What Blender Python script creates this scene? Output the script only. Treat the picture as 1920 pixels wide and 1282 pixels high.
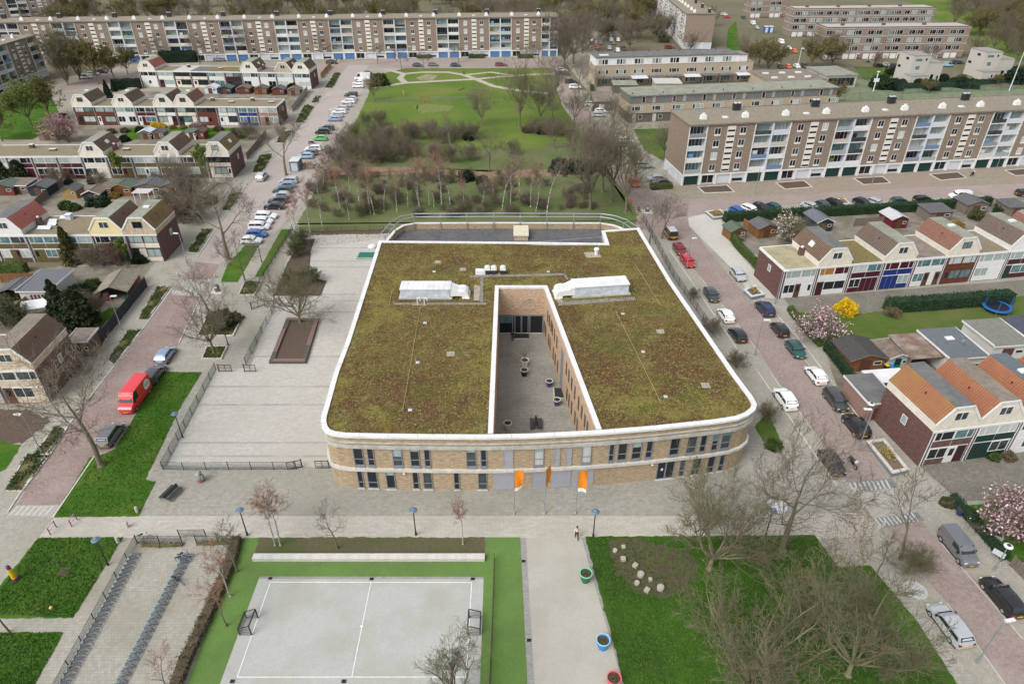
import bpy,math,random
import numpy as np
from mathutils import Vector,Matrix
random.seed(7)
sc=bpy.context.scene
COL=sc.collection
for o in list(bpy.data.objects):
	bpy.data.objects.remove(o)

CAM_H=57.0
PITCH=math.atan(0.66)
FPX,CU,CV=1270.0,960.0,641.0
cam_d=bpy.data.cameras.new("camera")
cam_d.sensor_width=36.0
cam_d.lens=36.0*FPX/1920.0
cam_d.clip_start=0.5
cam_d.clip_end=4000.0
cam=bpy.data.objects.new("camera",cam_d)
COL.objects.link(cam)
cam.location=(0,0,CAM_H)
cam.rotation_euler=(math.pi/2-PITCH,0,0)
sc.camera=cam
world=bpy.data.worlds.new("World")
sc.world=world
world.use_nodes=True
wn=world.node_tree
for n in list(wn.nodes):
	wn.nodes.remove(n)
sky=wn.nodes.new("ShaderNodeTexSky")
sky.sky_type='NISHITA'
sky.sun_disc=False
sky.sun_elevation=math.radians(48)
sky.sun_rotation=math.radians(225)
sky.air_density=1.0
sky.dust_density=4.0
hs=wn.nodes.new("ShaderNodeHueSaturation")
hs.inputs['Saturation'].default_value=0.3
bg=wn.nodes.new("ShaderNodeBackground")
bg.inputs['Strength'].default_value=0.145
wo=wn.nodes.new("ShaderNodeOutputWorld")
wn.links.new(sky.outputs[0],hs.inputs['Color'])
wn.links.new(hs.outputs[0],bg.inputs['Color'])
wn.links.new(bg.outputs[0],wo.inputs['Surface'])
sun_d=bpy.data.lights.new("sun",'SUN')
sun_d.energy=0.9
sun_d.angle=math.radians(35)
sun_d.color=(1.0,0.98,0.95)
sun=bpy.data.objects.new("sun",sun_d)
COL.objects.link(sun)
sun.rotation_euler=(math.radians(90-48),0,math.radians(180-225))
sc.view_settings.view_transform='Standard'
sc.view_settings.look='None'
sc.view_settings.exposure=0.66
sc.view_settings.gamma=1.0
sc.view_settings.use_curve_mapping=False
sc.cycles.max_bounces=5
sc.cycles.diffuse_bounces=3
sc.cycles.glossy_bounces=2
sc.cycles.transmission_bounces=2
sc.cycles.use_denoising=True
# ---------------------------------------------------------------- survey: photo pixel -> place on a level plane
_c,_s=math.cos(PITCH),math.sin(PITCH)
def G(u,v,z=0.0):
	a=(u-CU)/FPX
	b=(v-CV)/FPX
	dy,dz=_c-b*_s,-_s-b*_c
	t=(z-CAM_H)/dz
	return Vector((a*t,dy*t,z))
def ORD(i):
	w='first second third fourth fifth sixth seventh eighth ninth tenth eleventh twelfth thirteenth fourteenth fifteenth sixteenth seventeenth eighteenth nineteenth'.split()
	return w[i] if i<19 else('twentieth','thirtieth','fortieth')[(i-19)//10] if(i-19)%10==0 else('twenty-','thirty-','forty-')[(i-19)//10]+w[(i-20)%10]
def lerp(a,b,t):
	return a+(b-a)*t

MATS={}
def lin(c):
	"""sRGB 0-255 -> linear"""
	out=[]
	for x in c:
		x=x/255.0
		out.append(x/12.92 if x<=0.04045 else((x+0.055)/1.055)**2.4)
	return tuple(out)
def mat(name,col,rough=0.85,var=0.0,scale=3.0,bump=0.0,col2=None,metal=0.0,spec=0.35,stretch=None,detail=6.0,big=0.0,bigscale=0.08,col3=None,bumpscale=None,coat=0.0,contrast=0.5):
	"""colour + fine noise towards col2 + broad noise towards col3 (stains, growth), all in object space"""
	if name in MATS:
		return MATS[name]
	m=bpy.data.materials.new(name)
	m.use_nodes=True
	nt=m.node_tree
	bs=nt.nodes['Principled BSDF']
	bs.inputs['Base Color'].default_value=(*col,1)
	bs.inputs['Roughness'].default_value=rough
	bs.inputs['Metallic'].default_value=metal
	bs.inputs['Specular IOR Level'].default_value=spec
	if coat:
		bs.inputs['Coat Weight'].default_value=coat
		bs.inputs['Coat Roughness'].default_value=0.03
	if var or col2 or bump or col3:
		tc=nt.nodes.new("ShaderNodeTexCoord")
		vec=tc.outputs['Object']
		if stretch:
			mp=nt.nodes.new("ShaderNodeMapping")
			mp.inputs['Scale'].default_value=stretch
			nt.links.new(vec,mp.inputs[0])
			vec=mp.outputs[0]
		nz=nt.nodes.new("ShaderNodeTexNoise")
		nz.inputs['Scale'].default_value=scale
		nz.inputs['Detail'].default_value=detail
		nz.inputs['Roughness'].default_value=0.65
		nt.links.new(vec,nz.inputs['Vector'])
		ramp=nt.nodes.new("ShaderNodeMapRange")
		ramp.inputs['From Min'].default_value=0.5-0.5*contrast*0.55
		ramp.inputs['From Max'].default_value=0.5+0.5*contrast*0.55
		nt.links.new(nz.outputs['Fac'],ramp.inputs['Value'])
		mx=nt.nodes.new("ShaderNodeMix")
		mx.data_type='RGBA'
		if col2 is None:
			a=tuple(min(1,x*(1+var)) for x in col)
			b=tuple(x*(1-var) for x in col)
		else:
			a,b=col,col2
		mx.inputs[6].default_value=(*a,1)
		mx.inputs[7].default_value=(*b,1)
		nt.links.new(ramp.outputs[0],mx.inputs[0])
		out=mx.outputs[2]
		if col3 is not None:
			nb=nt.nodes.new("ShaderNodeTexNoise")
			nb.inputs['Scale'].default_value=bigscale
			nb.inputs['Detail'].default_value=7
			nb.inputs['Roughness'].default_value=0.6
			nt.links.new(tc.outputs['Object'],nb.inputs['Vector'])
			r2=nt.nodes.new("ShaderNodeMapRange")
			r2.inputs['From Min'].default_value=0.42
			r2.inputs['From Max'].default_value=0.68
			r2.inputs['To Max'].default_value=big
			nt.links.new(nb.outputs['Fac'],r2.inputs['Value'])
			m3=nt.nodes.new("ShaderNodeMix")
			m3.data_type='RGBA'
			m3.inputs[7].default_value=(*col3,1)
			nt.links.new(r2.outputs[0],m3.inputs[0])
			nt.links.new(out,m3.inputs[6])
			out=m3.outputs[2]
		nt.links.new(out,bs.inputs['Base Color'])
		if bump:
			bp=nt.nodes.new("ShaderNodeBump")
			bp.inputs['Strength'].default_value=bump
			bp.inputs['Distance'].default_value=0.05
			nt.links.new(nz.outputs['Fac'],bp.inputs['Height'])
			nt.links.new(bp.outputs[0],bs.inputs['Normal'])
	MATS[name]=m
	return m
def paver(name,c1,c2,joint,size=(0.6,0.4),rot=0.0,mortar=0.012,stain=None,stainamt=0.5,rough=0.9,stainscale=0.12,speck=0.12):
	"""paving: brick pattern laid in world metres, stone to stone tone changes, stains"""
	m=bpy.data.materials.new(name)
	m.use_nodes=True
	nt=m.node_tree
	bs=nt.nodes['Principled BSDF']
	bs.inputs['Roughness'].default_value=rough
	bs.inputs['Specular IOR Level'].default_value=0.25
	tc=nt.nodes.new("ShaderNodeTexCoord")
	mp=nt.nodes.new("ShaderNodeMapping")
	mp.inputs['Rotation'].default_value=(0,0,rot)
	nt.links.new(tc.outputs['Object'],mp.inputs[0])
	br=nt.nodes.new("ShaderNodeTexBrick")
	br.inputs['Scale'].default_value=1.0
	br.inputs['Brick Width'].default_value=size[0]
	br.inputs['Row Height'].default_value=size[1]
	br.inputs['Mortar Size'].default_value=mortar
	br.inputs['Mortar Smooth'].default_value=0.3
	br.inputs['Color1'].default_value=(*c1,1)
	br.inputs['Color2'].default_value=(*c2,1)
	br.inputs['Mortar'].default_value=(*joint,1)
	nt.links.new(mp.outputs[0],br.inputs['Vector'])
	out=br.outputs['Color']
	nz=nt.nodes.new("ShaderNodeTexNoise")
	nz.inputs['Scale'].default_value=2.2
	nz.inputs['Detail'].default_value=8
	nz.inputs['Roughness'].default_value=0.75
	nt.links.new(tc.outputs['Object'],nz.inputs['Vector'])
	mr=nt.nodes.new("ShaderNodeMapRange")
	mr.inputs['From Min'].default_value=0.3
	mr.inputs['From Max'].default_value=0.7
	mr.inputs['To Min'].default_value=1-speck
	mr.inputs['To Max'].default_value=1+speck
	nt.links.new(nz.outputs['Fac'],mr.inputs['Value'])
	mu=nt.nodes.new("ShaderNodeMix")
	mu.data_type='RGBA'
	mu.blend_type='MULTIPLY'
	mu.inputs[0].default_value=1
	nt.links.new(out,mu.inputs[6])
	nt.links.new(mr.outputs[0],mu.inputs[7])
	out=mu.outputs[2]
	if stain is not None:
		nb=nt.nodes.new("ShaderNodeTexNoise")
		nb.inputs['Scale'].default_value=stainscale
		nb.inputs['Detail'].default_value=8
		nb.inputs['Roughness'].default_value=0.62
		nt.links.new(tc.outputs['Object'],nb.inputs['Vector'])
		r2=nt.nodes.new("ShaderNodeMapRange")
		r2.inputs['From Min'].default_value=0.45
		r2.inputs['From Max'].default_value=0.7
		r2.inputs['To Max'].default_value=stainamt
		nt.links.new(nb.outputs['Fac'],r2.inputs['Value'])
		m3=nt.nodes.new("ShaderNodeMix")
		m3.data_type='RGBA'
		m3.inputs[7].default_value=(*stain,1)
		nt.links.new(r2.outputs[0],m3.inputs[0])
		nt.links.new(out,m3.inputs[6])
		out=m3.outputs[2]
	nt.links.new(out,bs.inputs['Base Color'])
	MATS[name]=m
	return m
def brickmat(name,c1,c2,joint,rough=0.9,bw=0.22,rh=0.075):
	"""brickwork for upright walls: courses from world height, run from the wall's own axis; plus blotches"""
	m=bpy.data.materials.new(name)
	m.use_nodes=True
	nt=m.node_tree
	bs=nt.nodes['Principled BSDF']
	bs.inputs['Roughness'].default_value=rough
	bs.inputs['Specular IOR Level'].default_value=0.2
	tc=nt.nodes.new("ShaderNodeTexCoord")
	sp=nt.nodes.new("ShaderNodeSeparateXYZ")
	nt.links.new(tc.outputs['Object'],sp.inputs[0])
	ad=nt.nodes.new("ShaderNodeMath")
	ad.operation='ADD'
	nt.links.new(sp.outputs[0],ad.inputs[0])
	nt.links.new(sp.outputs[1],ad.inputs[1])
	cb=nt.nodes.new("ShaderNodeCombineXYZ")
	nt.links.new(ad.outputs[0],cb.inputs[0])
	nt.links.new(sp.outputs[2],cb.inputs[1])
	br=nt.nodes.new("ShaderNodeTexBrick")
	br.inputs['Scale'].default_value=1.0
	br.inputs['Brick Width'].default_value=bw
	br.inputs['Row Height'].default_value=rh
	br.inputs['Mortar Size'].default_value=0.008
	br.inputs['Color1'].default_value=(*c1,1)
	br.inputs['Color2'].default_value=(*c2,1)
	br.inputs['Mortar'].default_value=(*joint,1)
	nt.links.new(cb.outputs[0],br.inputs['Vector'])
	nz=nt.nodes.new("ShaderNodeTexNoise")
	nz.inputs['Scale'].default_value=1.0
	nz.inputs['Detail'].default_value=6
	nz.inputs['Roughness'].default_value=0.7
	mp=nt.nodes.new("ShaderNodeMapping")
	mp.inputs['Scale'].default_value=(1.5,6.5,1)
	nt.links.new(cb.outputs[0],mp.inputs[0])
	nt.links.new(mp.outputs[0],nz.inputs['Vector'])
	mr=nt.nodes.new("ShaderNodeMapRange")
	mr.inputs['From Min'].default_value=0.33
	mr.inputs['From Max'].default_value=0.67
	mr.inputs['To Min'].default_value=0.55
	mr.inputs['To Max'].default_value=1.32
	nt.links.new(nz.outputs['Fac'],mr.inputs['Value'])
	mu=nt.nodes.new("ShaderNodeMix")
	mu.data_type='RGBA'
	mu.blend_type='MULTIPLY'
	mu.inputs[0].default_value=1
	nt.links.new(br.outputs['Color'],mu.inputs[6])
	nt.links.new(mr.outputs[0],mu.inputs[7])
	nt.links.new(mu.outputs[2],bs.inputs['Base Color'])
	bp=nt.nodes.new("ShaderNodeBump")
	bp.inputs['Strength'].default_value=0.5
	bp.inputs['Distance'].default_value=0.015
	nt.links.new(br.outputs['Fac'],bp.inputs['Height'])
	bp.invert=True
	nt.links.new(bp.outputs[0],bs.inputs['Normal'])
	MATS[name]=m
	return m
def leafmat(name,c1,c2,rough=0.7,scale=0.8):
	m=mat(name,c1,rough=rough,col2=c2,scale=scale,detail=4,spec=0.2,contrast=0.8)
	return m
WHITE=mat('white_paint',(0.64,0.64,0.62),0.5,var=0.07,scale=1.5)
COPING=mat('white_coping',(0.66,0.66,0.665),0.5,var=0.06,scale=0.8,col3=(0.50,0.50,0.48),big=0.6,bigscale=0.5)
CREAM=mat('cream_cladding',(0.64,0.60,0.515),0.7,var=0.06,scale=1.2,col3=(0.45,0.38,0.28),big=0.35,bigscale=0.6)
CREAMY=mat('cream_yellow_cladding',(0.66,0.56,0.32),0.7,var=0.06)
CREAMWOOD=mat('weathered_wood_cladding',(0.52,0.45,0.33),0.8,col2=(0.33,0.27,0.19),scale=1.0,stretch=(6,6,0.6))
CREAMDIRTY=mat('stained_cream_cladding',(0.62,0.56,0.44),0.8,col2=(0.36,0.27,0.18),scale=1.3,contrast=0.7)
CONCRETE=mat('concrete',(0.42,0.41,0.37),0.9,var=0.15,scale=2.0,col3=(0.26,0.27,0.22),big=0.7,bigscale=0.7)
CONC_LIGHT=mat('light_concrete',(0.52,0.50,0.45),0.9,var=0.12,scale=3.0,col3=(0.36,0.34,0.29),big=0.5,bigscale=0.9)
STEEL=mat('galvanised_steel',(0.34,0.37,0.40),0.45,metal=0.6,var=0.1)
DARKSTEEL=mat('dark_steel',(0.025,0.028,0.03),0.5,spec=0.4)
GREYFRAME=mat('grey_frame',(0.20,0.21,0.24),0.5)
GREYPANEL=mat('grey_metal_panel',(0.30,0.31,0.34),0.45,var=0.06,scale=1.0)
LIGHTGREY=mat('light_grey_panel',(0.52,0.55,0.60),0.5,var=0.06)
BLACK=mat('black_plastic',(0.012,0.012,0.013),0.45)
RUBBER=mat('tyre_rubber',(0.02,0.02,0.021),0.85)
GL_DARK=mat('glass_dark',(0.012,0.016,0.02),0.06,spec=0.5)
GL_MID=mat('glass_dim',(0.06,0.075,0.08),0.08,spec=0.5,col2=(0.025,0.03,0.035),scale=0.9)
GL_PALE=mat('glass_with_pale_curtain',(0.34,0.41,0.39),0.12,spec=0.5,col2=(0.22,0.28,0.27),scale=1.6,stretch=(5,5,0.2))
GL_WHITE=mat('glass_with_white_curtain',(0.52,0.55,0.53),0.12,spec=0.5,col2=(0.36,0.40,0.39),scale=1.6,stretch=(5,5,0.2))
GL_TEAL=mat('glass_teal',(0.14,0.24,0.25),0.08,spec=0.5,col2=(0.06,0.12,0.13),scale=0.8)
GL_CAR=mat('car_glass',(0.018,0.026,0.03),0.04,spec=0.6)
GLASSES=[GL_DARK,GL_MID,GL_PALE,GL_MID,GL_TEAL,GL_WHITE,GL_PALE]
BRICK_SCHOOL=brickmat('school_brick',(0.47,0.36,0.225),(0.355,0.26,0.155),(0.32,0.27,0.21))
BRICK_COURT_LIT=brickmat('lit_courtyard_brick',(0.56,0.40,0.27),(0.48,0.33,0.215),(0.42,0.34,0.26))  # school brick in a paler copy; light on the courtyard wall is painted in
BRICK_RED=brickmat('red_brown_brick',(0.155,0.072,0.058),(0.10,0.05,0.042),(0.16,0.13,0.12))
BRICK_BROWN=brickmat('brown_brick',(0.155,0.095,0.075),(0.11,0.068,0.055),(0.17,0.14,0.12))
BRICK_FLAT=brickmat('flats_brick',(0.265,0.205,0.155),(0.225,0.172,0.13),(0.25,0.215,0.175))
BRICK_PINK=brickmat('pink_brick',(0.28,0.215,0.175),(0.235,0.175,0.145),(0.26,0.22,0.19))
BRICK_BEIGE=brickmat('beige_brick',(0.44,0.37,0.27),(0.38,0.32,0.235),(0.38,0.33,0.26))
GRAVEL=mat('roof_gravel',(0.27,0.225,0.155),0.95,col2=(0.125,0.10,0.068),scale=3.0,bump=0.6,col3=(0.20,0.18,0.09),big=0.7,bigscale=0.25,contrast=0.9,detail=10)
GRAVEL_PALE=mat('pale_roof_gravel',(0.46,0.42,0.28),0.95,col2=(0.22,0.19,0.11),scale=4.0,bump=0.6,col3=(0.17,0.15,0.10),big=0.75,bigscale=0.35,contrast=0.9)
GRAVEL_FLAT=mat('flats_roof_gravel',(0.285,0.25,0.19),0.95,col2=(0.145,0.125,0.092),scale=1.6,bump=0.6,contrast=0.9,detail=10)
BITUMEN=mat('bitumen_roof',(0.11,0.115,0.115),0.85,var=0.15,scale=1.5,col3=(0.20,0.19,0.17),big=0.6,bigscale=0.4)
BITUMEN_GREEN=mat('greenish_bitumen',(0.24,0.25,0.20),0.9,var=0.15,scale=1.5,col3=(0.15,0.14,0.10),big=0.6,bigscale=0.4)
BITUMEN_BROWN=mat('brown_bitumen',(0.21,0.175,0.14),0.9,var=0.2,scale=1.5,col3=(0.13,0.11,0.09),big=0.6,bigscale=0.4)
MOSSROOF=mat('mossy_roof',(0.20,0.17,0.06),0.95,col2=(0.11,0.09,0.04),scale=2.0,bump=0.6)
TILE_BROWN=mat('brown_roof_tiles',(0.17,0.105,0.075),0.85,col2=(0.10,0.065,0.05),scale=1.4,col3=(0.16,0.13,0.06),big=0.4,bigscale=0.4,contrast=0.8)
TILE_DARK=mat('dark_brown_roof_tiles',(0.155,0.11,0.085),0.85,col2=(0.10,0.072,0.058),scale=1.4,contrast=0.8)
TILE_ORANGE=mat('orange_roof_tiles',(0.31,0.12,0.062),0.8,col2=(0.21,0.08,0.042),scale=2.2,contrast=0.8,col3=(0.30,0.17,0.05),big=0.35,bigscale=0.35)
TILE_ORANGE_MOSS=mat('lichened_orange_tiles',(0.30,0.125,0.062),0.8,col2=(0.21,0.085,0.045),scale=2.2,contrast=0.8,col3=(0.27,0.17,0.035),big=0.8,bigscale=0.30)
TILE_RED=mat('red_roof_tiles',(0.42,0.13,0.10),0.7,col2=(0.33,0.10,0.075),scale=2.0)
TILE_TERRA=mat('terracotta_roof_tiles',(0.235,0.112,0.078),0.8,col2=(0.165,0.08,0.056),scale=2.0)
TILE_MOSS=mat('mossy_brown_tiles',(0.20,0.13,0.06),0.85,col2=(0.13,0.085,0.045),scale=1.2,col3=(0.23,0.19,0.05),big=0.8,bigscale=0.5)
WOOD=mat('stained_wood',(0.27,0.125,0.04),0.8,col2=(0.16,0.07,0.025),scale=1.5,stretch=(4,4,0.5))
WOODGREY=mat('grey_wood',(0.20,0.165,0.13),0.9,col2=(0.12,0.10,0.08),scale=1.5,stretch=(5,5,0.5))
WOODPALE=mat('pale_wood',(0.40,0.29,0.15),0.85,col2=(0.28,0.20,0.10),scale=1.5,stretch=(5,5,0.5))
WOODRED=mat('red_brown_wood',(0.12,0.032,0.02),0.7,var=0.15)
MAROON=mat('maroon_panel',(0.055,0.010,0.016),0.5)
NAVY=mat('blue_panel',(0.012,0.028,0.15),0.45)
OLIVE=mat('olive_panel',(0.10,0.082,0.03),0.6)
DKGREEN=mat('dark_green_panel',(0.008,0.035,0.03),0.45)
BROWNDOOR=mat('brown_door',(0.10,0.045,0.025),0.5)
OCHRE=mat('ochre_panel',(0.30,0.15,0.03),0.6)
FELT=mat('roofing_felt',(0.10,0.10,0.105),0.95,var=0.25,scale=3.0,bump=0.3)
FELTGREEN=mat('green_roofing_felt',(0.085,0.115,0.09),0.95,var=0.2,scale=3.0)
FELTBROWN=mat('brown_roofing_felt',(0.12,0.095,0.075),0.95,col2=(0.19,0.155,0.12),scale=1.2)
RUSTROOF=mat('weathered_sheet_roof',(0.21,0.145,0.105),0.9,col2=(0.12,0.08,0.055),scale=1.5,stretch=(0.4,4,1),col3=(0.34,0.31,0.28),big=0.8,bigscale=0.5)
BARK=mat('bark',(0.19,0.17,0.115),0.95,col2=(0.10,0.09,0.06),scale=3.0,stretch=(2,2,0.5),contrast=0.9)
BARKGREEN=mat('greenish_bark',(0.24,0.23,0.13),0.95,col2=(0.13,0.125,0.07),scale=3.0,contrast=0.9)
TWIG_GREEN=mat('greenish_twigs',(0.20,0.185,0.105),0.9,col2=(0.095,0.088,0.05),scale=0.9,contrast=0.9)
TWIG_BROWN=mat('brown_twigs',(0.215,0.18,0.13),0.9,col2=(0.11,0.09,0.065),scale=0.9,contrast=0.9)
TWIG_RED=mat('reddish_twigs',(0.33,0.185,0.13),0.9,col2=(0.22,0.12,0.085),scale=0.9)
TWIG_PURPLE=mat('purplish_twigs',(0.21,0.17,0.13),0.9,col2=(0.12,0.095,0.072),scale=0.9)
BIRCH=mat('birch_bark',(0.60,0.57,0.52),0.85,col2=(0.07,0.065,0.06),scale=2.5,stretch=(1,1,3.0),contrast=0.35)
LEAF_SPRING=leafmat('spring_leaves',(0.16,0.22,0.035),(0.09,0.13,0.03))
LEAF_OLIVE=leafmat('olive_buds',(0.17,0.155,0.045),(0.10,0.09,0.035))
LEAF_CONIFER=leafmat('conifer_needles',(0.045,0.065,0.026),(0.022,0.034,0.016))
LEAF_CONIFER_B=leafmat('bronze_conifer_needles',(0.095,0.085,0.022),(0.045,0.05,0.018))
LEAF_DARK=leafmat('dark_evergreen',(0.022,0.045,0.024),(0.012,0.024,0.014))
LEAF_HEDGE=leafmat('hedge_leaves',(0.030,0.062,0.026),(0.016,0.034,0.017))
LEAF_HEDGE2=leafmat('bright_hedge_leaves',(0.075,0.115,0.025),(0.035,0.06,0.018))
LEAF_SHRUB=leafmat('shrub_leaves',(0.085,0.10,0.035),(0.045,0.05,0.022))
LEAF_YELLOW=leafmat('forsythia_flowers',(0.70,0.48,0.01),(0.50,0.32,0.01))
LEAF_PINK=leafmat('cherry_blossom',(0.50,0.30,0.32),(0.34,0.19,0.21))
LEAF_MAGNOLIA=leafmat('magnolia_blossom',(0.70,0.52,0.55),(0.58,0.36,0.42))
LEAF_WHITE=leafmat('white_blossom',(0.70,0.62,0.55),(0.55,0.45,0.40))
LEAF_RED=leafmat('dark_red_leaves',(0.12,0.025,0.03),(0.06,0.02,0.02))
SOIL=mat('bare_soil',(0.115,0.082,0.058),0.97,col2=(0.065,0.047,0.035),scale=3.0,bump=0.5,contrast=0.9,detail=10)
# ---------------------------------------------------------------- mesh builder
class MB:
	def __init__(s):
		s.v,s.f=[],[]
	def add(s,vs,fs):
		n=len(s.v)
		s.v.extend(vs)
		s.f.extend([tuple(i+n for i in q) for q in fs])
		return s
	def box(s,x0,x1,y0,y1,z0,z1):
		return s.add([(x0,y0,z0),(x1,y0,z0),(x1,y1,z0),(x0,y1,z0),(x0,y0,z1),(x1,y0,z1),(x1,y1,z1),(x0,y1,z1)],[(0,3,2,1),(4,5,6,7),(0,1,5,4),(1,2,6,5),(2,3,7,6),(3,0,4,7)])
	def obox(s,c,ux,hx,hy,z0,z1):
		"""box about c, local x along unit ux (2-D), half sizes"""
		uy=(-ux[1],ux[0])
		P=[]
		for z in(z0,z1):
			for a,b in((-1,-1),(1,-1),(1,1),(-1,1)):
				P.append((c[0]+ux[0]*hx*a+uy[0]*hy*b,c[1]+ux[1]*hx*a+uy[1]*hy*b,z))
		return s.add(P,[(0,3,2,1),(4,5,6,7),(0,1,5,4),(1,2,6,5),(2,3,7,6),(3,0,4,7)])
	def bar(s,p,q,t,h=None):
		"""rectangular bar from p to q (3-D), thickness t (square), centred"""
		return s.tube(p,q,t*0.7071,t*0.7071,4,cap=True)
	def tube(s,p,q,r0,r1,n=6,cap=False):
		p,q=Vector(p),Vector(q)
		d=(q-p)
		if d.length<1e-6:
			return s
		d.normalize()
		a=d.orthogonal().normalized() if abs(d.z)<0.999 else Vector((0.7071,0.7071,0))
		if abs(d.z)<0.999:
			a=Vector((0,0,1)).cross(d).normalized()
			a=(a+d.cross(a)).normalized()
		b=d.cross(a)
		base=len(s.v)
		for c,r in((p,r0),(q,r1)):
			for k in range(n):
				t=2*math.pi*k/n
				w=c+a*(math.cos(t)*r)+b*(math.sin(t)*r)
				s.v.append((w.x,w.y,w.z))
		for k in range(n):
			j=(k+1)%n
			s.f.append((base+k,base+j,base+n+j,base+n+k))
		if cap:
			s.f.append(tuple(base+k for k in range(n-1,-1,-1)))
			s.f.append(tuple(base+n+k for k in range(n)))
		return s
	def prism(s,poly,z0,z1,bottom=True):
		"""poly: list of (x,y) counter-clockwise"""
		n=len(poly)
		a=sum(poly[i][0]*poly[(i+1)%n][1]-poly[(i+1)%n][0]*poly[i][1] for i in range(n))
		if a<0:
			poly=list(reversed(poly))
		vs=[(p[0],p[1],z0) for p in poly]+[(p[0],p[1],z1) for p in poly]
		fs=[tuple(range(n,2*n))]
		if bottom:
			fs.append(tuple(range(n-1,-1,-1)))
		for i in range(n):
			j=(i+1)%n
			fs.append((i,j,n+j,n+i))
		return s.add(vs,fs)
	def flat(s,poly,z):
		n=len(poly)
		a=sum(poly[i][0]*poly[(i+1)%n][1]-poly[(i+1)%n][0]*poly[i][1] for i in range(n))
		if a<0:
			poly=list(reversed(poly))
		return s.add([(p[0],p[1],z) for p in poly],[tuple(range(n))])
	def xprism(s,prof,y0,y1):
		"""profile in x-z extruded along y"""
		n=len(prof)
		a=sum(prof[i][0]*prof[(i+1)%n][1]-prof[(i+1)%n][0]*prof[i][1] for i in range(n))
		if a<0:
			prof=list(reversed(prof))
		vs=[(p[0],y0,p[1]) for p in prof]+[(p[0],y1,p[1]) for p in prof]
		fs=[tuple(range(n)),tuple(range(2*n-1,n-1,-1))]
		for i in range(n):
			j=(i+1)%n
			fs.append((j,i,n+i,n+j))
		return s.add(vs,fs)
	def lathe(s,prof,n=16,c=(0,0),cap=True):
		"""prof: (r,z) from bottom to top"""
		base=len(s.v)
		for r,z in prof:
			for k in range(n):
				t=2*math.pi*k/n
				s.v.append((c[0]+r*math.cos(t),c[1]+r*math.sin(t),z))
		for i in range(len(prof)-1):
			for k in range(n):
				j=(k+1)%n
				s.f.append((base+i*n+k,base+i*n+j,base+(i+1)*n+j,base+(i+1)*n+k))
		if not cap:
			return s
		s.f.append(tuple(base+k for k in range(n-1,-1,-1)))
		m=base+(len(prof)-1)*n
		s.f.append(tuple(m+k for k in range(n)))
		return s
	def mesh(s,name,m,smooth=False):
		me=bpy.data.meshes.new(name)
		me.from_pydata(s.v,[],s.f)
		me.materials.append(m)
		if smooth:
			me.polygons.foreach_set('use_smooth',[True]*len(me.polygons))
		return me
	def build(s,name,m,parent=None,loc=None,rot=None,smooth=False):
		return put(name,s.mesh(name,m,smooth),parent,loc,rot)
def put(name,me,parent=None,loc=None,rot=None):
	o=bpy.data.objects.new(name,me)
	COL.objects.link(o)
	if parent is not None:
		o.parent=parent
	if loc is not None:
		o.location=loc
	if rot is not None:
		o.rotation_euler=rot if hasattr(rot,'__len__') else(0,0,rot)
	return o
def tag(o,label=None,cat=None,group=None,kind=None):
	if label:
		o['label']=label
	if cat:
		o['category']=cat
	if group:
		o['group']=group
	if kind:
		o['kind']=kind
	return o
def thing(name,label,cat,loc=(0,0,0),rz=0.0,group=None):
	o=bpy.data.objects.new(name,None)
	o.empty_display_size=0.2
	COL.objects.link(o)
	o.location=(loc[0],loc[1],loc[2] if len(loc)>2 else 0.0)
	o.rotation_euler=(0,0,rz)
	return tag(o,label,cat,group)
def dup(root,loc,rz=0.0,label=None,group=None,scale=None):
	r=root.copy()
	COL.objects.link(r)
	r.location=(loc[0],loc[1],loc[2] if len(loc)>2 else 0.0)
	r.rotation_euler=(0,0,rz)
	if scale is not None:
		r.scale=(scale,scale,scale) if not hasattr(scale,'__len__') else scale
	if label:
		r['label']=label
	if group:
		r['group']=group
	for ch in CH[root.name]:
		c=ch.copy()
		COL.objects.link(c)
		c.parent=r
		for g in CH.get(ch.name,()):
			d=g.copy()
			COL.objects.link(d)
			d.parent=c
	return r
CH={}
def freeze(root):
	"""remember a prototype's parts for dup()"""
	CH[root.name]=list(root.children)
	for ch in CH[root.name]:
		CH[ch.name]=list(ch.children)
	return root
LAYER=0.004
RAGGED={'lawn':0.045,'garden_lawn':0.06,'bare_soil_patch':0.22,'wood_floor':0.3,'leaf_litter_path':0.3,'planting_bed':0.05,'park_lawn':0.1,'sandy_patch':0.25,'schoolyard_edge':0.15,'garden_bed':0.15}
def ground(name,m,pix,layer,kind='structure',thick=None,label=None,cat=None):
	poly=[tuple(G(u,v)[:2]) for u,v in pix]
	if name in RAGGED:
		rr,out=random.Random(int(abs(poly[0][0]*31))),[]
		for i,a in enumerate(poly):
			c=poly[(i+1)%len(poly)]
			L=math.hypot(c[0]-a[0],c[1]-a[1])
			n=max(1,min(90,int(L/0.4)))
			for k in range(n):
				w=RAGGED[name] if k else 0
				out.append((lerp(a[0],c[0],k/n)+rr.gauss(0,w),lerp(a[1],c[1],k/n)+rr.gauss(0,w)))
		poly=out
	b=MB()
	if thick:
		b.prism(poly,0.0,thick,bottom=False)
	else:
		b.flat(poly,layer*LAYER)
	o=b.build(name,m)
	tag(o,label,cat,kind=kind)
	return o

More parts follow.
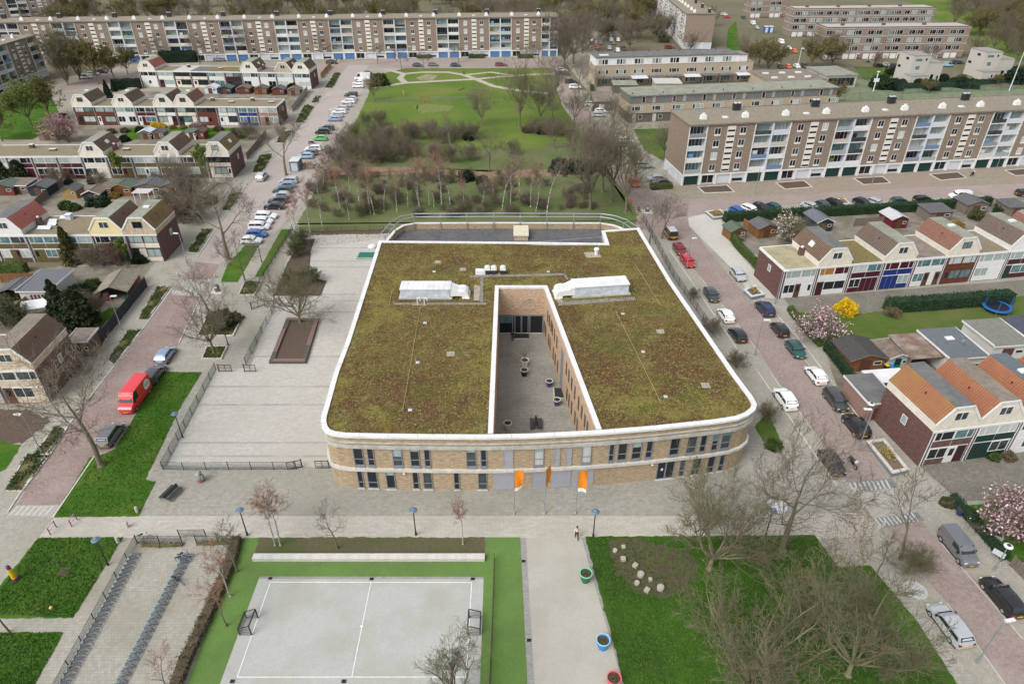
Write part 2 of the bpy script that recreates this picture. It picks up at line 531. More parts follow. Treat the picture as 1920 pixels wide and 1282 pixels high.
PAVE=paver('pavement_slabs',(0.34,0.325,0.28),(0.29,0.275,0.235),(0.19,0.18,0.15),(0.3,0.3),stain=(0.215,0.205,0.15),stainamt=0.7,stainscale=0.16,speck=0.16)
PAVE_YARD=paver('schoolyard_pavers',(0.44,0.425,0.39),(0.385,0.372,0.34),(0.29,0.275,0.24),(0.6,0.4),stain=(0.37,0.345,0.30),stainamt=0.8,stainscale=0.06,speck=0.13)
PAVE_FRONT=paver('forecourt_pavers',(0.315,0.305,0.262),(0.255,0.245,0.21),(0.165,0.16,0.13),(0.45,0.3),stain=(0.22,0.215,0.175),stainamt=0.8,stainscale=0.07,speck=0.16)
PAVE_COURTYARD=paver('courtyard_pavers',(0.34,0.328,0.29),(0.29,0.28,0.245),(0.16,0.155,0.135),(0.4,0.3),stain=(0.13,0.13,0.10),stainamt=0.6,stainscale=0.15,mortar=0.03,speck=0.2)
PAVE_PALE=paver('pale_pavers',(0.50,0.49,0.45),(0.44,0.43,0.39),(0.32,0.31,0.27),(0.3,0.3),stain=(0.36,0.35,0.30),stainamt=0.5,speck=0.13)
CLINKER=paver('red_clinker_road',(0.30,0.215,0.195),(0.23,0.165,0.15),(0.17,0.14,0.125),(0.21,0.07),stain=(0.33,0.285,0.255),stainamt=0.55,stainscale=0.2,speck=0.3,rot=0.06)
CLINKER_DUSTY=paver('dusty_clinker_road',(0.43,0.385,0.355),(0.35,0.305,0.28),(0.27,0.24,0.22),(0.21,0.07),stain=(0.31,0.255,0.235),stainamt=0.75,stainscale=0.09,speck=0.2,rot=0.06)
CLINKER_R=paver('brown_clinker_road',(0.33,0.255,0.225),(0.255,0.195,0.175),(0.17,0.14,0.125),(0.21,0.07),stain=(0.34,0.30,0.265),stainamt=0.5,stainscale=0.22,speck=0.3,rot=-0.5)
BAYS=paver('parking_bay_pavers',(0.37,0.345,0.29),(0.31,0.29,0.245),(0.20,0.19,0.155),(0.21,0.105),stain=(0.25,0.23,0.18),stainamt=0.6,speck=0.2,rot=-0.5)
GRASS=mat('lawn_grass',(0.055,0.140,0.011),0.95,col2=(0.022,0.070,0.008),scale=2.2,bump=0.9,contrast=1.0,detail=14,col3=(0.085,0.135,0.022),big=1.0,bigscale=0.25,spec=0.1)
GRASS2=mat('rough_grass',(0.070,0.140,0.018),0.95,col2=(0.034,0.072,0.013),scale=1.6,bump=0.8,contrast=1.0,detail=12,col3=(0.125,0.125,0.045),big=0.95,bigscale=0.10,spec=0.1)
GRASS_PARK=mat('park_grass',(0.100,0.165,0.026),0.95,col2=(0.066,0.108,0.020),scale=0.8,bump=0.6,contrast=1.0,detail=12,col3=(0.165,0.18,0.05),big=0.7,bigscale=0.05,spec=0.1)
GRASS_WORN=mat('worn_grass',(0.048,0.092,0.014),0.95,col2=(0.024,0.046,0.011),scale=2.2,bump=0.8,contrast=1.0,detail=12,col3=(0.050,0.120,0.013),big=1.0,bigscale=0.14,spec=0.1)
TURF=mat('artificial_turf',(0.130,0.225,0.058),0.9,col2=(0.090,0.165,0.042),scale=3.5,contrast=1.0,detail=12,col3=(0.095,0.145,0.048),big=0.9,bigscale=0.25,spec=0.1)
COURT=mat('court_asphalt',(0.41,0.415,0.385),0.9,col2=(0.33,0.335,0.31),scale=4.0,contrast=1.0,detail=14,col3=(0.28,0.275,0.24),big=0.6,bigscale=0.20)
LINE=mat('line_paint',(0.72,0.72,0.69),0.8,var=0.12,scale=2)
MULCH=mat('leafy_bed_soil',(0.13,0.098,0.065),0.97,col2=(0.066,0.062,0.03),scale=2.5,bump=0.8,contrast=1.0,detail=12,col3=(0.055,0.085,0.018),big=0.75,bigscale=0.18)
REEDS=mat('dry_leaf_litter',(0.28,0.19,0.12),0.97,col2=(0.16,0.11,0.07),scale=2.0,bump=0.7,contrast=0.9)
WOODFLOOR=mat('wood_floor',(0.085,0.130,0.03),0.97,col2=(0.15,0.125,0.075),scale=0.8,bump=0.8,contrast=1.0,detail=12,col3=(0.055,0.105,0.018),big=0.9,bigscale=0.11)
FARGROUND=mat('far_ground',(0.17,0.145,0.095),0.95,col2=(0.12,0.10,0.065),scale=0.3,contrast=0.9,col3=(0.08,0.10,0.04),big=0.8,bigscale=0.02)
GARDEN=mat('garden_paving',(0.26,0.235,0.20),0.95,col2=(0.17,0.15,0.12),scale=1.2,contrast=0.9,col3=(0.09,0.085,0.045),big=0.9,bigscale=0.25)
FARROAD=mat('far_clinker',(0.29,0.235,0.215),0.95,col2=(0.24,0.195,0.175),scale=0.8,col3=(0.34,0.29,0.26),big=0.6,bigscale=0.06)
FARPAVE=mat('far_pavement',(0.31,0.28,0.225),0.95,col2=(0.25,0.225,0.18),scale=0.8,col3=(0.20,0.19,0.13),big=0.7,bigscale=0.06)
FARPAVE2=mat('flats_forecourt',(0.27,0.235,0.18),0.95,col2=(0.21,0.185,0.14),scale=0.8,col3=(0.27,0.20,0.165),big=0.7,bigscale=0.08)
BAND=paver('dark_paver_band',(0.30,0.295,0.275),(0.24,0.235,0.22),(0.17,0.165,0.15),(0.3,0.15),speck=0.15)
DKPAVE=paver('dark_terrace_pavers',(0.20,0.185,0.155),(0.155,0.145,0.12),(0.10,0.095,0.08),(0.3,0.3),stain=(0.12,0.115,0.08),stainamt=0.7,stainscale=0.3,speck=0.25)
YBAND=paver('grey_paver_band',(0.32,0.315,0.30),(0.28,0.275,0.26),(0.25,0.24,0.22),(0.3,0.15),speck=0.15,stain=(0.44,0.42,0.37),stainamt=0.7,stainscale=0.3)
TABLE=paver('raised_table_pavers',(0.40,0.385,0.34),(0.34,0.325,0.285),(0.23,0.22,0.19),(0.21,0.105),speck=0.2,stain=(0.28,0.27,0.23),stainamt=0.5)
b=MB()
b.flat([(-900,-60),(900,-60),(900,1600),(-900,1600)],0.0)
tag(b.build('ground',FARGROUND),kind='structure')
def at(z,x,y):
	"""pixel of a magnified view z=(left, top, factor)"""
	return(z[0]+x/z[2],z[1]+y/z[2])
Z1=(0,0,2.981)
Z2=(640,0,2.981)
Z3=(1280,0,2.981)
Z4=(0,430,2.981)
Z6=(1280,430,2.981)
Z7=(0,852,2.981)
Z8=(640,852,2.981)
Z9=(1280,852,2.981)
ground('pavement',PAVE,[(-420,1500),(2300,1500),(2300,520),(1920,300),(1480,300),(1230,270),(1150,180),(720,100),(600,150),(200,480),(-420,620)],1)
ground('far_pavement',FARPAVE,[(-300,340),(200,480),(600,150),(720,110),(1060,118),(1180,270),(1480,300),(1700,300),(1480,235),(1250,210),(1120,150),(1120,50),(1060,60),(1050,100),(250,120),(100,150)],2)
STRIP=paver('forecourt_strip_pavers',(0.42,0.395,0.345),(0.36,0.34,0.295),(0.24,0.225,0.19),(0.9,0.3),stain=(0.30,0.285,0.24),stainamt=0.6,stainscale=0.12,speck=0.13)
ground('forecourt_strip',STRIP,[(262,967),(1440,967),(1600,960),(1640,975),(1632,1004),(1560,1010),(976,1008),(72,1008),(100,970)],5)
YARD=[(586,436),(730,432),(735,600),(700,880),(640,880),(305,872),(405,692),(470,690),(500,590),(545,470)]
ground('schoolyard',PAVE_YARD,YARD,3)
ground('forecourt',PAVE_FRONT,[(262,968),(275,900),(310,874),(640,874),(700,800),(1420,800),(1480,840),(1600,920),(1640,975),(1632,1004),(1560,1010),(976,1008),(486,1009),(452,1009),(260,1012),(232,1010),(72,1008),(100,970)],4)
for k,v in enumerate((464,489,500,551,563,584,667,723,757,828,853)):
	ul,ur=620-(v-436)*0.32,724
	ul=580+(489-v)*0.35 if v<600 else 400-(v-690)*0.56+6
	h=1.3+(v-430)*0.006
	ground('paving_band',YBAND,[(ul,v),(ur,v),(ur,v+h),(ul,v+h)],5)
ground('courtyard',PAVE_COURTYARD,[(925,560),(1030,560),(1140,840),(920,840)],5)
ground('school_walk',mat('walk_concrete',(0.40,0.385,0.335),0.9,col2=(0.34,0.325,0.28),scale=3.0,contrast=1.0,detail=12,col3=(0.30,0.28,0.235),big=0.7,bigscale=0.2),[(976,1008),(1096,1008),(1186,1310),(991,1310)],6)
ground('walk_edging',BAND,[(976,1008),(986,1008),(1004,1310),(991,1310)],7)
ground('walk_edging',BAND,[(1090,1008),(1096,1008),(1186,1310),(1176,1310)],7)
ground('turf',TURF,[(452,1010),(487,1007),(474,1053),(909,1053),(910,1007),(975,1007),(990,1310),(340,1310)],8)
ground('sports_court',COURT,[(487,1080.5),(907,1081.3),(899,1310),(402,1310)],9)
ground('court_edging',PAVE_FRONT,[(487,1080.5),(907,1081.3),(906.6,1085.5),(485.5,1084.5)],10)
ground('planting_bed',MULCH,[(487,1007),(910,1007),(909,1046),(474,1046)],9)
def line(p,q,w,layer,z=None,name='court_line',m=None):
	a,c=G(*p),G(*q)
	d=(c-a).normalized()
	n=Vector((-d.y,d.x,0))*w/2
	MB().flat([tuple((a+n)[:2]),tuple((a-n)[:2]),tuple((c-n)[:2]),tuple((c+n)[:2])],layer*LAYER).build(name,m or LINE)['kind']='structure'
line((507,1091.2),(884.4,1092),0.07,12)
line((507,1091.2),(444.8,1269.2),0.07,13)
line((884.4,1092),(874,1269),0.07,14)
line((695.4,1092),(660,1268),0.07,15)
line((444.8,1269.2),(874,1269),0.07,16)
cspot=G(678,1174)
MB().lathe([(0.13,0.0),(0.13,17*LAYER)],14,(cspot.x,cspot.y)).build('court_spot',LINE)['kind']='structure'
ground('street',CLINKER,[(-120,1190),(15,975),(84,860),(268,621),(322,547),(369,487),(416,490),(376,557),(335,645),(312,698),(211,846),(181,849),(100,969),(0,1100),(-70,1200)],5)
ground('street_upper',CLINKER_DUSTY,[(366,491),(402,437),(463,349),(523,288),(570,228),(614,171),(636,142),(655,122),(690,122),(684,160),(640,248),(610,309),(577,362),(523,430),(486,460),(450,460),(413,496)],6)
ground('street_raised_table',TABLE,[(322,552),(340,524),(398,524),(376,557)],7)
ground('street_lower',PAVE,[(18,966),(100,969),(-90,1230),(-160,1230)],7)
ground('street_ramp',TABLE,[(33,947),(113,947),(100,969),(15,966)],8)
ground('top_street',FARROAD,[(60,178),(636,142),(655,122),(690,122),(760,129),(1040,128),(1060,120),(1075,112),(690,112),(640,119),(200,137)],4)
ground('right_street',CLINKER_R,[(1154,315),(1120,230),(1052,120),(1036,128),(1050,180),(1090,250),(1135,315),(1150,346),(1176,385),(1190,425),(1245,445),(1290,490),(1313,520),(1424,661),(1494,769),(1531,816),(1592,908),(1635,973),(1660,984),(1716,1063),(1776,1130),(1884,1282),(1960,1390),(2060,1390),(1917,1197),(1830,1087),(1766,1020),(1716,966),(1672,912),(1635,852),(1575,769),(1515,682),(1481,645),(1414,571),(1367,517),(1300,432),(1288,405),(1296,374),(1270,373),(1219,358),(1187,315)],6)
ground('cross_street',FARROAD,[(1296,374),(1474,366),(1723,352),(2100,338),(2100,366),(1850,374),(1500,392),(1350,402),(1288,408)],7)
ground('cross_street_bays',BAYS,[(1340,394),(1500,383),(1850,366),(1850,376),(1520,398),(1347,410)],8)
ground('flats_forecourt',FARPAVE2,[(1275,345),(2100,296),(2100,338),(1723,352),(1474,366),(1296,374),(1270,372),(1240,355)],6)
ground('parking_bay',BAYS,[(1290,490),(1313,520),(1424,661),(1407,665),(1385,660),(1300,530),(1255,470),(1245,445)],7)
ground('parking_bay',BAYS,[(1424,690),(1444,698),(1494,769),(1531,816),(1592,908),(1568,908),(1480,780),(1421,700)],7)
ground('parking_bay',BAYS,[(1367,517),(1414,571),(1481,645),(1515,682),(1575,769),(1615,826),(1640,826),(1595,765),(1500,640),(1440,575),(1386,517)],7)
ground('parking_bay',BAYS,[(1766,1020),(1830,1087),(1917,1197),(2000,1300),(2040,1300),(1930,1150),(1840,1040),(1790,990)],7)
ground('parking_bay',BAYS,[(1716,1063),(1776,1130),(1884,1282),(1830,1282),(1745,1160),(1690,1080)],7)
ground('street_raised_table',TABLE,[(1592,908),(1672,912),(1716,966),(1640,976)],8)
for(p,q) in(((1413,571),(1481,645)),((1481,645),(1515,682)),((1515,682),(1575,769)),((1766,1020),(1917,1197)),((1313,520),(1424,661)),((1444,698),(1531,816)),((1776,1130),(1884,1282))):
	line(p,q,0.12,9,name='bay_edge_stone',m=PAVE_PALE)
PIANO=mat('white_road_paint',(0.52,0.52,0.49),0.85,col2=(0.34,0.33,0.30),scale=2.0,contrast=0.9)
RAMP=paver('dark_ramp_pavers',(0.22,0.225,0.23),(0.17,0.175,0.18),(0.12,0.12,0.12),(0.21,0.105),speck=0.2)
for q_ in([(1592,903),(1672,897),(1682,914),(1602,922)],[(1640,971),(1720,960),(1733,976),(1653,988)]):
	ground('street_ramp',RAMP,q_,9)
for(a,c,e,n) in(((33,948),(110,948),(-16,18),7),((322,549),(378,552),(4,-6),9),((1592,905),(1668,899),(8,16),9),((1640,972),(1716,961),(12,15),10),((335,530),(395,530),(3,-5),9)):
	for k in range(n):
		t0=(k+0.1)/n
		p=(lerp(a[0],c[0],t0),lerp(a[1],c[1],t0))
		line(p,(p[0]+e[0],p[1]+e[1]),0.22,10,name='ramp_marking',m=PIANO)
ground('footpath',PAVE_FRONT,[(379,698),(408,690),(308,884),(286,884),(292,860),(335,769)],6)
ground('lawn',GRASS,[(302,697),(379,698),(335,769),(292,860),(272,899),(293,902),(260,968),(100,970),(168,857),(190,853),(215,842),(250,785)],9)
ground('lawn',GRASS,[(72,1008),(231,1007),(137,1158),(-30,1159),(-30,1135)],9)
ground('lawn',GRASS,[(-30,1186),(119,1185),(50,1310),(-30,1310)],9)
ground('lawn',GRASS_WORN,[(1097,1006),(1528,1003),(1572,1063),(1632,1060),(1716,1160),(1820,1320),(1180,1320)],9)
ground('bare_soil_patch',SOIL,[(1140,1012),(1200,1010),(1300,1040),(1310,1075),(1290,1112),(1240,1122),(1190,1110),(1150,1062)],10)
ground('lawn',GRASS,[(460,460),(486,460),(446,529),(414,529),(426,497)],9)
ground('lawn',GRASS2,[(528,430),(549,430),(492,519),(478,519)],9)
ground('park_lawn',GRASS_PARK,[(700,142),(760,129),(1030,128),(1055,200),(1100,262),(1195,400),(1190,440),(562,436),(560,415),(600,345),(650,262),(690,180)],7)
ground('wood_floor',WOODFLOOR,[(600,345),(640,285),(660,262),(840,268),(880,280),(1000,280),(1060,262),(1110,280),(1195,400),(1190,440),(562,436),(560,415)],8)
ground('leaf_litter_path',REEDS,[(600,312),(760,314),(920,320),(1010,318),(1120,320),(1125,328),(1010,332),(900,334),(760,326),(585,334)],9)
ground('schoolyard_edge',SOIL,[(562,434),(735,432),(735,438),(590,441)],9)
PATHM=mat('park_path',(0.36,0.33,0.275),0.95,var=0.15,scale=1.0)
def path(name,pts,w,layer,m):
	P=[G(*p) for p in pts]
	L,R=[],[]
	for i,p in enumerate(P):
		d=(P[min(i+1,len(P)-1)]-P[max(i-1,0)]).normalized()
		n=Vector((-d.y,d.x,0))*w/2
		L.append(p+n)
		R.append(p-n)
	b=MB()
	for i in range(len(P)-1):
		b.add([(*L[i][:2],layer*LAYER),(*R[i][:2],layer*LAYER),(*R[i+1][:2],layer*LAYER),(*L[i+1][:2],layer*LAYER)],[(0,1,2,3)])
	tag(b.build(name,m),kind='structure')
path('park_path',[(700,165),(760,156),(830,152),(890,149),(930,145),(1000,140),(1040,139)],2.4,9,PATHM)
path('park_path',[(725,131),(757,139),(750,147),(760,156)],2.4,10,PATHM)
path('park_path',[(757,139),(790,136),(840,136),(870,141),(895,150),(925,162),(970,170),(1030,176)],2.4,11,PATHM)
path('park_path',[(872,141),(920,136),(965,142),(1000,141)],2.0,12,PATHM)
ground('sandy_patch',mat('worn_sand',(0.30,0.25,0.17),0.95,col2=(0.19,0.19,0.09),scale=0.8,contrast=0.9),[(780,146),(800,140),(820,142),(812,150),(790,151)],9)
ground('sandy_patch',mat('worn_goal_turf',(0.17,0.175,0.06),0.95,col2=(0.10,0.145,0.03),scale=0.6,contrast=0.9),[(775,200),(800,195),(850,199),(845,208),(790,213)],9)
ground('garden_ground',GARDEN,[(-120,340),(80,335),(340,335),(440,345),(400,375),(340,385),(340,420),(-120,420)],6)
ground('garden_ground',GARDEN,[(-120,520),(130,500),(250,500),(300,480),(215,590),(170,700),(-60,760)],6)
ground('garden_ground',GARDEN,[(90,235),(400,240),(545,236),(520,255),(440,310),(100,260)],6)
ground('garden_ground',GARDEN,[(250,172),(590,170),(560,205),(200,215)],6)
ground('garden_lawn',GRASS,[(0,180),(90,170),(120,230),(60,262),(0,262)],7)
ground('garden_lawn',GRASS,[(240,240),(480,240),(460,262),(230,262)],8)
ground('garden_lawn',GRASS,[(163,612),(205,577),(226,577),(190,612)],8)
ground('garden_lawn',GRASS,[(-20,820),(40,835),(10,880),(-30,900)],8)
ground('garden_bed',SOIL,[(-60,765),(60,770),(95,790),(40,832),(-40,835)],7)
ground('front_terrace',DKPAVE,[(1470,560),(1920,525),(1960,580),(1660,582),(1580,590),(1500,600)],8)
ground('garden_lawn',GRASS2,[(1494,585),(1560,592),(1660,583),(1960,550),(1960,610),(1700,628),(1560,645)],9)
ground('garden_ground',GARDEN,[(1545,650),(1700,630),(1960,610),(1960,700),(1600,800),(1560,700)],8)
ground('garden_ground',GARDEN,[(1360,412),(1920,370),(1960,470),(1480,500),(1400,470)],8)
ground('front_terrace',DKPAVE,[(1720,870),(2000,840),(2000,930),(1800,940),(1760,905)],8)
ground('garden_lawn',GRASS,[(1800,950),(1850,942),(2000,930),(2000,1060),(1890,1052)],9)
ground('lawn',GRASS2,[(1188,243),(1252,241),(1246,303),(1208,282)],7)
ground('lawn',GRASS2,[(1415,800),(1440,770),(1467,835),(1440,842)],9)
ground('lawn',GRASS,[(1365,55),(1380,40),(1390,110),(1360,110)],7)
ground('far_field',GRASS_PARK,[(1810,40),(2100,60),(2100,130),(1960,118),(1830,105)],5)
ground('far_field',GRASS_PARK,[(1700,0),(1920,0),(1920,40),(1760,40)],5)
ground('far_field',GRASS_PARK,[(1090,2),(1160,-6),(1190,20),(1100,30)],5)
ground('playing_field',GRASS_PARK,[(1420,195),(1600,185),(1960,160),(1960,195),(1700,210)],6)
ground('playing_court',mat('green_court',(0.14,0.17,0.10),0.95,var=0.2,scale=0.5),[(1480,185),(1560,150),(1640,150),(1920,168),(1920,190),(1480,212)],7)
ground('lawn',GRASS2,[(1600,125),(1700,128),(1720,140),(1620,150)],6)
ground('lawn',GRASS2,[(1520,128),(1570,124),(1600,134),(1540,140)],6)
ground('pavement_corner',PAVE_PALE,[(1290,408),(1322,401),(1350,397),(1353,416),(1368,455),(1425,520),(1452,560),(1432,558),(1408,562),(1386,517),(1310,442),(1292,424)],8)
KERB=mat('kerb_stone',(0.47,0.45,0.41),0.9,var=0.15,scale=2)
BEDPLANT=mat('ground_cover',(0.055,0.085,0.02),0.95,col2=(0.20,0.115,0.075),scale=0.9,bump=0.9,contrast=0.8,detail=10,col3=(0.13,0.135,0.03),big=0.8,bigscale=0.6)
BEDS=[]
def kerbed_bed(pix,m,name='kerb_bed',h=0.14,t=0.16,km=None):
	poly=[Vector(tuple(G(u,v)[:2])) for u,v in pix]
	c=sum(poly,Vector((0,0)))/len(poly)
	MB().flat([tuple(p) for p in poly],0.06).build(name,m)['kind']='structure'
	n=len(poly)
	k=MB()
	for i in range(n):
		a,e=poly[i],poly[(i+1)%n]
		d=(e-a).normalized()
		nn=Vector((-d.y,d.x))
		if nn.dot(c-a)<0:
			nn=-nn
		k.prism([tuple(a),tuple(e-d*t),tuple(e-d*t+nn*t),tuple(a+nn*t)] if True else[],0,h+0.002*(i%2))
	k.build('kerb',km or KERB)['kind']='structure'
	BEDS.append((poly,m))
def px(*a):
	return[at(*q) for q in a]
for q in([(Z4,880,322),(Z4,955,322),(Z4,825,508),(Z4,765,508)],[(Z4,715,562),(Z4,795,562),(Z4,640,760),(Z4,600,735)],[(Z7,150,0),(Z7,285,0),(Z7,130,205),(Z7,25,205)],[(Z4,310,1100),(Z4,380,1110),(Z4,270,1282),(Z4,170,1282)],[(Z4,1130,0),(Z4,1190,0),(Z4,1105,135),(Z4,1045,130)],[(Z1,1450,870),(Z1,1530,860),(Z1,1470,965),(Z1,1410,968)],[(Z1,1580,735),(Z1,1640,735),(Z1,1590,800),(Z1,1540,800)],[(Z1,1700,590),(Z1,1760,595),(Z1,1700,690),(Z1,1650,690)],[(Z1,1760,540),(Z1,1795,540),(Z1,1775,578),(Z1,1740,578)],[(Z1,1870,410),(Z1,1908,410),(Z1,1860,495),(Z1,1815,495)],[(Z1,1290,1080),(Z1,1350,1080),(Z1,1290,1180),(Z1,1240,1180)]):
	kerbed_bed(px(*q),BEDPLANT)
for q in([(Z4,1370,290),(Z4,1470,290),(Z4,1425,372),(Z4,1330,372)],[(Z4,1150,500),(Z4,1360,492),(Z4,1305,600),(Z4,1100,600)],[(Z4,1155,655),(Z4,1275,655),(Z4,1240,728),(Z4,1125,728)]):
	kerbed_bed(px(*q),BEDPLANT,'tree_bed',0.25,0.2)
kerbed_bed([(562,450),(592,448),(583,475),(578,520),(613,527),(600,556),(513,556),(540,490)],SOIL,'shrub_bed',0.06,0.1)
for q in([(Z3,80,1045),(Z3,250,1035),(Z3,293,1075),(Z3,120,1082)],[(Z3,515,1022),(Z3,680,1010),(Z3,727,1048),(Z3,570,1060)],[(Z3,950,997),(Z3,1120,988),(Z3,1165,1025),(Z3,1010,1035)],[(Z3,1375,975),(Z3,1540,962),(Z3,1590,997),(Z3,1440,1010)],[(Z3,1795,952),(Z3,1960,940),(Z3,2010,975),(Z3,1860,985)]):
	kerbed_bed(px(*q),SOIL,'planting_bed',0.1,0.3)
for pts in([(15,960),(84,855),(268,617),(322,543)],[(369,484),(402,434),(463,346),(523,285),(570,226),(614,169)],[(100,970),(181,850)],[(335,645),(376,558)],[(1256,470),(1300,533),(1385,660),(1407,667)],[(1421,698),(1480,783),(1568,910)],[(1386,515),(1440,573),(1500,638),(1595,763),(1642,826)]):
	P=[G(*p) for p in pts]
	b=MB()
	for a,c in zip(P[:-1],P[1:]):
		d=(c-a).normalized()
		n=Vector((-d.y,d.x))*0.075
		b.prism([tuple(Vector(a[:2])+n),tuple(Vector(a[:2])-n),tuple(Vector(c[:2])-n),tuple(Vector(c[:2])+n)],0,0.11)
	tag(b.build('kerb',KERB),kind='structure')

def Ppix(p):
	zz=p[2]-CAM_H
	fw=p[1]*_c-zz*_s
	return(CU+FPX*p[0]/fw,CV-FPX*(p[1]*_s+zz*_c)/fw)
def zat(u,v0,z0,v1):
	"""height of the top seen at row v1 of an upright whose foot is seen at (u, v0) on level z0"""
	p=G(u,v0,z0)
	lo,hi=z0,56.0
	for _ in range(50):
		m=(lo+hi)/2
		if Ppix((p.x,p.y,m))[1]>v1:
			lo=m
		else:
			hi=m
	return lo
RZ=8.0
school=thing('school_building','two storey sand brick school with mossy green roof around a courtyard','school',(0,70,0))
SL=(0,-70,0)
def spart(name,b,m,smooth=False,parent=None,kind=None):
	o=b.build(name,m,parent or school,SL if parent is None else None,smooth=smooth)
	if kind:
		o['kind']=kind
	return o
outp=[(710.6,452.5),(649.7,640),(626.5,700),(609.5,760),(603.5,780),(602,790),(604,801),(610.6,810.6),(623.7,815.5),(646,818.5),(700,820),(810,821.5),(918,822),(1000,820),(1080,816),(1127,813.5),(1230,805),(1342.5,793),(1383.7,786.5),(1402.5,779.5),(1415.6,769.4),(1418.5,759),(1411,745),(1380,703.7),(1260,530),(1198,428),(1128,433.4),(1135.5,457),(1000,455)]
OUT=[Vector(tuple(G(u,v,RZ)[:2])) for u,v in outp]
def offset(path,d,closed=True):
	"""offset a polyline to its left-hand side by d (outline runs left side, front, right side: left-hand is outside... sign handled by caller)"""
	n=len(path)
	res=[]
	for i in range(n):
		a=path[i-1] if(closed or i>0) else path[i]
		c=path[(i+1)%n] if(closed or i<n-1) else path[i]
		p=path[i]
		d1=(p-a).normalized() if(p-a).length>1e-6 else(c-p).normalized()
		d2=(c-p).normalized() if(c-p).length>1e-6 else d1
		n1,n2=Vector((-d1.y,d1.x)),Vector((-d2.y,d2.x))
		m=(n1+n2)
		m=m/max(0.3,m.dot(n1)) if m.length>1e-6 else n1
		res.append(p+m*d)
	return res
def ring(b,path,d0,d1,z0,z1,closed=True):
	A,B=offset(path,d0,closed),offset(path,d1,closed)
	n=len(path)
	for i in range(n if closed else n-1):
		j=(i+1)%n
		b.add([(*A[i],z0),(*A[j],z0),(*B[j],z0),(*B[i],z0),(*A[i],z1),(*A[j],z1),(*B[j],z1),(*B[i],z1)],[(0,3,2,1),(4,5,6,7),(0,1,5,4),(2,3,7,6)]+([] if closed else([(3,0,4,7)] if i==0 else[])+([(1,2,6,5)] if i==n-2 else[])))
	return b
CT=[Vector(tuple(G(u,v,RZ)[:2])) for u,v in((934.9,539.8),(924.4,813),(1118.6,806),(1020.3,539.8))]
FR0,FR1=4,22
b=MB()
ring(b,OUT,0.22,0.62,0.0,RZ-0.16)
spart('wall',b,BRICK_SCHOOL)
b=MB()
ring(b,CT,-0.42,-0.02,0.0,RZ-0.16)
spart('courtyard_wall',b,BRICK_COURT_LIT)
b=MB()
ring(b,OUT,-0.03,0.56,RZ-0.16,RZ+0.12)
spart('roof_coping',b,COPING)
b=MB()
for i in range(len(OUT)):
	p_,q_=OUT[i],OUT[(i+1)%len(OUT)]
	L_=(q_-p_).length
	d_=(q_-p_).normalized()
	for k in range(max(1,int(L_/3.0))):
		c_=p_+d_*(L_*(k+0.5)/max(1,int(L_/3.0)))+Vector((-d_.y,d_.x))*0.265
		b.obox(tuple(c_),(-d_.y,d_.x),0.297,0.028,RZ+0.115,RZ+0.126)
spart('coping_joint',b,CONCRETE,kind='stuff')
b=MB()
cto=[Vector(tuple(G(u,v,RZ)[:2])) for u,v in((934.9,539.8),(924.4,813.0),(1118.6,806),(1020.3,539.8))]
B3=offset([cto[1],cto[0],cto[3],cto[2]],0.02,False)
ring(b,[cto[1],cto[0],cto[3],cto[2]],-0.02,0.56,RZ-0.16,RZ+0.15,closed=False)
spart('courtyard_coping',b,COPING)
b=MB()
ring(b,OUT,0.02,0.24,7.02,7.12)
spart('parapet_joint',b,CONCRETE)
FRONT=OUT[1:25]
b=MB()
ring(b,FRONT,-0.02,0.3,6.32,6.72,closed=False)
spart('concrete_ledge',b,CONCRETE)
b=MB()
ring(b,FRONT,-0.06,0.3,2.92,3.30,closed=False)
spart('concrete_ledge',b,CONC_LIGHT)
SED=mat('sedum_roof',(0.135,0.105,0.030),0.97,col2=(0.090,0.052,0.024),scale=0.7,bump=1.0,contrast=0.9,detail=14,spec=0.08)
nt=SED.node_tree
bs=nt.nodes['Principled BSDF']
src=bs.inputs['Base Color'].links[0].from_socket
for sc_,lo,hi,c,amt in((0.075,0.45,0.55,(0.088,0.042,0.022),0.95),(0.10,0.50,0.59,(0.165,0.145,0.034),0.95),(0.16,0.55,0.62,(0.072,0.082,0.018),0.8),(0.27,0.54,0.62,(0.075,0.036,0.018),0.8),(0.34,0.56,0.64,(0.175,0.165,0.065),0.75),(0.5,0.63,0.68,(0.050,0.080,0.008),0.9),(1.6,0.50,0.66,(0.19,0.16,0.05),0.6),(2.2,0.52,0.66,(0.045,0.030,0.014),0.75),(5.0,0.50,0.64,(0.26,0.22,0.09),0.8),(6.5,0.50,0.64,(0.020,0.015,0.007),0.8)):
	tcn=nt.nodes.new("ShaderNodeTexCoord")
	mpn=nt.nodes.new("ShaderNodeMapping")
	mpn.inputs['Location'].default_value=(sc_*171,sc_*337,3)
	nzn=nt.nodes.new("ShaderNodeTexNoise")
	nzn.inputs['Scale'].default_value=sc_
	nzn.inputs['Detail'].default_value=5
	nzn.inputs['Roughness'].default_value=0.7
	nzn.inputs['Distortion'].default_value=0.4
	mr=nt.nodes.new("ShaderNodeMapRange")
	mr.inputs['From Min'].default_value=lo
	mr.inputs['From Max'].default_value=hi
	mr.inputs['To Max'].default_value=amt
	mx=nt.nodes.new("ShaderNodeMix")
	mx.data_type='RGBA'
	mx.inputs[7].default_value=(*c,1)
	for p_,q_ in((tcn.outputs['Object'],mpn.inputs[0]),(mpn.outputs[0],nzn.inputs['Vector']),(nzn.outputs['Fac'],mr.inputs['Value']),(mr.outputs[0],mx.inputs[0]),(src,mx.inputs[6])):
		nt.links.new(p_,q_)
	src=mx.outputs[2]
nt.links.new(src,bs.inputs['Base Color'])
INN=offset(OUT,0.52)
CO=offset(CT,-0.50)
k=12
left_poly=INN[0:13]+[Vector((CO[1].x,INN[12].y)),CO[0],Vector((CO[0].x,INN[0].y))]
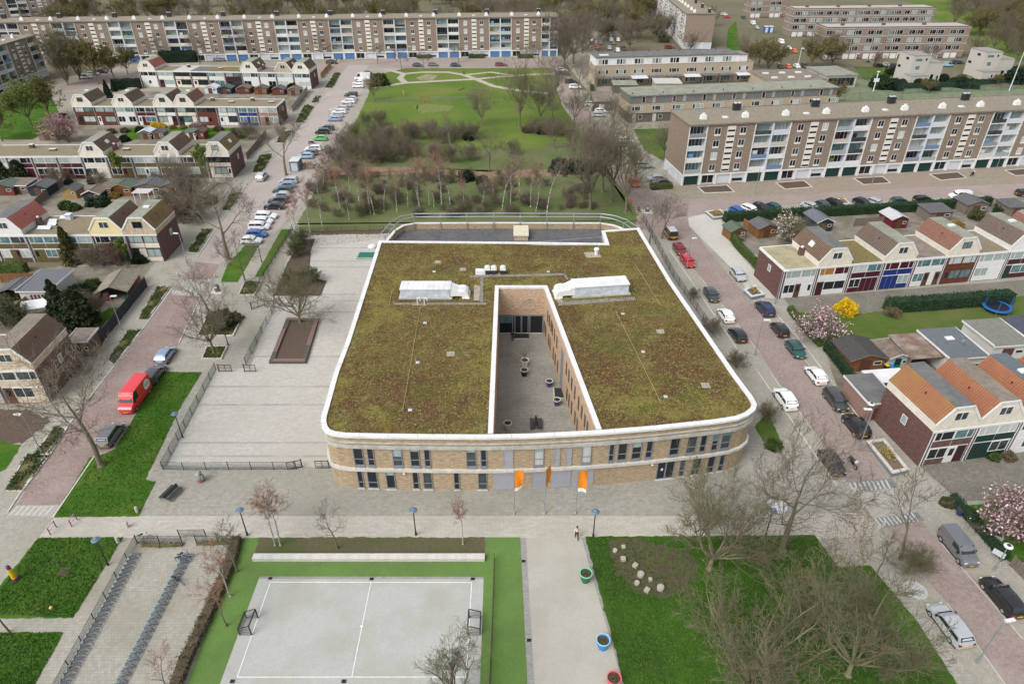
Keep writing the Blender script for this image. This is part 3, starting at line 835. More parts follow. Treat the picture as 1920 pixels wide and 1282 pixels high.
right_poly=[Vector((CO[2].x,INN[15].y))]+INN[15:28]+[Vector((CO[3].x,INN[27].y)),CO[3]]
mid_poly=[CO[0],CO[3],Vector((CO[3].x,INN[27].y)),Vector((CO[0].x,INN[0].y))]
for i,pl in enumerate((left_poly,right_poly,mid_poly)):
	from mathutils.geometry import tessellate_polygon
	b=MB()
	b.v=[(p.x,p.y,RZ-0.03) for p in pl]
	for t in tessellate_polygon([[Vector((p.x,p.y,0)) for p in pl]]):
		A_,B_,C_=[pl[q] for q in t]
		b.f.append(tuple(t) if(B_-A_).cross(C_-A_)>0 else tuple(t[::-1]))
	spart('green_roof',b,SED)
rng=random.Random(5)
def inside(p,poly):
	c=False
	n=len(poly)
	for i in range(n):
		a,e=poly[i],poly[i-1]
		if(a.y>p[1])!=(e.y>p[1]) and p[0]<(e.x-a.x)*(p[1]-a.y)/(e.y-a.y)+a.x:
			c=not c
	return c
for m,cnt in((mat('sedum_dark',(0.075,0.055,0.024),0.95,var=0.3,scale=3),4000),(mat('sedum_light',(0.215,0.18,0.07),0.95,var=0.3,scale=3),3500),(mat('sedum_red',(0.14,0.075,0.04),0.95,var=0.3,scale=3),2500),(mat('sedum_green',(0.085,0.105,0.022),0.95,var=0.3,scale=3),1500)):
	b=MB()
	n=0
	ph=rng.random()*10
	while n<cnt:
		x,y=rng.uniform(-22,28),rng.uniform(55,110)
		dens=0.5+0.5*math.sin(x*0.45+ph+1.7*math.sin(y*0.23+ph))*math.sin(y*0.4+2*ph)
		if rng.random()>dens:
			continue
		if not any(inside((x,y),pl) for pl in(left_poly,right_poly,mid_poly)):
			continue
		r,h,t=rng.uniform(0.06,0.17),rng.uniform(0.05,0.14),rng.random()*6.28
		z=RZ-0.035
		P3=[(x+r*math.cos(t+q*2.094),y+r*math.sin(t+q*2.094),z) for q in range(3)]+[(x,y,z+h)]
		b.add(P3,[(0,1,3),(1,2,3),(2,0,3)])
		n+=1
	spart('sedum',b,m,kind='stuff')
def on_path(u,v,z,path):
	p=Vector(tuple(G(u,v,z)[:2]))
	best=None
	for i in range(len(path)-1):
		a,c=path[i],path[i+1]
		d=c-a
		t=max(0,min(1,(p-a).dot(d)/d.length_squared))
		q=a+d*t
		if best is None or(p-q).length<best[0]:
			best=((p-q).length,q,d.normalized())
	return best[1],best[2]
SMOOTHF=[]
for i in range(len(FRONT)-1):
	SMOOTHF.append(FRONT[i])
def school_window(c,d,w,z0,z1,kind='window',glass=None,sill=True,inset=0.22,transom=0.34,panel=0.45):
	"""frame with transom, glass, grey panel under it; c on roof outline, d along the wall"""
	nrm=Vector((-d.y,d.x))
	root=bpy.data.objects.new(kind,None)
	o=c+nrm*(inset-0.03)
	ang=math.atan2(d.y,d.x)
	fr=MB()
	h=z1-z0
	t=0.09
	fr.box(-w/2,-w/2+t,-0.06,0.1,0,h)
	fr.box(w/2-t,w/2,-0.06,0.1,0,h)
	fr.box(-w/2+t,w/2-t,-0.05,0.1,h-t,h)
	fr.box(-w/2+t,w/2-t,-0.05,0.1,0,t)
	zt=panel+(h-panel)*transom
	if panel:
		fr.box(-w/2+t,w/2-t,-0.045,0.1,t,panel)
	if transom:
		fr.box(-w/2+t,w/2-t,-0.05,0.1,zt-0.045,zt+0.045)
	f=fr.build(kind,GREYFRAME if kind!='metal_panel' else GREYPANEL,school,(o.x,o.y-70,z0),ang)
	if kind!='metal_panel':
		MB().box(-w/2+t,w/2-t,0.0,0.1,t,h-t).build('pane',glass or rng.choice([GL_DARK,GL_DARK,GL_MID]),f)
		if panel and rng.random()<0.55:
			MB().box(-w/2+t+0.02,w/2-t-0.02,-0.008,-0.001,h-t-rng.uniform(0.25,1.1),h-t).build('blind',rng.choice([GL_PALE,GL_TEAL,GREYPANEL,GL_MID]),f)
	else:
		MB().box(-w/2+t,w/2-t,-0.01,0.1,t,h-t).build('panel',GREYPANEL,f)
	if sill:
		MB().box(-w/2-0.05,w/2+0.05,-0.2,0.02,-0.10,-0.01).build('sill',CONC_LIGHT,f)
	return f
def pxw(u0,u1,v,z,path):
	a,d=on_path(u0,v,z,path)
	c,_d=on_path(u1,v,z,path)
	m,d=on_path((u0+u1)/2,v,z,path)
	return m,(c-a).normalized(),(c-a).length
C4=lambda x:590+x/5.333
C5=lambda x:1080+x/5.333
C8=lambda x:740+x/3.355
for x0,x1 in((400,492),(540,600),(790,880),(965,1052),(1105,1160),(1523,1615),(1665,1718)):
	m,d,w=pxw(C4(x0),C4(x1),853,4.9,FRONT)
	school_window(m,d,w+0.1,3.34,6.28,sill=False)
for x0,x1,kd in((683,743,'metal_panel'),(876,935,'window'),(1003,1038,'metal_panel'),(1078,1112,'metal_panel'),(1180,1237,'window')):
	m,d,w=pxw(C8(x0),C8(x1),855,4.9,FRONT)
	school_window(m,d,w+0.1,3.34,6.28,kind=kd,glass=GL_WHITE,sill=False)
for x0,x1,y in((325,372,780),(420,508,790),(558,650,770),(695,755,750),(935,1030,730),(1098,1195,700),(1232,1292,690),(1345,1408,670),(1440,1540,660)):
	m,d,w=pxw(C5(x0),C5(x1),700+y/5.333,4.9,FRONT)
	school_window(m,d,w+0.1,3.34,6.28,sill=False)
for x0,x1,y in((440,490,1040),(538,632,1045),(985,1040,1060),(1090,1175,1065),(1395,1445,1075),(1637,1722,1070)):
	m,d,w=pxw(C4(x0),C4(x1),700+y/5.333,1.5,FRONT)
	school_window(m,d,w+0.1,0.16,2.88,panel=0)
m,d,w=pxw(C4(722),C4(805),897,1.5,FRONT)
school_window(m,d,w+0.1,0.12,2.88,kind='door',glass=GL_DARK,transom=0,panel=0.2)
for x0,x1 in((622,755),(985,1110),(1118,1255)):
	m,d,w=pxw(C8(x0),C8(x1),897,1.5,FRONT)
	nrm=Vector((-d.y,d.x))
	o=m+nrm*0.19
	f=MB().box(-w/2,w/2,0,0.1,0.05,2.88).build('shutter_door',GREYPANEL,school,(o.x,o.y-70,0),math.atan2(d.y,d.x))
	for q in range(4):
		MB().box(-w/2+0.06,w/2-0.06,-0.03,0.0,0.12+q*0.69,0.12+q*0.69+0.63).build('door_panel',GREYPANEL,f)
m,d,w=pxw(C8(858),C8(950),897,1.5,FRONT)
school_window(m,d,w,0.05,2.88,kind='metal_panel',sill=False,panel=0,transom=0)
m,d,w=pxw(C5(800),C5(985),880,1.5,FRONT)
f=school_window(m,d,w,0.12,2.88,kind='entrance_door',glass=GL_DARK,transom=0,panel=0)
MB().box(-0.07,0.07,-0.06,0.1,0.09,2.67).build('mullion',GREYFRAME,f)
MB().box(-0.55,-0.3,-0.012,0,1.3,1.65).build('notice',WHITE,f)
for x0,x1,y in((1030,1085,940),(1155,1240,920),(1310,1385,910),(1435,1490,900)):
	m,d,w=pxw(C5(x0),C5(x1),700+y/5.333,1.5,FRONT)
	school_window(m,d,w+0.1,0.16,2.88,panel=0)
for u,v in((590+893/5.333,889),(1080+770/5.333,873.5)):
	m,d=on_path(u,v,2.55,FRONT)
	nrm=Vector((-d.y,d.x))
	c=m+nrm*0.12
	MB().lathe([(0.05,-0.14),(0.14,-0.08),(0.16,0),(0.1,0.1),(0.02,0.14)],12).build('wall_lamp',WHITE,school,(c.x,c.y-70,2.6))
RW=[CT[3],CT[2]]
C6=lambda x,y:(860+x/4.273,530+y/4.273)
LW=[CT[0],CT[1]]
for z,h0,h1,pts in((5.1,4.15,6.1,((730,270),(745,305),(763,345),(775,375),(788,420),(808,475),(888,690),(908,745),(932,810),(955,880),(985,965),(1013,1035),(1038,1105),(1068,1160))),(1.8,0.75,2.75,((690,350),(703,385),(725,455),(737,490),(765,565),(782,610),(803,665),(882,890),(895,940),(918,1000),(945,1080),(968,1130)))):
	for x,y in pts:
		u,v=C6(x,y)
		m,d=on_path(u,v,z,RW)
		ang=math.atan2(d.y,d.x)+math.pi
		f=MB()
		w=0.62
		for q in((-w/2,-w/2+0.08,0,h1-h0),(w/2-0.08,w/2,0,h1-h0),(-w/2,w/2,0.001,0.08),(-w/2,w/2,h1-h0-0.08,h1-h0-0.001),(-0.03,0.03,0.002,h1-h0-0.002)):
			f.box(q[0],q[1],-0.05,0.02,q[2],q[3])
		fo=f.build('window',BROWNDOOR,school,(m.x-0.0,m.y-70,h0),ang-math.pi+0)
		fo.rotation_euler=(0,0,math.atan2(d.y,d.x)+(0 if(-d.y)>0 else math.pi)+math.pi)
		MB().box(-w/2+0.08,w/2-0.08,-0.02,0.02,0.08,h1-h0-0.08).build('pane',GL_MID,fo)
		MB().box(-w/2-0.04,w/2+0.04,-0.16,0.0,-0.1,-0.01).build('sill',CONC_LIGHT,fo)
u,v=C6(850,600)
m,d=on_path(u,v,5,RW)
fo=MB().box(-0.8,0.8,-0.06,0.0,0.02,6.3).build('door',GREYFRAME,school,(m.x,m.y-70,0),math.atan2(d.y,d.x)+(0 if(-d.y)>0 else math.pi)+math.pi)
MB().box(-0.7,0.7,-0.08,-0.05,2.6,6.2).build('pane',GL_MID,fo)
MB().box(-0.7,0.7,-0.08,-0.05,0.1,2.4).build('pane',GL_DARK,fo)
yb=CT[0].y-0.03
xl,xr=CT[0].x,CT[3].x
fo=bpy.data.objects.new('glass_front',MB().box(xl,xr,yb-0.02,yb+0.05,0.0,3.3).mesh('glass_front',GL_DARK))
COL.objects.link(fo)
fo.parent=school
fo.location=SL
for x in(xl+0.05,lerp(xl,xr,0.31),lerp(xl,xr,0.36),lerp(xl,xr,0.50),lerp(xl,xr,0.515),lerp(xl,xr,0.66),lerp(xl,xr,0.70),xr-0.05):
	MB().box(x-0.07,x+0.07,yb-0.1,yb-0.02,0.1,3.2).build('mullion',GREYFRAME,fo)
MB().box(xl,xr,yb-0.12,yb-0.02,3.2,3.32).build('transom',GREYFRAME,fo)
MB().box(xl,xr,yb-0.2,yb-0.02,0.0,0.1).build('sill',CONC_LIGHT,fo)
MB().box(xl+0.2,lerp(xl,xr,0.3),yb-0.03,yb-0.02,1.9,3.1).build('blind',GL_TEAL,fo)
spart('door_mat',MB().box(lerp(xl,xr,0.33),lerp(xl,xr,0.68),yb-1.6,yb-0.2,0.02,0.08),DARKSTEEL)
spart('mat_edge',MB().box(lerp(xl,xr,0.33),lerp(xl,xr,0.68),yb-1.75,yb-1.6,0.02,0.10),CONC_LIGHT)
b=MB()
cx_,cz_=lerp(xl,xr,0.66),5.1
pts=[]
for t in range(25):
	a=t/24*2*math.pi
	r=1.0+0.12*math.sin(3*a)
	pts.append((cx_+r*1.05*math.sin(a)*(1-0.25*math.cos(a)*0.9),yb-0.05,cz_+0.95*math.cos(a)*-1*-1))
for p,q in zip(pts[:-1],pts[1:]):
	b.tube(p,q,0.03,0.03,4)
for k in(-0.35,0.0,0.35):
	b.tube((cx_+k,yb-0.05,cz_+0.75),(cx_+k*0.8,yb-0.05,cz_+0.15),0.025,0.025,4)
spart('wall_figure',b,STEEL)
u,v=C6(820,880)
p=G(u,v,0.1)
spart('door_grating',MB().box(p.x-0.9,p.x+0.6,p.y-1.1,p.y+1.1,0.02,0.09),DARKSTEEL)
spart('grating_rim',MB().box(p.x-1.05,p.x-0.9,p.y-1.2,p.y+1.2,0.02,0.12).box(p.x-0.9,p.x+0.6,p.y-1.2,p.y-1.1,0.02,0.12),CONC_LIGHT)
def air_handler(name,c,d,L,W,h,flip):
	"""long cabinet with ribbed lid, sloped transition, curved ducts"""
	nrm=Vector((-d.y,d.x))
	ang=math.atan2(d.y,d.x)
	o=MB().box(0,L,0,W,0.25,h-0.12).build(name,LIGHTGREY_W,school,(c.x,c.y-70,RZ-0.03),ang)
	MB().box(-0.1,L+0.1,-0.12,W+0.12,h-0.12,h).build('lid',COPING,o)
	n=10
	for k in range(n):
		x=lerp(0.2,L-0.2,k/(n-1))
		MB().box(x-0.03,x+0.03,-0.125,W+0.125,h+0.0,h+0.045).build('lid_rib',WHITE,o)
	for k in range(5):
		x=lerp(0,L,(k+0.5)/5)
		MB().box(x-L/10+0.06,x+L/10-0.06,-0.03,0.0,0.35,h-0.22).build('side_panel',LIGHTGREY_W,o)
	MB().box(-0.3,L+0.3,-0.25,W+0.25,0.02,0.25).build('plinth',CONCRETE,o)
	sgn=1 if not flip else-1
	x0=L if not flip else 0
	prof=[]
	for lane in((0.08,W*0.47),(W*0.53,W-0.08)):
		b=MB()
		pr=[(x0,h-0.05),(x0+sgn*1.2,h*0.66),(x0+sgn*1.7,h*0.70),(x0+sgn*2.2,h*0.66),(x0+sgn*2.55,h*0.5),(x0+sgn*2.7,h*0.22),(x0+sgn*2.7,0.05),(x0+sgn*1.8,0.05),(x0+sgn*1.7,0.35),(x0+sgn*1.2,0.42),(x0,0.35)]
		b.xprism(pr,lane[0],lane[1])
		b.build('curved_duct',WHITE,o)
	MB().box(min(x0+sgn*1.75,x0+sgn*2.85),max(x0+sgn*1.75,x0+sgn*2.85),-0.05,W+0.05,0.0,0.14).build('duct_flange',WHITE,o)
	return o
LIGHTGREY_W=mat('weathered_pale_metal',(0.50,0.55,0.60),0.5,var=0.1,scale=1.5,col3=(0.22,0.25,0.24),big=0.5,bigscale=0.9)
a,c=G(752,560,RZ),G(844,560,RZ)
L1=(c-a).length
air_handler('air_handling_unit',Vector(a[:2]),Vector((1,0)),L1,2.3,1.65,False)
a,c=G(1077,558,RZ),G(1178,551.5,RZ)
air_handler('air_handling_unit',Vector(a[:2]),(Vector(c[:2])-Vector(a[:2])).normalized(),(c-a).length,2.5,1.75,True)
for u in(914,926,943):
	p=G(u,512.5,RZ)
	o=MB().box(-0.4,0.4,-0.4,0.4,0.0,0.75).build('roof_vent',DARKSTEEL,school,(p.x,p.y-70,RZ-0.03))
	MB().box(-0.46,0.46,-0.46,0.46,0.75,0.85).xprism([(-0.46,0.85),(0.46,0.85),(0.40,1.12),(0.2,1.25),(-0.2,1.25),(-0.40,1.12)],-0.44,0.44).build('vent_hood',COPING,o)
p=G(901,512.5,RZ)
spart('roof_box',MB().box(p.x-0.75,p.x+0.75,p.y-0.5,p.y+0.5,RZ-0.03,RZ+0.6),COPING)
for(u,v) in((796,571),(783,571)):
	p=G(u,v,RZ)
	b=MB().tube((p.x,p.y,RZ-0.03),(p.x,p.y,RZ+1.1),0.07,0.07,8)
	b.tube((p.x,p.y,RZ+1.1),(p.x+0.4,p.y,RZ+1.1),0.07,0.07,8).tube((p.x+0.4,p.y,RZ+1.1),(p.x+0.4,p.y,RZ+0.6),0.07,0.07,8)
	spart('roof_pipe',b,WHITE)
p=G(1118,477,RZ)
spart('roof_vent',MB().lathe([(0.3,RZ-0.03),(0.3,RZ+0.8),(0.45,RZ+0.85),(0.4,RZ+1.1),(0.1,RZ+1.2)],12,(p.x,p.y)),COPING)
SHING=mat('roof_shingle_ballast',(0.42,0.38,0.30),0.95,col2=(0.24,0.20,0.15),scale=6.0,bump=0.6,contrast=1.0)
for q in([(1094,473),(1124,472),(1127,482),(1100,483)],[(889,534),(900,534),(899,563),(888,563)],[(908,513),(948,512),(949,517),(908,518)],[(775,567),(798,567),(800,572),(773,572)],[(1042,552),(1058,566),(1048,568),(1038,558)]):
	spart('shingle_bed',MB().flat([tuple(G(u,v,RZ)[:2]) for u,v in q],RZ-0.02),SHING)
TILEWALK=paver('roof_walk_tiles',(0.23,0.22,0.20),(0.19,0.18,0.165),(0.12,0.115,0.10),(0.5,0.5),speck=0.2)
for q in([(880,516),(1060,512),(1061,516),(881,520)],[(900,519),(906,519),(906,566),(900,566)],[(740,567),(912,567),(912,571),(738,571)],[(1050,566),(1190,556),(1192,562),(1045,573)],[(1056,514),(1062,514),(1066,524),(1060,524)]):
	spart('walkway',MB().flat([tuple(G(u,v,RZ)[:2]) for u,v in q],RZ-0.016),TILEWALK)
for(u,v) in((845,663),(1238,621),(1323,722),(821,491),(868,505)):
	p=G(u,v,RZ)
	o=MB().box(-0.5,0.5,-0.5,0.5,0,0.04).build('drain_surround',SHING,school,(p.x,p.y-70,RZ-0.03))
	MB().box(-0.17,0.17,-0.17,0.17,0.04,0.10).build('drain_cover',STEEL,o)
for(u,v) in((797,605),(783,679),(769,768),(1168,588),(1206,659),(1248,743),(1028,509),(814,509)):
	p=G(u,v,RZ)
	o=MB().box(-0.22,0.22,-0.22,0.22,0,0.05).build('anchor_plate',LIGHTGREY,school,(p.x,p.y-70,RZ-0.03))
	MB().tube((0,0,0.05),(0,0,0.3),0.04,0.04,6).build('anchor_post',STEEL,o)
CABLE=mat('safety_cable',(0.45,0.36,0.20),0.7)
for(p,q) in(((788,577),(755,772)),((1155,585),(1240,757)),((1190,495),(1238,573)),((735,546),(729,575))):
	a,c=G(*p,RZ),G(*q,RZ)
	spart('safety_cable',MB().tube((a.x,a.y,RZ+0.08),(c.x,c.y,RZ+0.08),0.022,0.022,4),CABLE)
TZ=3.7
tp=[(716,458),(727,446),(738,432),(755,421.5),(780,417.2),(940,416.5),(1125,417.2),(1150,421),(1170,428),(1195,445)]
TP=[Vector(tuple(G(u,v,TZ+1.15)[:2])) for u,v in tp]
tpoly=[(p.x,p.y) for p in TP]+[(TP[-1].x,103),(TP[0].x,103)]
spart('terrace_floor',MB().flat(tpoly,TZ),paver('terrace_tiles',(0.115,0.115,0.12),(0.085,0.086,0.09),(0.055,0.055,0.058),(0.6,0.6),speck=0.2,stain=(0.15,0.145,0.13),stainamt=0.5,stainscale=0.2))
b=MB()
ring(b,TP[::-1],0.0,0.45,0.0,TZ+1.05,closed=False)
spart('terrace_wall',b,BRICK_SCHOOL)
b=MB()
ring(b,TP[::-1],-0.04,0.5,TZ+1.05,TZ+1.17,closed=False)
spart('terrace_coping',b,COPING)
RAILP=offset(TP[::-1],0.65,False)[::-1]
RAILO=offset(TP[::-1],-0.45,False)[::-1]
def along(path,step):
	res,acc,nxt=[],0.0,0.3
	for a,c in zip(path[:-1],path[1:]):
		L=(c-a).length
		while nxt<=acc+L:
			res.append((a+(c-a)*((nxt-acc)/L),(c-a).normalized()))
			nxt+=step
		acc+=L
	return res
b1,b2=MB(),MB()
for path,z,bb in((RAILP,TZ+2.55,b1),(RAILO,TZ+2.75,b2)):
	for a,c in zip(path[:-1],path[1:]):
		bb.tube((*a,z),(*c,z),0.085,0.085,6)
spart('screen_rail',b1,STEEL)
spart('screen_rail',b2,STEEL)
for p,d in along(RAILP,5.05):
	n=Vector((-d.y,d.x))
	n=n if n.y>0 else-n
	q=p+n*1.1
	b=MB().tube((*p,TZ),(*p,TZ+2.55),0.075,0.075,6).tube((*p,TZ+2.55),(*q,TZ+2.75),0.06,0.06,6)
	spart('screen_post',b,STEEL)
a,c=G(964,451,TZ),G(990,451,TZ)
o=MB().box(0,c.x-a.x,0,3.9,0.0,0.95).build('slatted_shelter',CREAMWOOD,school,(a.x,a.y-70,TZ))
w=c.x-a.x
for k in range(8):
	y=-0.15+k*0.49
	MB().box(-0.12,w+0.12,y,y+0.42,0.97+k*0.05,1.03+k*0.05).build('roof_plank',mat('pale_planks',(0.62,0.58,0.44),0.8,var=0.12),o)
q0,q1=G(1008,454,TZ+0.9),G(1126,444.5,TZ+0.9)
b=MB().tube(q0,q1,0.05,0.05,6)
for k in range(5):
	t=k/4
	p=q0+(q1-q0)*t
	b.tube((p.x,p.y,TZ),(p.x,p.y,TZ+0.9),0.04,0.04,6)
spart('ramp_railing',b,STEEL)
# ---------------------------------------------------------------- terraced houses
MESHES={}
def shared(key,make):
	if key not in MESHES:
		MESHES[key]=make()
	return MESHES[key]
def win_mesh(w,h,m,mull=(),t=0.07):
	def mk():
		b=MB()
		b.box(0,t,-0.05,0.02,0,h).box(w-t,w,-0.05,0.02,0,h).box(t,w-t,-0.05,0.02,0,t).box(t,w-t,-0.05,0.02,h-t,h)
		for x in mull:
			b.box(x-t/2,x+t/2,-0.048,0.018,t,h-t)
		return b.mesh('window',m)
	return shared(('win',round(w,2),round(h,2),m.name,tuple(mull),t),mk)
def pane_mesh(w,h,m,t=0.07):
	return shared(('pane',round(w,2),round(h,2),m.name,t),lambda:MB().box(t,w-t,-0.015,0.01,t,h-t).mesh('pane',m))
def window(root,x,z,w,h,frame,glass,mull=(),y=0.0,t=0.07,rot=None,name='window'):
	f=put(name,win_mesh(w,h,frame,mull,t),root,(x,y,z),rot)
	put('pane',pane_mesh(w,h,glass,t),f)
	return f
def panel_mesh(w,h,m,d=0.04):
	return shared(('panel',round(w,2),round(h,2),m.name,d),lambda:MB().box(0,w,-d,0.01,0,h).mesh('panel',m))
def tile_slope_mesh(x0,z0,x1,z1,d,m,cw=0.34,ch=0.38):
	key=('tiles',x0,z0,x1,z1,d,m.name,cw)
	def mk():
		e=Vector((x1-x0,0,z1-z0))
		L=e.length
		e.normalize()
		n=Vector((-e.z,0,e.x)) if x1>x0 else Vector((e.z,0,-e.x))
		rows,cols=max(2,round(L/ch)),max(2,round(d/cw))
		b=MB()
		for r in range(rows):
			p0,p1=r*L/rows-0.02,(r+1)*L/rows
			for c in range(cols):
				ya,yb,yc=c*d/cols,(c+0.62)*d/cols,(c+1)*d/cols
				for(y0,y1,h) in((ya,yb,0.05),(yb,yc,0.012)):
					A=Vector((x0,0,z0))+e*p0+n*(h+0.05)
					B=Vector((x0,0,z0))+e*p1+n*(h+0.005)
					C=Vector((x0,0,z0))+e*p0
					b.add([(A.x,y0,A.z),(A.x,y1,A.z),(B.x,y1,B.z),(B.x,y0,B.z),(C.x,y0,C.z),(C.x,y1,C.z)],[(0,1,2,3),(4,5,1,0)])
		return b.mesh('roof_tiles',m)
	return shared(key,mk)
EAVE,KNEE,TOPZ,RUN=5.45,6.5,8.75,1.7
FRAMES={'w':WHITE,'d':mat('dark_frame',(0.03,0.025,0.022),0.5),'b':BROWNDOOR,'g':GREYFRAME}
hr=random.Random(11)
def house(o,ang,w,d,kind,frame='w',panel=WHITE,low='dw',tiles=TILE_BROWN,tiles2=None,deck=BITUMEN_GREEN,gable=CREAM,brick=BRICK_RED,label='',group='terraced houses',glass=None,roofm=GRAVEL,extras='',end=''):
	h=thing('terraced_house',label,'house',(o.x,o.y,0),ang,group)
	fm=FRAMES[frame]
	put('wall',shared(('hwall',round(w,2),d,brick.name),lambda:MB().box(0.005,w-0.005,0,d,0,EAVE-0.05).mesh('wall',brick)),h)
	put('facade_frame',shared(('hframe',round(w,2),fm.name),lambda:MB().box(0.55,w-0.08,-0.035,0.0,0.08,EAVE-0.25).mesh('facade_frame',fm)),h)
	x0,x1=0.62,w-0.14
	W=x1-x0
	gs=glass or[hr.choice(GLASSES) for _ in range(4)]
	half=(W-0.1)/2
	window(h,x0,3.85,half,1.32,fm,gs[0],(half*0.34,),y=-0.035)
	window(h,x0+half+0.1,3.85,half,1.32,fm,gs[1],(half*0.66,),y=-0.035)
	put('spandrel_panel',panel_mesh(half,0.95,panel),h,(x0,-0.035,2.82))
	put('spandrel_panel',panel_mesh(half,0.95,panel),h,(x0+half+0.1,-0.035,2.82))
	x=x0
	share={'d':1.0,'w':2.0,'p':1.0,'W':3.0,'n':0.8}
	tot=sum(share[c] for c in low)
	for c in low:
		ww=W*share[c]/tot-0.06
		if c=='d':
			dm=hr.choice([WHITE,BROWNDOOR,DKGREEN,panel,MAROON])
			do=put('door',shared(('door',round(ww,2),dm.name),lambda:MB().box(0,ww,-0.05,0.0,0,2.5).mesh('door',dm)),h,(x,-0.035,0.12))
			put('door_pane',shared(('doorpane',round(ww,2)),lambda:MB().box(ww*0.25,ww*0.75,-0.06,-0.05,1.1,2.2).mesh('door_pane',GL_DARK)),do)
		elif c=='p':
			put('panel',panel_mesh(ww,2.5,panel),h,(x,-0.035,0.12))
		else:
			window(h,x,1.0,ww,1.62,fm,gs[2 if c=='w' else 3],(ww*0.5,) if ww>1.3 else(),y=-0.035)
			put('panel',panel_mesh(ww,0.85,panel),h,(x,-0.035,0.12))
		x+=ww+0.06
	put('drainpipe',shared(('pipe',),lambda:MB().tube((0,0,0),(0,0,EAVE),0.06,0.06,6).mesh('drainpipe',LIGHTGREY)),h,(0.12,-0.09,0))
	if kind=='F':
		put('fascia',shared(('fascia',round(w,2)),lambda:MB().box(0,w,-0.16,0.0,EAVE-0.25,EAVE+0.12).mesh('fascia',WHITE)),h)
		put('roof',shared(('froof',round(w,2),d,roofm.name),lambda:MB().box(0.003,w-0.003,0.0,d-0.1,EAVE-0.05,EAVE+0.06).mesh('roof',roofm)),h)
		put('roof_edge',shared(('redge',round(w,2),d),lambda:MB().box(0,w,d-0.1,d+0.08,EAVE-0.2,EAVE+0.15).mesh('roof_edge',WHITE)),h)
		if 'L' in end:
			put('roof_edge',shared(('redgeL',d),lambda:MB().box(-0.06,0.2,0.0,d-0.1,EAVE-0.22,EAVE+0.14).mesh('roof_edge',WHITE)),h)
		if 'R' in end:
			put('roof_edge',shared(('redgeL',d),lambda:MESHES[('redgeL',d)]) if('redgeL',d) in MESHES else shared(('redgeL',d),lambda:MB().box(-0.06,0.2,0.0,d-0.1,EAVE-0.22,EAVE+0.14).mesh('roof_edge',WHITE)),h,(w-0.14,0,0))
		if 'c' in extras:
			ch=put('chimney',shared(('chim',),lambda:MB().box(-0.5,0.5,-0.4,0.4,0,0.85).mesh('chimney',BRICK_RED)),h,(w*0.5,d*0.75,EAVE+0.06))
			put('chimney_cap',shared(('chimcap',),lambda:MB().box(-0.58,0.58,-0.48,0.48,0.85,0.97).mesh('chimney_cap',CONC_LIGHT)),ch)
		if 'v' in extras:
			ch=put('roof_box',shared(('rbox',),lambda:MB().box(-0.75,0.75,-0.35,0.35,0,0.4).mesh('roof_box',FELT)),h,(w*0.55,d*0.5,EAVE+0.06))
			put('lid',shared(('rboxlid',),lambda:MB().box(-0.82,0.82,-0.42,0.42,0.4,0.48).mesh('lid',CONC_LIGHT)),ch)
		if 'p' in extras:
			for k in range(2):
				put('vent_pipe',shared(('vpipe',),lambda:MB().tube((0,0,0),(0,0,1.0),0.09,0.09,8,True).mesh('vent_pipe',STEEL)),h,(w*0.3+k*0.4,d*0.6,EAVE+0.06))
		if 's' in extras:
			for k,(a,c,e) in enumerate(((0.2,0.25,2.4),(0.35,0.45,1.6),(0.25,0.62,1.5),(0.45,0.82,2.6))):
				pn=put('solar_panel',shared(('solar',e),lambda:MB().add([(0,0,0.15),(e,0,0.15),(e,0.7,0.55),(0,0.7,0.55),(0,0,0.1),(e,0,0.1),(e,0.7,0.5),(0,0.7,0.5)],[(0,1,2,3),(4,7,6,5),(0,4,5,1),(2,6,7,3)]).mesh('solar_panel',LIGHTGREY)),h,(w*a,d*c,EAVE+0.06))
				put('panel_foot',shared(('solarf',e),lambda:MB().box(0.1,0.5,0.3,0.6,0,0.3).box(e-0.5,e-0.1,0.3,0.6,0,0.3).mesh('panel_foot',DARKSTEEL)),pn)
			ch=put('roof_box',shared(('rbox2',),lambda:MB().box(-0.5,0.5,-0.5,0.5,0,0.9).box(-0.62,0.62,-0.62,0.62,0.9,1.0).mesh('roof_box',LIGHTGREY)),h,(w*0.75,d*0.85,EAVE+0.06))
	else:
		prof=[(0.01,EAVE-0.05),(w-0.01,EAVE-0.05),(w-0.01,KNEE),(w-RUN,TOPZ-0.04),(RUN,TOPZ-0.04),(0.01,KNEE)]
		put('gable_storey',shared(('gab',round(w,2),d,gable.name),lambda:MB().xprism(prof,-0.06,d).mesh('gable_storey',gable)),h)
		put('fascia',shared(('fasciaG',round(w,2)),lambda:MB().box(0,w,-0.14,-0.06,EAVE-0.25,EAVE+0.02).mesh('fascia',WHITE)),h)
		for nm,a in(('roof_tiles',(0.0,KNEE,RUN,TOPZ,d)),('roof_tiles',(w,KNEE,w-RUN,TOPZ,d))):
			o2=put(nm,tile_slope_mesh(*a,tiles),h)
			o2['kind']='stuff'
		put('roof_deck',shared(('deck',round(w,2),d,deck.name),lambda:MB().box(RUN-0.02,w-RUN+0.02,-0.1,d+0.05,TOPZ-0.04,TOPZ+0.05).mesh('roof_deck',deck)),h)
		barge=MB()
		for pa,pb in(((-0.02,KNEE-0.1),(RUN,TOPZ-0.05)),((w+0.02,KNEE-0.1),(w-RUN,TOPZ-0.05)),((RUN-0.05,TOPZ-0.02),(w-RUN+0.05,TOPZ-0.02))):
			A,B=Vector((pa[0],0,pa[1])),Vector((pb[0],0,pb[1]))
			e=(B-A).normalized()
			n=Vector((-e.z,0,e.x))*0.14
			if n.z<0:
				n=-n
			P=[A-n*1.4,B-n*1.4,B+n*0.6,A+n*0.6]
			barge.xprism([(p.x,p.z) for p in P],-0.16,-0.065)
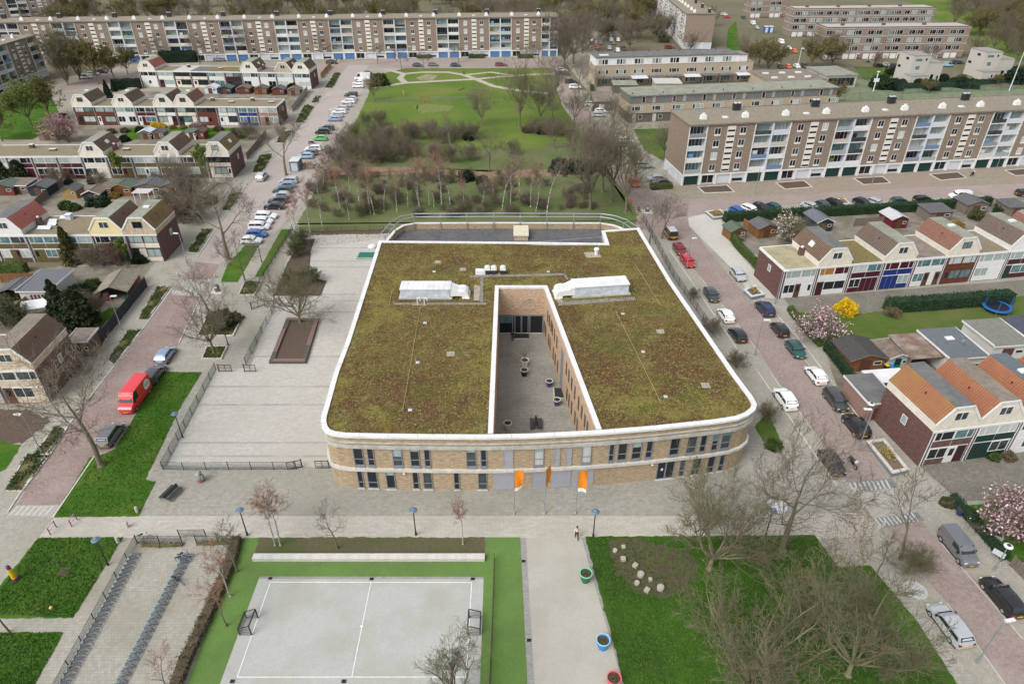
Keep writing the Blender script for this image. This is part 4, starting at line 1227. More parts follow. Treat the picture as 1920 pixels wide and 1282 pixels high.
		put('bargeboard',shared(('barge',round(w,2)),lambda:barge.mesh('bargeboard',WHITE)),h)
		window(h,w/2-0.85,6.75,1.7,1.2,fm if frame!='w' or 'D' not in extras else FRAMES['d'],gs[3] if 'D' in extras else GL_MID,(0.85,),y=-0.06)
		put('knee_trim',shared(('knee',d),lambda:MB().box(-0.05,0.02,-0.1,d+0.05,KNEE-0.22,KNEE+0.0).mesh('knee_trim',WHITE)),h)
		put('knee_trim',shared(('knee2',d),lambda:MB().box(-0.02,0.05,-0.1,d+0.05,KNEE-0.22,KNEE+0.0).mesh('knee_trim',WHITE)),h,(w,0,0))
		put('vent_pipe',shared(('vpipe2',),lambda:MB().tube((0,0,0),(0,0,0.8),0.09,0.09,8,True).mesh('vent_pipe',BLACK)),h,(w-RUN*0.6 if 'm' not in extras else RUN*0.6,d*0.45,7.3))
		if 'k' in extras:
			put('skylight',shared(('sky',),lambda:MB().box(-0.55,0.55,-0.4,0.4,0,0.22).mesh('skylight',WHITE)),h,(w*0.52,d*0.55,TOPZ+0.05))
		if 'r' in extras:
			sx,e=(w-RUN*0.5,1) if 'm' not in extras else(RUN*0.5,-1)
			put('roof_window',shared(('rwin',),lambda:MB().box(-0.45,0.45,-0.6,0.6,0,0.12).mesh('roof_window',WHITE)),h,(sx,d*0.5,(KNEE+TOPZ)/2+0.05),(0,e*math.atan2(TOPZ-KNEE,RUN),0))
		if 'c' in extras:
			xx=w+0.45 if 'm' not in extras else-0.45
			ch=put('chimney',shared(('chim2',),lambda:MB().box(-0.4,0.4,-0.4,0.4,0,1.3).mesh('chimney',BRICK_RED)),h,(xx,d*0.55,EAVE+0.06))
			put('chimney_cap',shared(('chimcap2',),lambda:MB().lathe([(0.2,1.3),(0.28,1.45),(0.28,1.6),(0.1,1.7)],8).mesh('chimney_cap',WHITE)),ch)
	if 'R' in end or 'L' in end:
		s='R' in end
		window(h,w+0.0 if s else-0.0,3.1,0.9,1.2,WHITE,GL_PALE,(),y=d*0.55,rot=(0,0,math.pi/2 if s else-math.pi/2))
	return h
def row(L,R,n,d,specs,name,base=0.0,**common):
	a,c=G(*L),G(*R)
	e=(c-a)
	w=e.length/n
	ang=math.atan2(e.y,e.x)
	u=e.normalized()
	for i,sp in enumerate(specs):
		sp=dict(sp)
		k=sp.pop('k')
		o=a+u*(w*i)
		kw=dict(common)
		kw.update(sp)
		house(o,ang,w,d,k,**kw)
	return a,u,w
S=lambda k,label,**kw:dict(k=k,label=label,**kw)
row((268,163.5),(585,168),10,8.5,[S('G','gambrel house with pinkish red tiled slope beside a tall hedge',tiles=TILE_RED,low='pdp',glass=[GL_DARK]*4),S('F','flat roofed white fronted house next to the pink tiled gambrel',panel=WHITE,glass=[GL_PALE]*4,extras='p'),S('F','flat house with pale grey roof patch and dark ground floor',frame='d',panel=CREAM,roofm=mat('pale_roof_sheet',(0.42,0.42,0.41),0.8,var=0.1),glass=[GL_DARK]*4,extras='c'),S('F','flat house with dark framed bay between pale and white neighbours',frame='d',panel=CREAM,roofm=BITUMEN,glass=[GL_DARK]*4),S('F','white framed flat house with yellowish moss patches on roof',panel=WHITE,roofm=MOSSROOF,extras='v'),S('F','flat house with maroon door wall under a mossy roof',frame='d',panel=MAROON,roofm=MOSSROOF),S('G','cream gambrel house in the far row, white front, roof window',tiles=TILE_BROWN,extras='rc',low='wpp'),S('F','flat white house with lime green window strip, far row',panel=WHITE,roofm=BITUMEN_BROWN,low='ppw'),S('G','weathered grey gambrel house second from the street, far row',gable=CREAMWOOD,tiles=TILE_DARK,extras='r',low='wp'),S('G','cream gambrel end house by the wooden fence, far row',tiles=TILE_DARK,low='pW',end='R')],'far row',group='houses of the far row')
row((147,235),(525,236),10,8.5,[S('G','gambrel house behind the pink cherry, dark tiles, middle row',tiles=TILE_DARK,frame='d',extras='k',panel=BROWNDOOR),S('F','flat roofed house with rust red panel, middle row',panel=WOODRED,low='dpW',frame='d',glass=[GL_PALE]*4,extras='p'),S('G','gambrel house with all white front, middle row',tiles=TILE_DARK,panel=WHITE,low='wpw',extras='k'),S('F','flat house with wine purple ground floor, middle row',panel=MAROON,low='dpW',extras='p'),S('G','gambrel house with dark frames above yellow forsythia hedge',tiles=TILE_BROWN,panel=WHITE,frame='d',low='wpd'),S('G','gambrel house with bright orange tiles, middle row',tiles=TILE_TERRA,panel=CREAM,frame='d',low='dwp',extras='k'),S('F','flat house with brown timber front, middle row',panel=WOODRED,frame='b',low='wdp',extras='pc'),S('F','flat house with orange door and white upper band',panel=WHITE,frame='d',low='dpw',extras='v'),S('F','flat house with navy blue panels, middle row',panel=NAVY,low='wpw',extras='c',glass=[GL_TEAL]*4),S('F','flat end house with pinkish panels behind bare street tree',panel=mat('dusty_pink_panel',(0.30,0.19,0.16),0.7),low='pdw',end='R',extras='v')],'middle row',group='houses of the middle row')
row((-20,336),(439.8,333.8),10,8.5,[S('F','flat house at the frame edge behind a round conifer',low='dw'),S('F','flat house with dark recess beside the round conifers',panel=MAROON,low='wp',extras='c'),S('F','flat house with maroon band and big dark window',panel=MAROON,low='Wpd',extras='v'),S('F','flat house with maroon band and white garage-like wall',panel=MAROON,low='pdw',extras='p'),S('G','gambrel house with cream front behind green willow',tiles=TILE_BROWN,panel=CREAM,low='wpp',extras='rc'),S('F','flat house half hidden by the fresh green willow',panel=OLIVE,low='wdp',extras='v'),S('F','flat house with olive panels next to the willow',panel=OLIVE,low='wdw'),S('G','gambrel house with olive panels and two glazed doors',tiles=TILE_BROWN,panel=OLIVE,low='wpdw'),S('F','low flat house between two gambrels with pale spring tree',panel=OLIVE,low='wp',extras='v'),S('G','gambrel end house with mustard mossy tiles by the street',tiles=TILE_MOSS,frame='d',deck=BITUMEN,panel=CREAM,low='pWd',extras='rD',end='R')],'garden row',group='houses behind the garden sheds')
row((-55.8,492.5),(310,490),6,8.5,[S('F','flat house beyond the bright red roofed gambrel',panel=OLIVE),S('G','gambrel house with bright red tiles and white side wall',tiles=TILE_RED,deck=BITUMEN,gable=WHITE,panel=OLIVE,low='wpdw',extras='c'),S('F','flat gravel roof house carrying tilted solar racks',panel=OLIVE,low='dpwp',extras='s',glass=[GL_TEAL]*4),S('F','flat house with gravel roof behind the tall narrow conifer',panel=OLIVE,low='wpdw',glass=[GL_TEAL,GL_PALE,GL_DARK,GL_DARK]),S('G','gambrel house with yellow gable in the solar roof row',tiles=TILE_BROWN,gable=CREAMY,panel=OLIVE,low='dwp'),S('G','gambrel end house with weathered wood gable by the street',tiles=TILE_MOSS,gable=CREAMWOOD,frame='d',panel=CREAM,low='dpw',extras='Dk',end='R',glass=[GL_PALE,GL_PALE,GL_PALE,GL_DARK])],'solar row',group='houses of the solar roof row')
row((-75,759),(95,754),2,8.6,[S('F','flat house at the frame edge next to stained gambrel',panel=CREAMDIRTY,roofm=BITUMEN_BROWN),S('G','stained cream gambrel house behind the big bare street tree',tiles=TILE_BROWN,gable=CREAMDIRTY,deck=BITUMEN_BROWN,panel=CREAMDIRTY,brick=BRICK_BROWN,low='dwp',end='R',glass=[GL_MID]*4)],'near row',group='houses beside the big street tree')
row((1457,560.6),(1925,518),8,8.6,[S('F','flat end house with pale gravel roof and white ground floor',panel=WHITE,low='wdpd',roofm=GRAVEL_PALE,end='L',glass=[GL_PALE,GL_PALE,GL_DARK,GL_DARK]),S('G','gambrel house with silver patches on deck behind pink magnolia',tiles=TILE_BROWN,panel=WHITE,frame='w',deck=BITUMEN,extras='mrc',low='dW',glass=[OCHRE,MAROON,GL_DARK,GL_DARK]),S('F','flat house with maroon panels and four glazed doors',panel=MAROON,low='wppp',roofm=MOSSROOF),S('G','gambrel house with deep blue panels and doors',panel=NAVY,tiles=TILE_DARK,low='pppw',extras='m',glass=[MAROON,MAROON,GL_PALE,GL_MID]),S('F','flat house with brown sheet roof and white door front',panel=WHITE,low='wdpd',roofm=BITUMEN_BROWN,glass=[GL_TEAL]*4),S('G','gambrel house with varnished wood doors and terracotta tiles',panel=WOODRED,frame='b',tiles=TILE_TERRA,low='dww',extras='mkD',glass=[GL_WHITE]*2+[GL_TEAL]*2),S('F','flat house with plain white lower wall above clipped hedge',panel=WHITE,low='wpp',roofm=GRAVEL,glass=[GL_PALE]*4),S('G','gambrel house with white gable at the end of hedge',panel=MAROON,gable=WHITE,tiles=TILE_DARK,low='dW',extras='mk')],'blue door row',group='houses of the blue door row')
row((1925,518),(2042,507),2,8.6,[S('G','gambrel house with orange tiles cut by the frame edge',panel=WHITE,tiles=TILE_TERRA,gable=WHITE,extras='m'),S('F','flat house just past the orange tiled gambrel',panel=WHITE)],'blue door row',group='houses of the blue door row')
row((1720,873.6),(2033,832),4,8.6,[S('G','gambrel end house with yellow lichened orange tiles',tiles=TILE_ORANGE_MOSS,deck=BITUMEN,panel=BRICK_RED,brick=BRICK_RED,gable=CREAM,low='wdd',extras='m',end='L',glass=[GL_DARK,GL_TEAL,GL_DARK,GL_MID]),S('G','orange tiled gambrel house with dark green doors',tiles=TILE_ORANGE,deck=BITUMEN_BROWN,panel=DKGREEN,gable=CREAM,low='dpw',extras='mc',glass=[GL_WHITE,GL_WHITE,GL_MID,GL_MID]),S('G','orange tiled gambrel house with bluish deck and skylight',tiles=TILE_ORANGE,deck=mat('bluish_bitumen',(0.10,0.125,0.14),0.8,var=0.15),panel=WHITE,gable=CREAM,low='pW',extras='mk',glass=[GL_MID]*4),S('G','last orange tiled gambrel at the frame edge',tiles=TILE_ORANGE,panel=WHITE,gable=CREAM,low='dw',extras='m')],'orange row',group='orange tiled houses')
# ---------------------------------------------------------------- blocks of flats
def root_on(name,label,cat,L,R,group=None):
	a,c=G(*L),G(*R)
	e=c-a
	r=thing(name,label,cat,(a.x,a.y,0),math.atan2(e.y,e.x),group)
	return r,e.length
BALC=[WHITE,mat('smoky_screen',(0.30,0.32,0.33),0.3),mat('pale_blue_screen',(0.40,0.45,0.48),0.3),WHITE,mat('beige_screen',(0.46,0.43,0.36),0.5),mat('grey_screen',(0.22,0.24,0.25),0.4),GL_MID,mat('smoky_screen',(0.30,0.32,0.33),0.3),LIGHTGREY,mat('stained_screen',(0.50,0.50,0.46),0.6,var=0.2),GL_PALE,mat('blue_screen',(0.12,0.20,0.32),0.5)]*2+[WHITE,GL_MID,GL_DARK]
br_=random.Random(3)
def flats(name,label,L,R,depth,brick,first,floors=4,g=2.6,fh=2.78,wb=8.8,ws=11.3,doors=DKGREEN,over=0.9,length=None,group='blocks of flats',roofm=None):
	r,W=root_on(name,label,'apartment block',L,R,group)
	W=length or W
	H=g+floors*fh+0.25
	x=0.0
	kind=first[0]
	wid=first[1]
	bays=[]
	while x<W-0.5:
		wid=min(wid,W-x)
		bays.append((kind,x,wid))
		x+=wid
		kind='b' if kind=='s' else 's'
		wid=wb if kind=='b' else ws
	piers=MB()
	for kind,x0,w in bays:
		if kind=='s':
			put('wall',shared(('fwall',round(w,2),depth,brick.name,H),lambda:MB().box(0,w,0,depth,g+0.02,H-0.02).mesh('wall',brick)),r,(x0,0,0))
			for fl in range(floors):
				z=g+fl*fh+0.75
				for fx in(0.15,0.69):
					if w*fx+1.5<w:
						window(r,x0+w*fx,z,1.5,1.45,WHITE,br_.choice([GL_DARK,GL_MID,GL_DARK,GL_WHITE]),(0.75,))
						put('window_sill',panel_mesh(1.5,0.35,WHITE),r,(x0+w*fx,0,z-0.36))
			if w>6:
				sx=x0+w*0.42
				st=put('stair_strip',shared(('strip',H),lambda:MB().box(0,1.95,-0.07,0.0,g+0.3,H-0.5).mesh('stair_strip',mat('stair_panels',(0.66,0.63,0.57),0.6,var=0.06))),r,(sx,0,0))
				nsl=floors*2
				for q in range(nsl):
					z=g+0.5+q*(floors*fh-0.7)/nsl
					put('slot_window',shared(('slot',),lambda:MB().box(0.12,1.83,-0.09,-0.07,0,0.42).mesh('slot_window',GL_DARK)),st,(0,0,z))
		else:
			put('wall',shared(('fcore',round(w,2),depth,H),lambda:MB().box(0,w,1.35,depth,g+0.02,H-0.02).mesh('wall',mat('balcony_back_wall',(0.36,0.36,0.36),0.8))),r,(x0,0,0))
			nb=2 if w>6 else 1
			bw=(w-0.4)/nb
			for fl in range(floors):
				z=g+fl*fh
				put('balcony_slab',shared(('bslab',round(w,2)),lambda:MB().box(0.02,w-0.02,-0.10,1.34,0,0.2).mesh('balcony_slab',WHITE)),r,(x0,0,z))
				for q in range(nb):
					bx=x0+0.2+q*bw
					m=br_.choice(BALC)
					hh=br_.choice([0.85,0.95,0.95])
					put('balcony_screen',panel_mesh(bw-0.25,hh,m,0.05),r,(bx+0.12,-0.02,z+0.24))
					gl=br_.choice(GLASSES)
					f=window(r,bx+0.15,z+0.25,bw-0.3,2.3,WHITE if br_.random()<0.6 else GREYFRAME,gl,(bw*0.3,bw*0.5,bw*0.74),y=1.33)
					if br_.random()<0.25:
						cm=br_.choice([MAROON,LEAF_SPRING,WHITE,mat('laundry_blue',(0.12,0.3,0.5),0.8)])
						put('awning' if cm is MAROON else 'laundry',panel_mesh(1.2,0.9,cm,0.05),r,(bx+0.6,0.5,z+1.1))
			for px_ in([x0+0.1,x0+w/2,x0+w-0.1] if nb==2 else[x0+0.1,x0+w-0.1]):
				big=0.22 if abs(px_-x0-w/2)<0.01 else 0.09
				put('balcony_divider',shared(('bdiv',big,H),lambda:MB().box(-big,big,-0.16,1.34,g+0.02,H-0.3).mesh('balcony_divider',LIGHTGREY if big>0.1 else WHITE)),r,(px_,0,0))
			put('balcony_fascia',shared(('bfas',round(w,2)),lambda:MB().box(0,w,-0.22,1.34,H-0.28,H+0.0).mesh('balcony_fascia',mat('teal_fascia',(0.20,0.28,0.28),0.6))),r,(x0,0,0))
		nd=3 if kind=='s' else 2
		if w<6:
			nd=1
		dw=w/nd
		for q in range(nd):
			dx=x0+q*dw
			if kind=='s' and q!=1:
				if q==0:
					window(r,dx+0.45,0.25,dw-0.9,2.0,WHITE,GL_DARK,((dw-0.9)/2,),y=0.25,name='entrance_window')
				else:
					f=put('entrance',panel_mesh(dw-0.9,2.05,LIGHTGREY),r,(dx+0.45,0.25,0.2))
					put('entrance_pane',shared(('epane',round(dw,2)),lambda:MB().box(0.1,dw-1.1,-0.06,-0.04,0.2,0.9).mesh('entrance_pane',GL_DARK)),f)
			else:
				put('garage_door',panel_mesh(dw-1.0,2.1,doors if kind=='b' else LIGHTGREY),r,(dx+0.5,0.2,0.08))
	for ex in(0.0,W-0.3):
		put('end_wall',MB().box(ex-0.004,ex+0.304,-0.004,depth+0.004,g+0.02,H-0.02).mesh('end_wall',brick),r)
	put('ground_floor',MB().box(0.05,W-0.05,0.26,depth-0.05,0,g-0.02).mesh('ground_floor',LIGHTGREY),r)
	b=MB()
	for kind,x0,w in bays:
		nd=(3 if kind=='s' else 2) if w>=6 else 1
		for q in range(nd):
			xx=x0+q*w/nd
			b.box(max(0,xx-0.28),xx+0.28,-0.10,0.25,0,g-0.34)
	b.box(W-0.35,W-0.001,-0.10,0.25,0,g-0.34)
	b.box(-0.05,W+0.05,-0.12,0.25,g-0.34,g)
	put('ground_floor_frame',b.mesh('ground_floor_frame',WHITE),r)
	for sx,sg in((0.0,-1),(W,1)):
		b=MB()
		n=3
		for q in range(n+1):
			y=q*depth/n
			b.box(min(sx,sx+sg*0.1),max(sx,sx+sg*0.1),max(0.3,y-0.25),min(depth,y+0.25),0,g-0.34)
		b.box(min(sx,sx+sg*0.12),max(sx,sx+sg*0.12),0.3,depth,g-0.34,g)
		put('side_frame',b.mesh('side_frame',WHITE),r)
	rm=roofm or GRAVEL_FLAT
	put('roof',MB().box(-0.15,W+0.15,-0.25,depth+0.25,H,H+0.22).mesh('roof',rm),r)
	b=MB()
	for q in((-0.25,W+0.25,-0.35,-0.25),(-0.25,W+0.25,depth+0.25,depth+0.4)):
		b.box(q[0],q[1],q[2],q[3],H-0.08,H+0.36 if q[2]>0 else H+0.24)
	b.box(-0.25,-0.15,-0.25,depth+0.25,H-0.08,H+0.26).box(W+0.15,W+0.25,-0.25,depth+0.25,H-0.08,H+0.26)
	put('roof_edge',b.mesh('roof_edge',BITUMEN_BROWN),r)
	for kind,x0,w in bays:
		if kind=='s' and w>6:
			for fx in(0.02,0.92):
				v=put('roof_vent',shared(('fvent',),lambda:MB().add([(-0.75,-0.5,0),(0.75,-0.5,0),(0.75,0.5,0),(-0.75,0.5,0),(-0.6,-0.4,1.0),(0.6,-0.4,1.0),(0.6,0.4,1.0),(-0.6,0.4,1.0)],[(4,5,6,7),(0,1,5,4),(1,2,6,5),(2,3,7,6),(3,0,4,7)]).box(-0.25,0.25,-0.2,0.2,1.0,1.35).mesh('roof_vent',WHITE)),r,(x0+w*fx,depth*0.32,H+0.22))
			put('skylight',shared(('fsky',),lambda:MB().box(-0.6,0.6,-0.5,0.5,0,0.25).mesh('skylight',WHITE)),r,(x0+w*0.5,depth*0.35,H+0.22))
			ch=put('chimney',shared(('fchim',),lambda:MB().box(-0.85,-0.05,-0.5,0.5,0,1.6).box(0.05,0.85,-0.5,0.5,0,1.6).mesh('chimney',DARKSTEEL)),r,(x0+w*0.97,depth*0.82,H+0.22))
			put('chimney_cowl',shared(('fcowl',),lambda:MB().box(-0.75,-0.2,-0.35,0.35,1.6,1.75).box(0.2,0.75,-0.35,0.35,1.6,1.75).mesh('chimney_cowl',LIGHTGREY)),ch)
	return r,W,H
flats('apartment_block','long five storey brown brick flats with dark green garages',(1277.5,348.5),(1990,306.8),12.0,BRICK_FLAT,('b',4.4))
flats('apartment_block','very long brick flats with blue garages across the far street',(-40,121),(1045,106),11.5,BRICK_FLAT,('s',11.3),g=2.7,fh=3.05,wb=9.3,ws=12.3,doors=mat('blue_garage_door',(0.07,0.17,0.36),0.5))
flats('apartment_block','brick flats at the frame edge behind the budding green trees',(-150,235),(92,142),11.5,BRICK_FLAT,('b',8.8),doors=LIGHTGREY)
flats('apartment_block','tall end-on flats with pinkish gridded front by the car park',(1150,-48),(1279,92),12.5,BRICK_PINK,('s',11.3),doors=mat('garage_grey',(0.4,0.42,0.47),0.6),ws=8.4,wb=7.0)
flats('apartment_block','flats just peeking past the end of the long far block',(-60,60),(110,48),11.5,BRICK_PINK,('b',8.8),doors=LIGHTGREY)
def banded(name,label,L,R,depth,floors,g,fh,length=None,group='banded brick flats',glasses=None):
	"""lower brick flats with pale storey bands, wide windows and a row of garages"""
	r,W=root_on(name,label,'apartment block',L,R,group)
	W=length or W
	H=g+floors*fh+0.3
	put('wall',MB().box(0,W,0,depth,0,H).mesh('wall',BRICK_PINK),r)
	put('plinth',MB().box(-0.02,W+0.02,-0.03,0,0,0.5).mesh('plinth',BRICK_RED),r)
	for fl in range(floors+1):
		put('storey_band',MB().box(-0.06,W+0.06,-0.06,depth+0.06,g+fl*fh-0.05,g+fl*fh+0.15).mesh('storey_band',CONC_LIGHT),r)
	unit=7.6
	n=max(1,int(W/unit))
	unit=W/n
	for k in range(n):
		for fl in range(floors):
			z=g+fl*fh+0.75
			gl=br_.choice([GL_DARK,GL_PALE,GL_MID,GL_TEAL,GL_DARK])
			window(r,k*unit+0.25,z-0.1,2.6,1.65,WHITE,gl,(1.05,))
			window(r,k*unit+2.9,z-0.1,0.75,1.65,WHITE,GL_DARK)
			window(r,k*unit+3.7,z-0.1,2.6,1.65,WHITE,br_.choice([GL_DARK,GL_PALE,GL_MID]),(1.05,))
		for q in range(2):
			put('garage_door',panel_mesh(2.4,2.0,WHITE),r,(k*unit+0.6+q*2.9,0,0.1))
		if k%2==1:
			put('porch',MB().box(0,1.2,-0.5,0,2.0,2.25).box(0,0.15,-0.5,0,0,2.0).mesh('porch',WHITE),r,(k*unit+6.3,0,0))
			put('chimney',shared(('bchim',),lambda:MB().box(-0.6,0.6,-0.6,0.6,0,0.9).mesh('chimney',BRICK_BROWN)),r,(k*unit,depth*0.5,H+0.1))
	put('roof',MB().box(0.25,W-0.25,0.25,depth-0.25,H,H+0.1).mesh('roof',mat('pale_flat_roof',(0.36,0.34,0.31),0.9,var=0.12)),r)
	b=MB()
	b.box(-0.1,W+0.1,-0.1,0.25,H,H+0.25).box(-0.1,W+0.1,depth-0.25,depth+0.1,H,H+0.25).box(-0.1,0.25,0.25,depth-0.25,H,H+0.25).box(W-0.25,W+0.1,0.25,depth-0.25,H,H+0.25)
	put('roof_edge',b.mesh('roof_edge',BRICK_BROWN),r)
	for s_,xx in((0,-0.01),(1,W+0.01)):
		for fl in range(floors):
			window(r,xx,g+fl*fh+1.0,0.8,1.0,WHITE,GL_MID,y=depth*0.5+(0.4 if not s_ else-0.4),rot=(0,0,-math.pi/2 if not s_ else math.pi/2))
	return r
banded('apartment_block','low brick flats with white garage doors near the villas',(1537,112),(1802,109),10,3,2.7,3.0)
banded('apartment_block','low brick flats standing behind the garage flats',(1481,69.5),(1740,66),10,3,2.7,3.0)
banded('apartment_block','stub of low brick flats by the far street trees',(1404,34),(1475,33),10,3,2.7,3.0)
def terrace_block(name,label,L,R,depth,group='beige terraces by the playing court'):
	r,W=root_on(name,label,'terrace',L,R,group)
	return r,W
r,W=terrace_block('terrace_block','beige three storey terrace with white top floor and skylit annexes',(1114,160.5),(1407,151),9.5)
put('wall',MB().box(0,W,0,9.5,0,6.4).mesh('wall',BRICK_BEIGE),r)
put('top_storey',MB().box(0.3,W-6.0,0.8,9.5,6.4,9.0).mesh('top_storey',WHITE),r)
put('top_storey',MB().box(W-6.0,W-2.5,0.5,7,6.4,8.8).mesh('top_storey',WHITE),r)
put('roof',MB().box(0.1,W-5.9,0.5,9.7,9.0,9.3).mesh('roof',BITUMEN),r)
put('roof',MB().box(0.0,W,0,0.8,6.4,6.5).mesh('roof',BITUMEN_BROWN),r)
put('roof',MB().box(W-6.0,W-2.3,0.3,7.2,8.8,9.0).mesh('roof',BITUMEN_BROWN),r)
n=int(W/6.4)
for k in range(n):
	x=k*W/n
	if x+6<W-5.5:
		window(r,x+1.3,6.75,1.2,1.7,WHITE,br_.choice(GLASSES),y=0.8)
		window(r,x+2.6,6.75,0.8,1.7,WHITE,GL_DARK,y=0.8)
		window(r,x+3.5,6.75,1.2,1.7,WHITE,br_.choice(GLASSES),y=0.8)
	window(r,x+1.1,3.7,0.9,1.4,WHITE,GL_DARK)
	window(r,x+2.0,3.7,1.9,1.4,WHITE,br_.choice(GLASSES))
	window(r,x+3.9,3.7,0.9,1.4,WHITE,GL_DARK)
	window(r,x+2.6,0.3,2.2,2.1,WHITE,br_.choice([GL_DARK,GL_MID,GL_TEAL]),(1.1,))
	window(r,x+1.0,0.2,1.0,2.2,WHITE,GL_DARK)
	put('annexe',shared(('annex',k%2),lambda:MB().box(0.1,5.8,-2.6,-0.01,2.55,2.85).box(0.2,0.5,-2.4,-0.01,0,2.54).mesh('annexe',BITUMEN)),r,(x,0,0)) if k%3!=2 else put('glass_canopy',MB().add([(0.1,-2.8,2.5),(6.0,-2.8,2.5),(6.0,-0.02,2.9),(0.1,-0.02,2.9),(0.1,-2.8,2.42),(6.0,-2.8,2.42),(6.0,-0.02,2.82),(0.1,-0.02,2.82)],[(0,1,2,3),(4,7,6,5),(0,4,5,1),(1,5,6,2),(3,7,4,0)]).mesh('glass_canopy',mat('polycarbonate',(0.55,0.58,0.62),0.3,var=0.08)),r,(x,0,0))
for k in range(2):
	for q in range(2):
		put('solar_panel',shared(('solq',),lambda:MB().box(0,1.6,0,1.0,0,0.12).mesh('solar_panel',WHITE)),r,(2.0+k*1.7,2+q*1.1,9.45))
for x in(9,16,21.5,25,33,41,47,55):
	if x<W-7:
		put('vent_pipe',shared(('vp3',),lambda:MB().tube((0,0,0),(0,0,0.5),0.12,0.12,6,True).mesh('vent_pipe',BLACK)),r,(x,8,9.3))
r,W=terrace_block('terrace_block','beige terrace with dark slatted top floor behind long flats',(1178,231),(1560,213),10.0)
put('wall',MB().box(0,W,0,10,2.7,5.4).mesh('wall',BRICK_BEIGE),r)
put('ground_floor',MB().box(0.02,W-0.02,0.25,9.9,0,2.7).mesh('ground_floor',mat('dark_boarding',(0.11,0.095,0.085),0.8,var=0.15)),r)
put('top_storey',MB().box(0.02,W-0.02,0.1,9.9,5.4,7.6).mesh('top_storey',mat('grey_boarding',(0.16,0.14,0.13),0.8,var=0.15)),r)
put('roof',MB().box(-0.15,W+0.15,-0.2,10.2,7.6,7.95).mesh('roof',BITUMEN_GREEN),r)
n=int(W/3.1)
for k in range(n):
	x=k*W/n
	window(r,x+0.5,5.6,1.0,1.85,WHITE if k%3==1 else GREYFRAME,[GL_TEAL,GL_DARK,GL_PALE,GL_TEAL,GL_MID,GL_PALE][k%6],y=0.1)
	if k%2==0:
		window(r,x+0.7,3.45,0.8,1.3,WHITE,GL_DARK)
		window(r,x+1.5,3.45,1.8,1.3,WHITE,br_.choice(GLASSES))
		window(r,x+3.3,3.45,0.8,1.3,WHITE,GL_PALE)
		window(r,x+1.2,0.2,1.0,2.2,WHITE,br_.choice([GL_DARK,GL_WHITE]),y=0.25,name='door')
		window(r,x+3.0,0.9,1.2,1.2,WHITE,GL_MID,y=0.25)
	if k%3==0:
		put('vent_pipe',shared(('vp3',),lambda:MB().tube((0,0,0),(0,0,0.5),0.12,0.12,6,True).mesh('vent_pipe',BLACK)),r,(x+1,1.5,7.95))
VILLA=mat('pale_villa_render',(0.43,0.41,0.365),0.85)
def villa(label,p,ang):
	o=G(*p)
	r=thing('villa',label,'villa',(o.x,o.y,0),ang,'cube villas')
	put('wall',MB().box(0,6.5,0,8.5,0,9.0).mesh('wall',VILLA),r)
	put('wall',MB().box(6.5,12.5,0.3,8.2,0,6.4).mesh('wall',VILLA),r)
	put('annexe',MB().box(-2.0,5.0,-4.0,-0.01,0,3.0).mesh('annexe',VILLA),r)
	put('roof',MB().box(-0.1,6.6,-0.1,8.6,9.0,9.15).mesh('roof',mat('villa_roof',(0.25,0.24,0.22),0.9)),r)
	put('roof',MB().box(6.6,12.6,0.2,8.3,6.4,6.55).mesh('roof',mat('villa_roof',(0.25,0.24,0.22),0.9)),r)
	put('roof',MB().box(-2.1,5.1,-4.1,-0.11,3.0,3.15).mesh('roof',mat('villa_roof',(0.25,0.24,0.22),0.9)),r)
	for x,z,w,h in((1.0,7.2,2.4,0.8),(4.6,7.3,0.8,0.8),(1.5,4.2,1.8,1.5),(8.5,0.3,1.4,2.3),(11.0,0.8,1.0,1.3),(6.8,1.4,0.6,1.2)):
		window(r,x,z,w,h,WHITE if z<7 else GREYFRAME,GL_DARK if x>3 else GL_TEAL,y=0.3 if x>6.5 else 0.0)
	for y,z in((2.5,7.2),(6.0,4.0)):
		window(r,0.0,z,1.8,0.9,GREYFRAME,GL_DARK,y=y+1.8,rot=(0,0,-math.pi/2))
	window(r,1.5,0.9,0.9,1.3,WHITE,GL_DARK,y=-4.0)
	window(r,2.6,0.9,1.6,1.3,WHITE,GL_PALE,y=-4.0)
villa('pale cube villa beside the netted playing court',(1700,155),0.12)
villa('pale cube villa beyond the tall floodlight mast',(1833,147),0.10)
r,W=root_on('sports_hall','low flat hall with dark glass front and roof lights','hall',(1545,166),(1602,164))
put('wall',MB().box(0,W,0,14,0,4.0).mesh('wall',VILLA),r)
put('roof',MB().box(-0.3,W+0.3,-0.3,14.3,4.0,4.4).mesh('roof',BITUMEN_GREEN),r)
window(r,0.8,0.6,W-1.6,2.8,GREYFRAME,GL_DARK,[(W-1.6)*q/6 for q in range(1,6)])
put('low_wing',MB().box(-22,-0.01,-1,16,0,3.2).mesh('low_wing',BRICK_BEIGE),r)
put('roof',MB().box(-22.2,-0.31,-1.2,16.2,3.2,3.4).mesh('roof',BITUMEN_BROWN),r)
for k in range(6):
	put('roof_light',shared(('rl',),lambda:MB().box(0,2.0,0,1.2,0,0.4).mesh('roof_light',WHITE)),r,(-19+(k%3)*6.2,2+(k//3)*7,3.4))

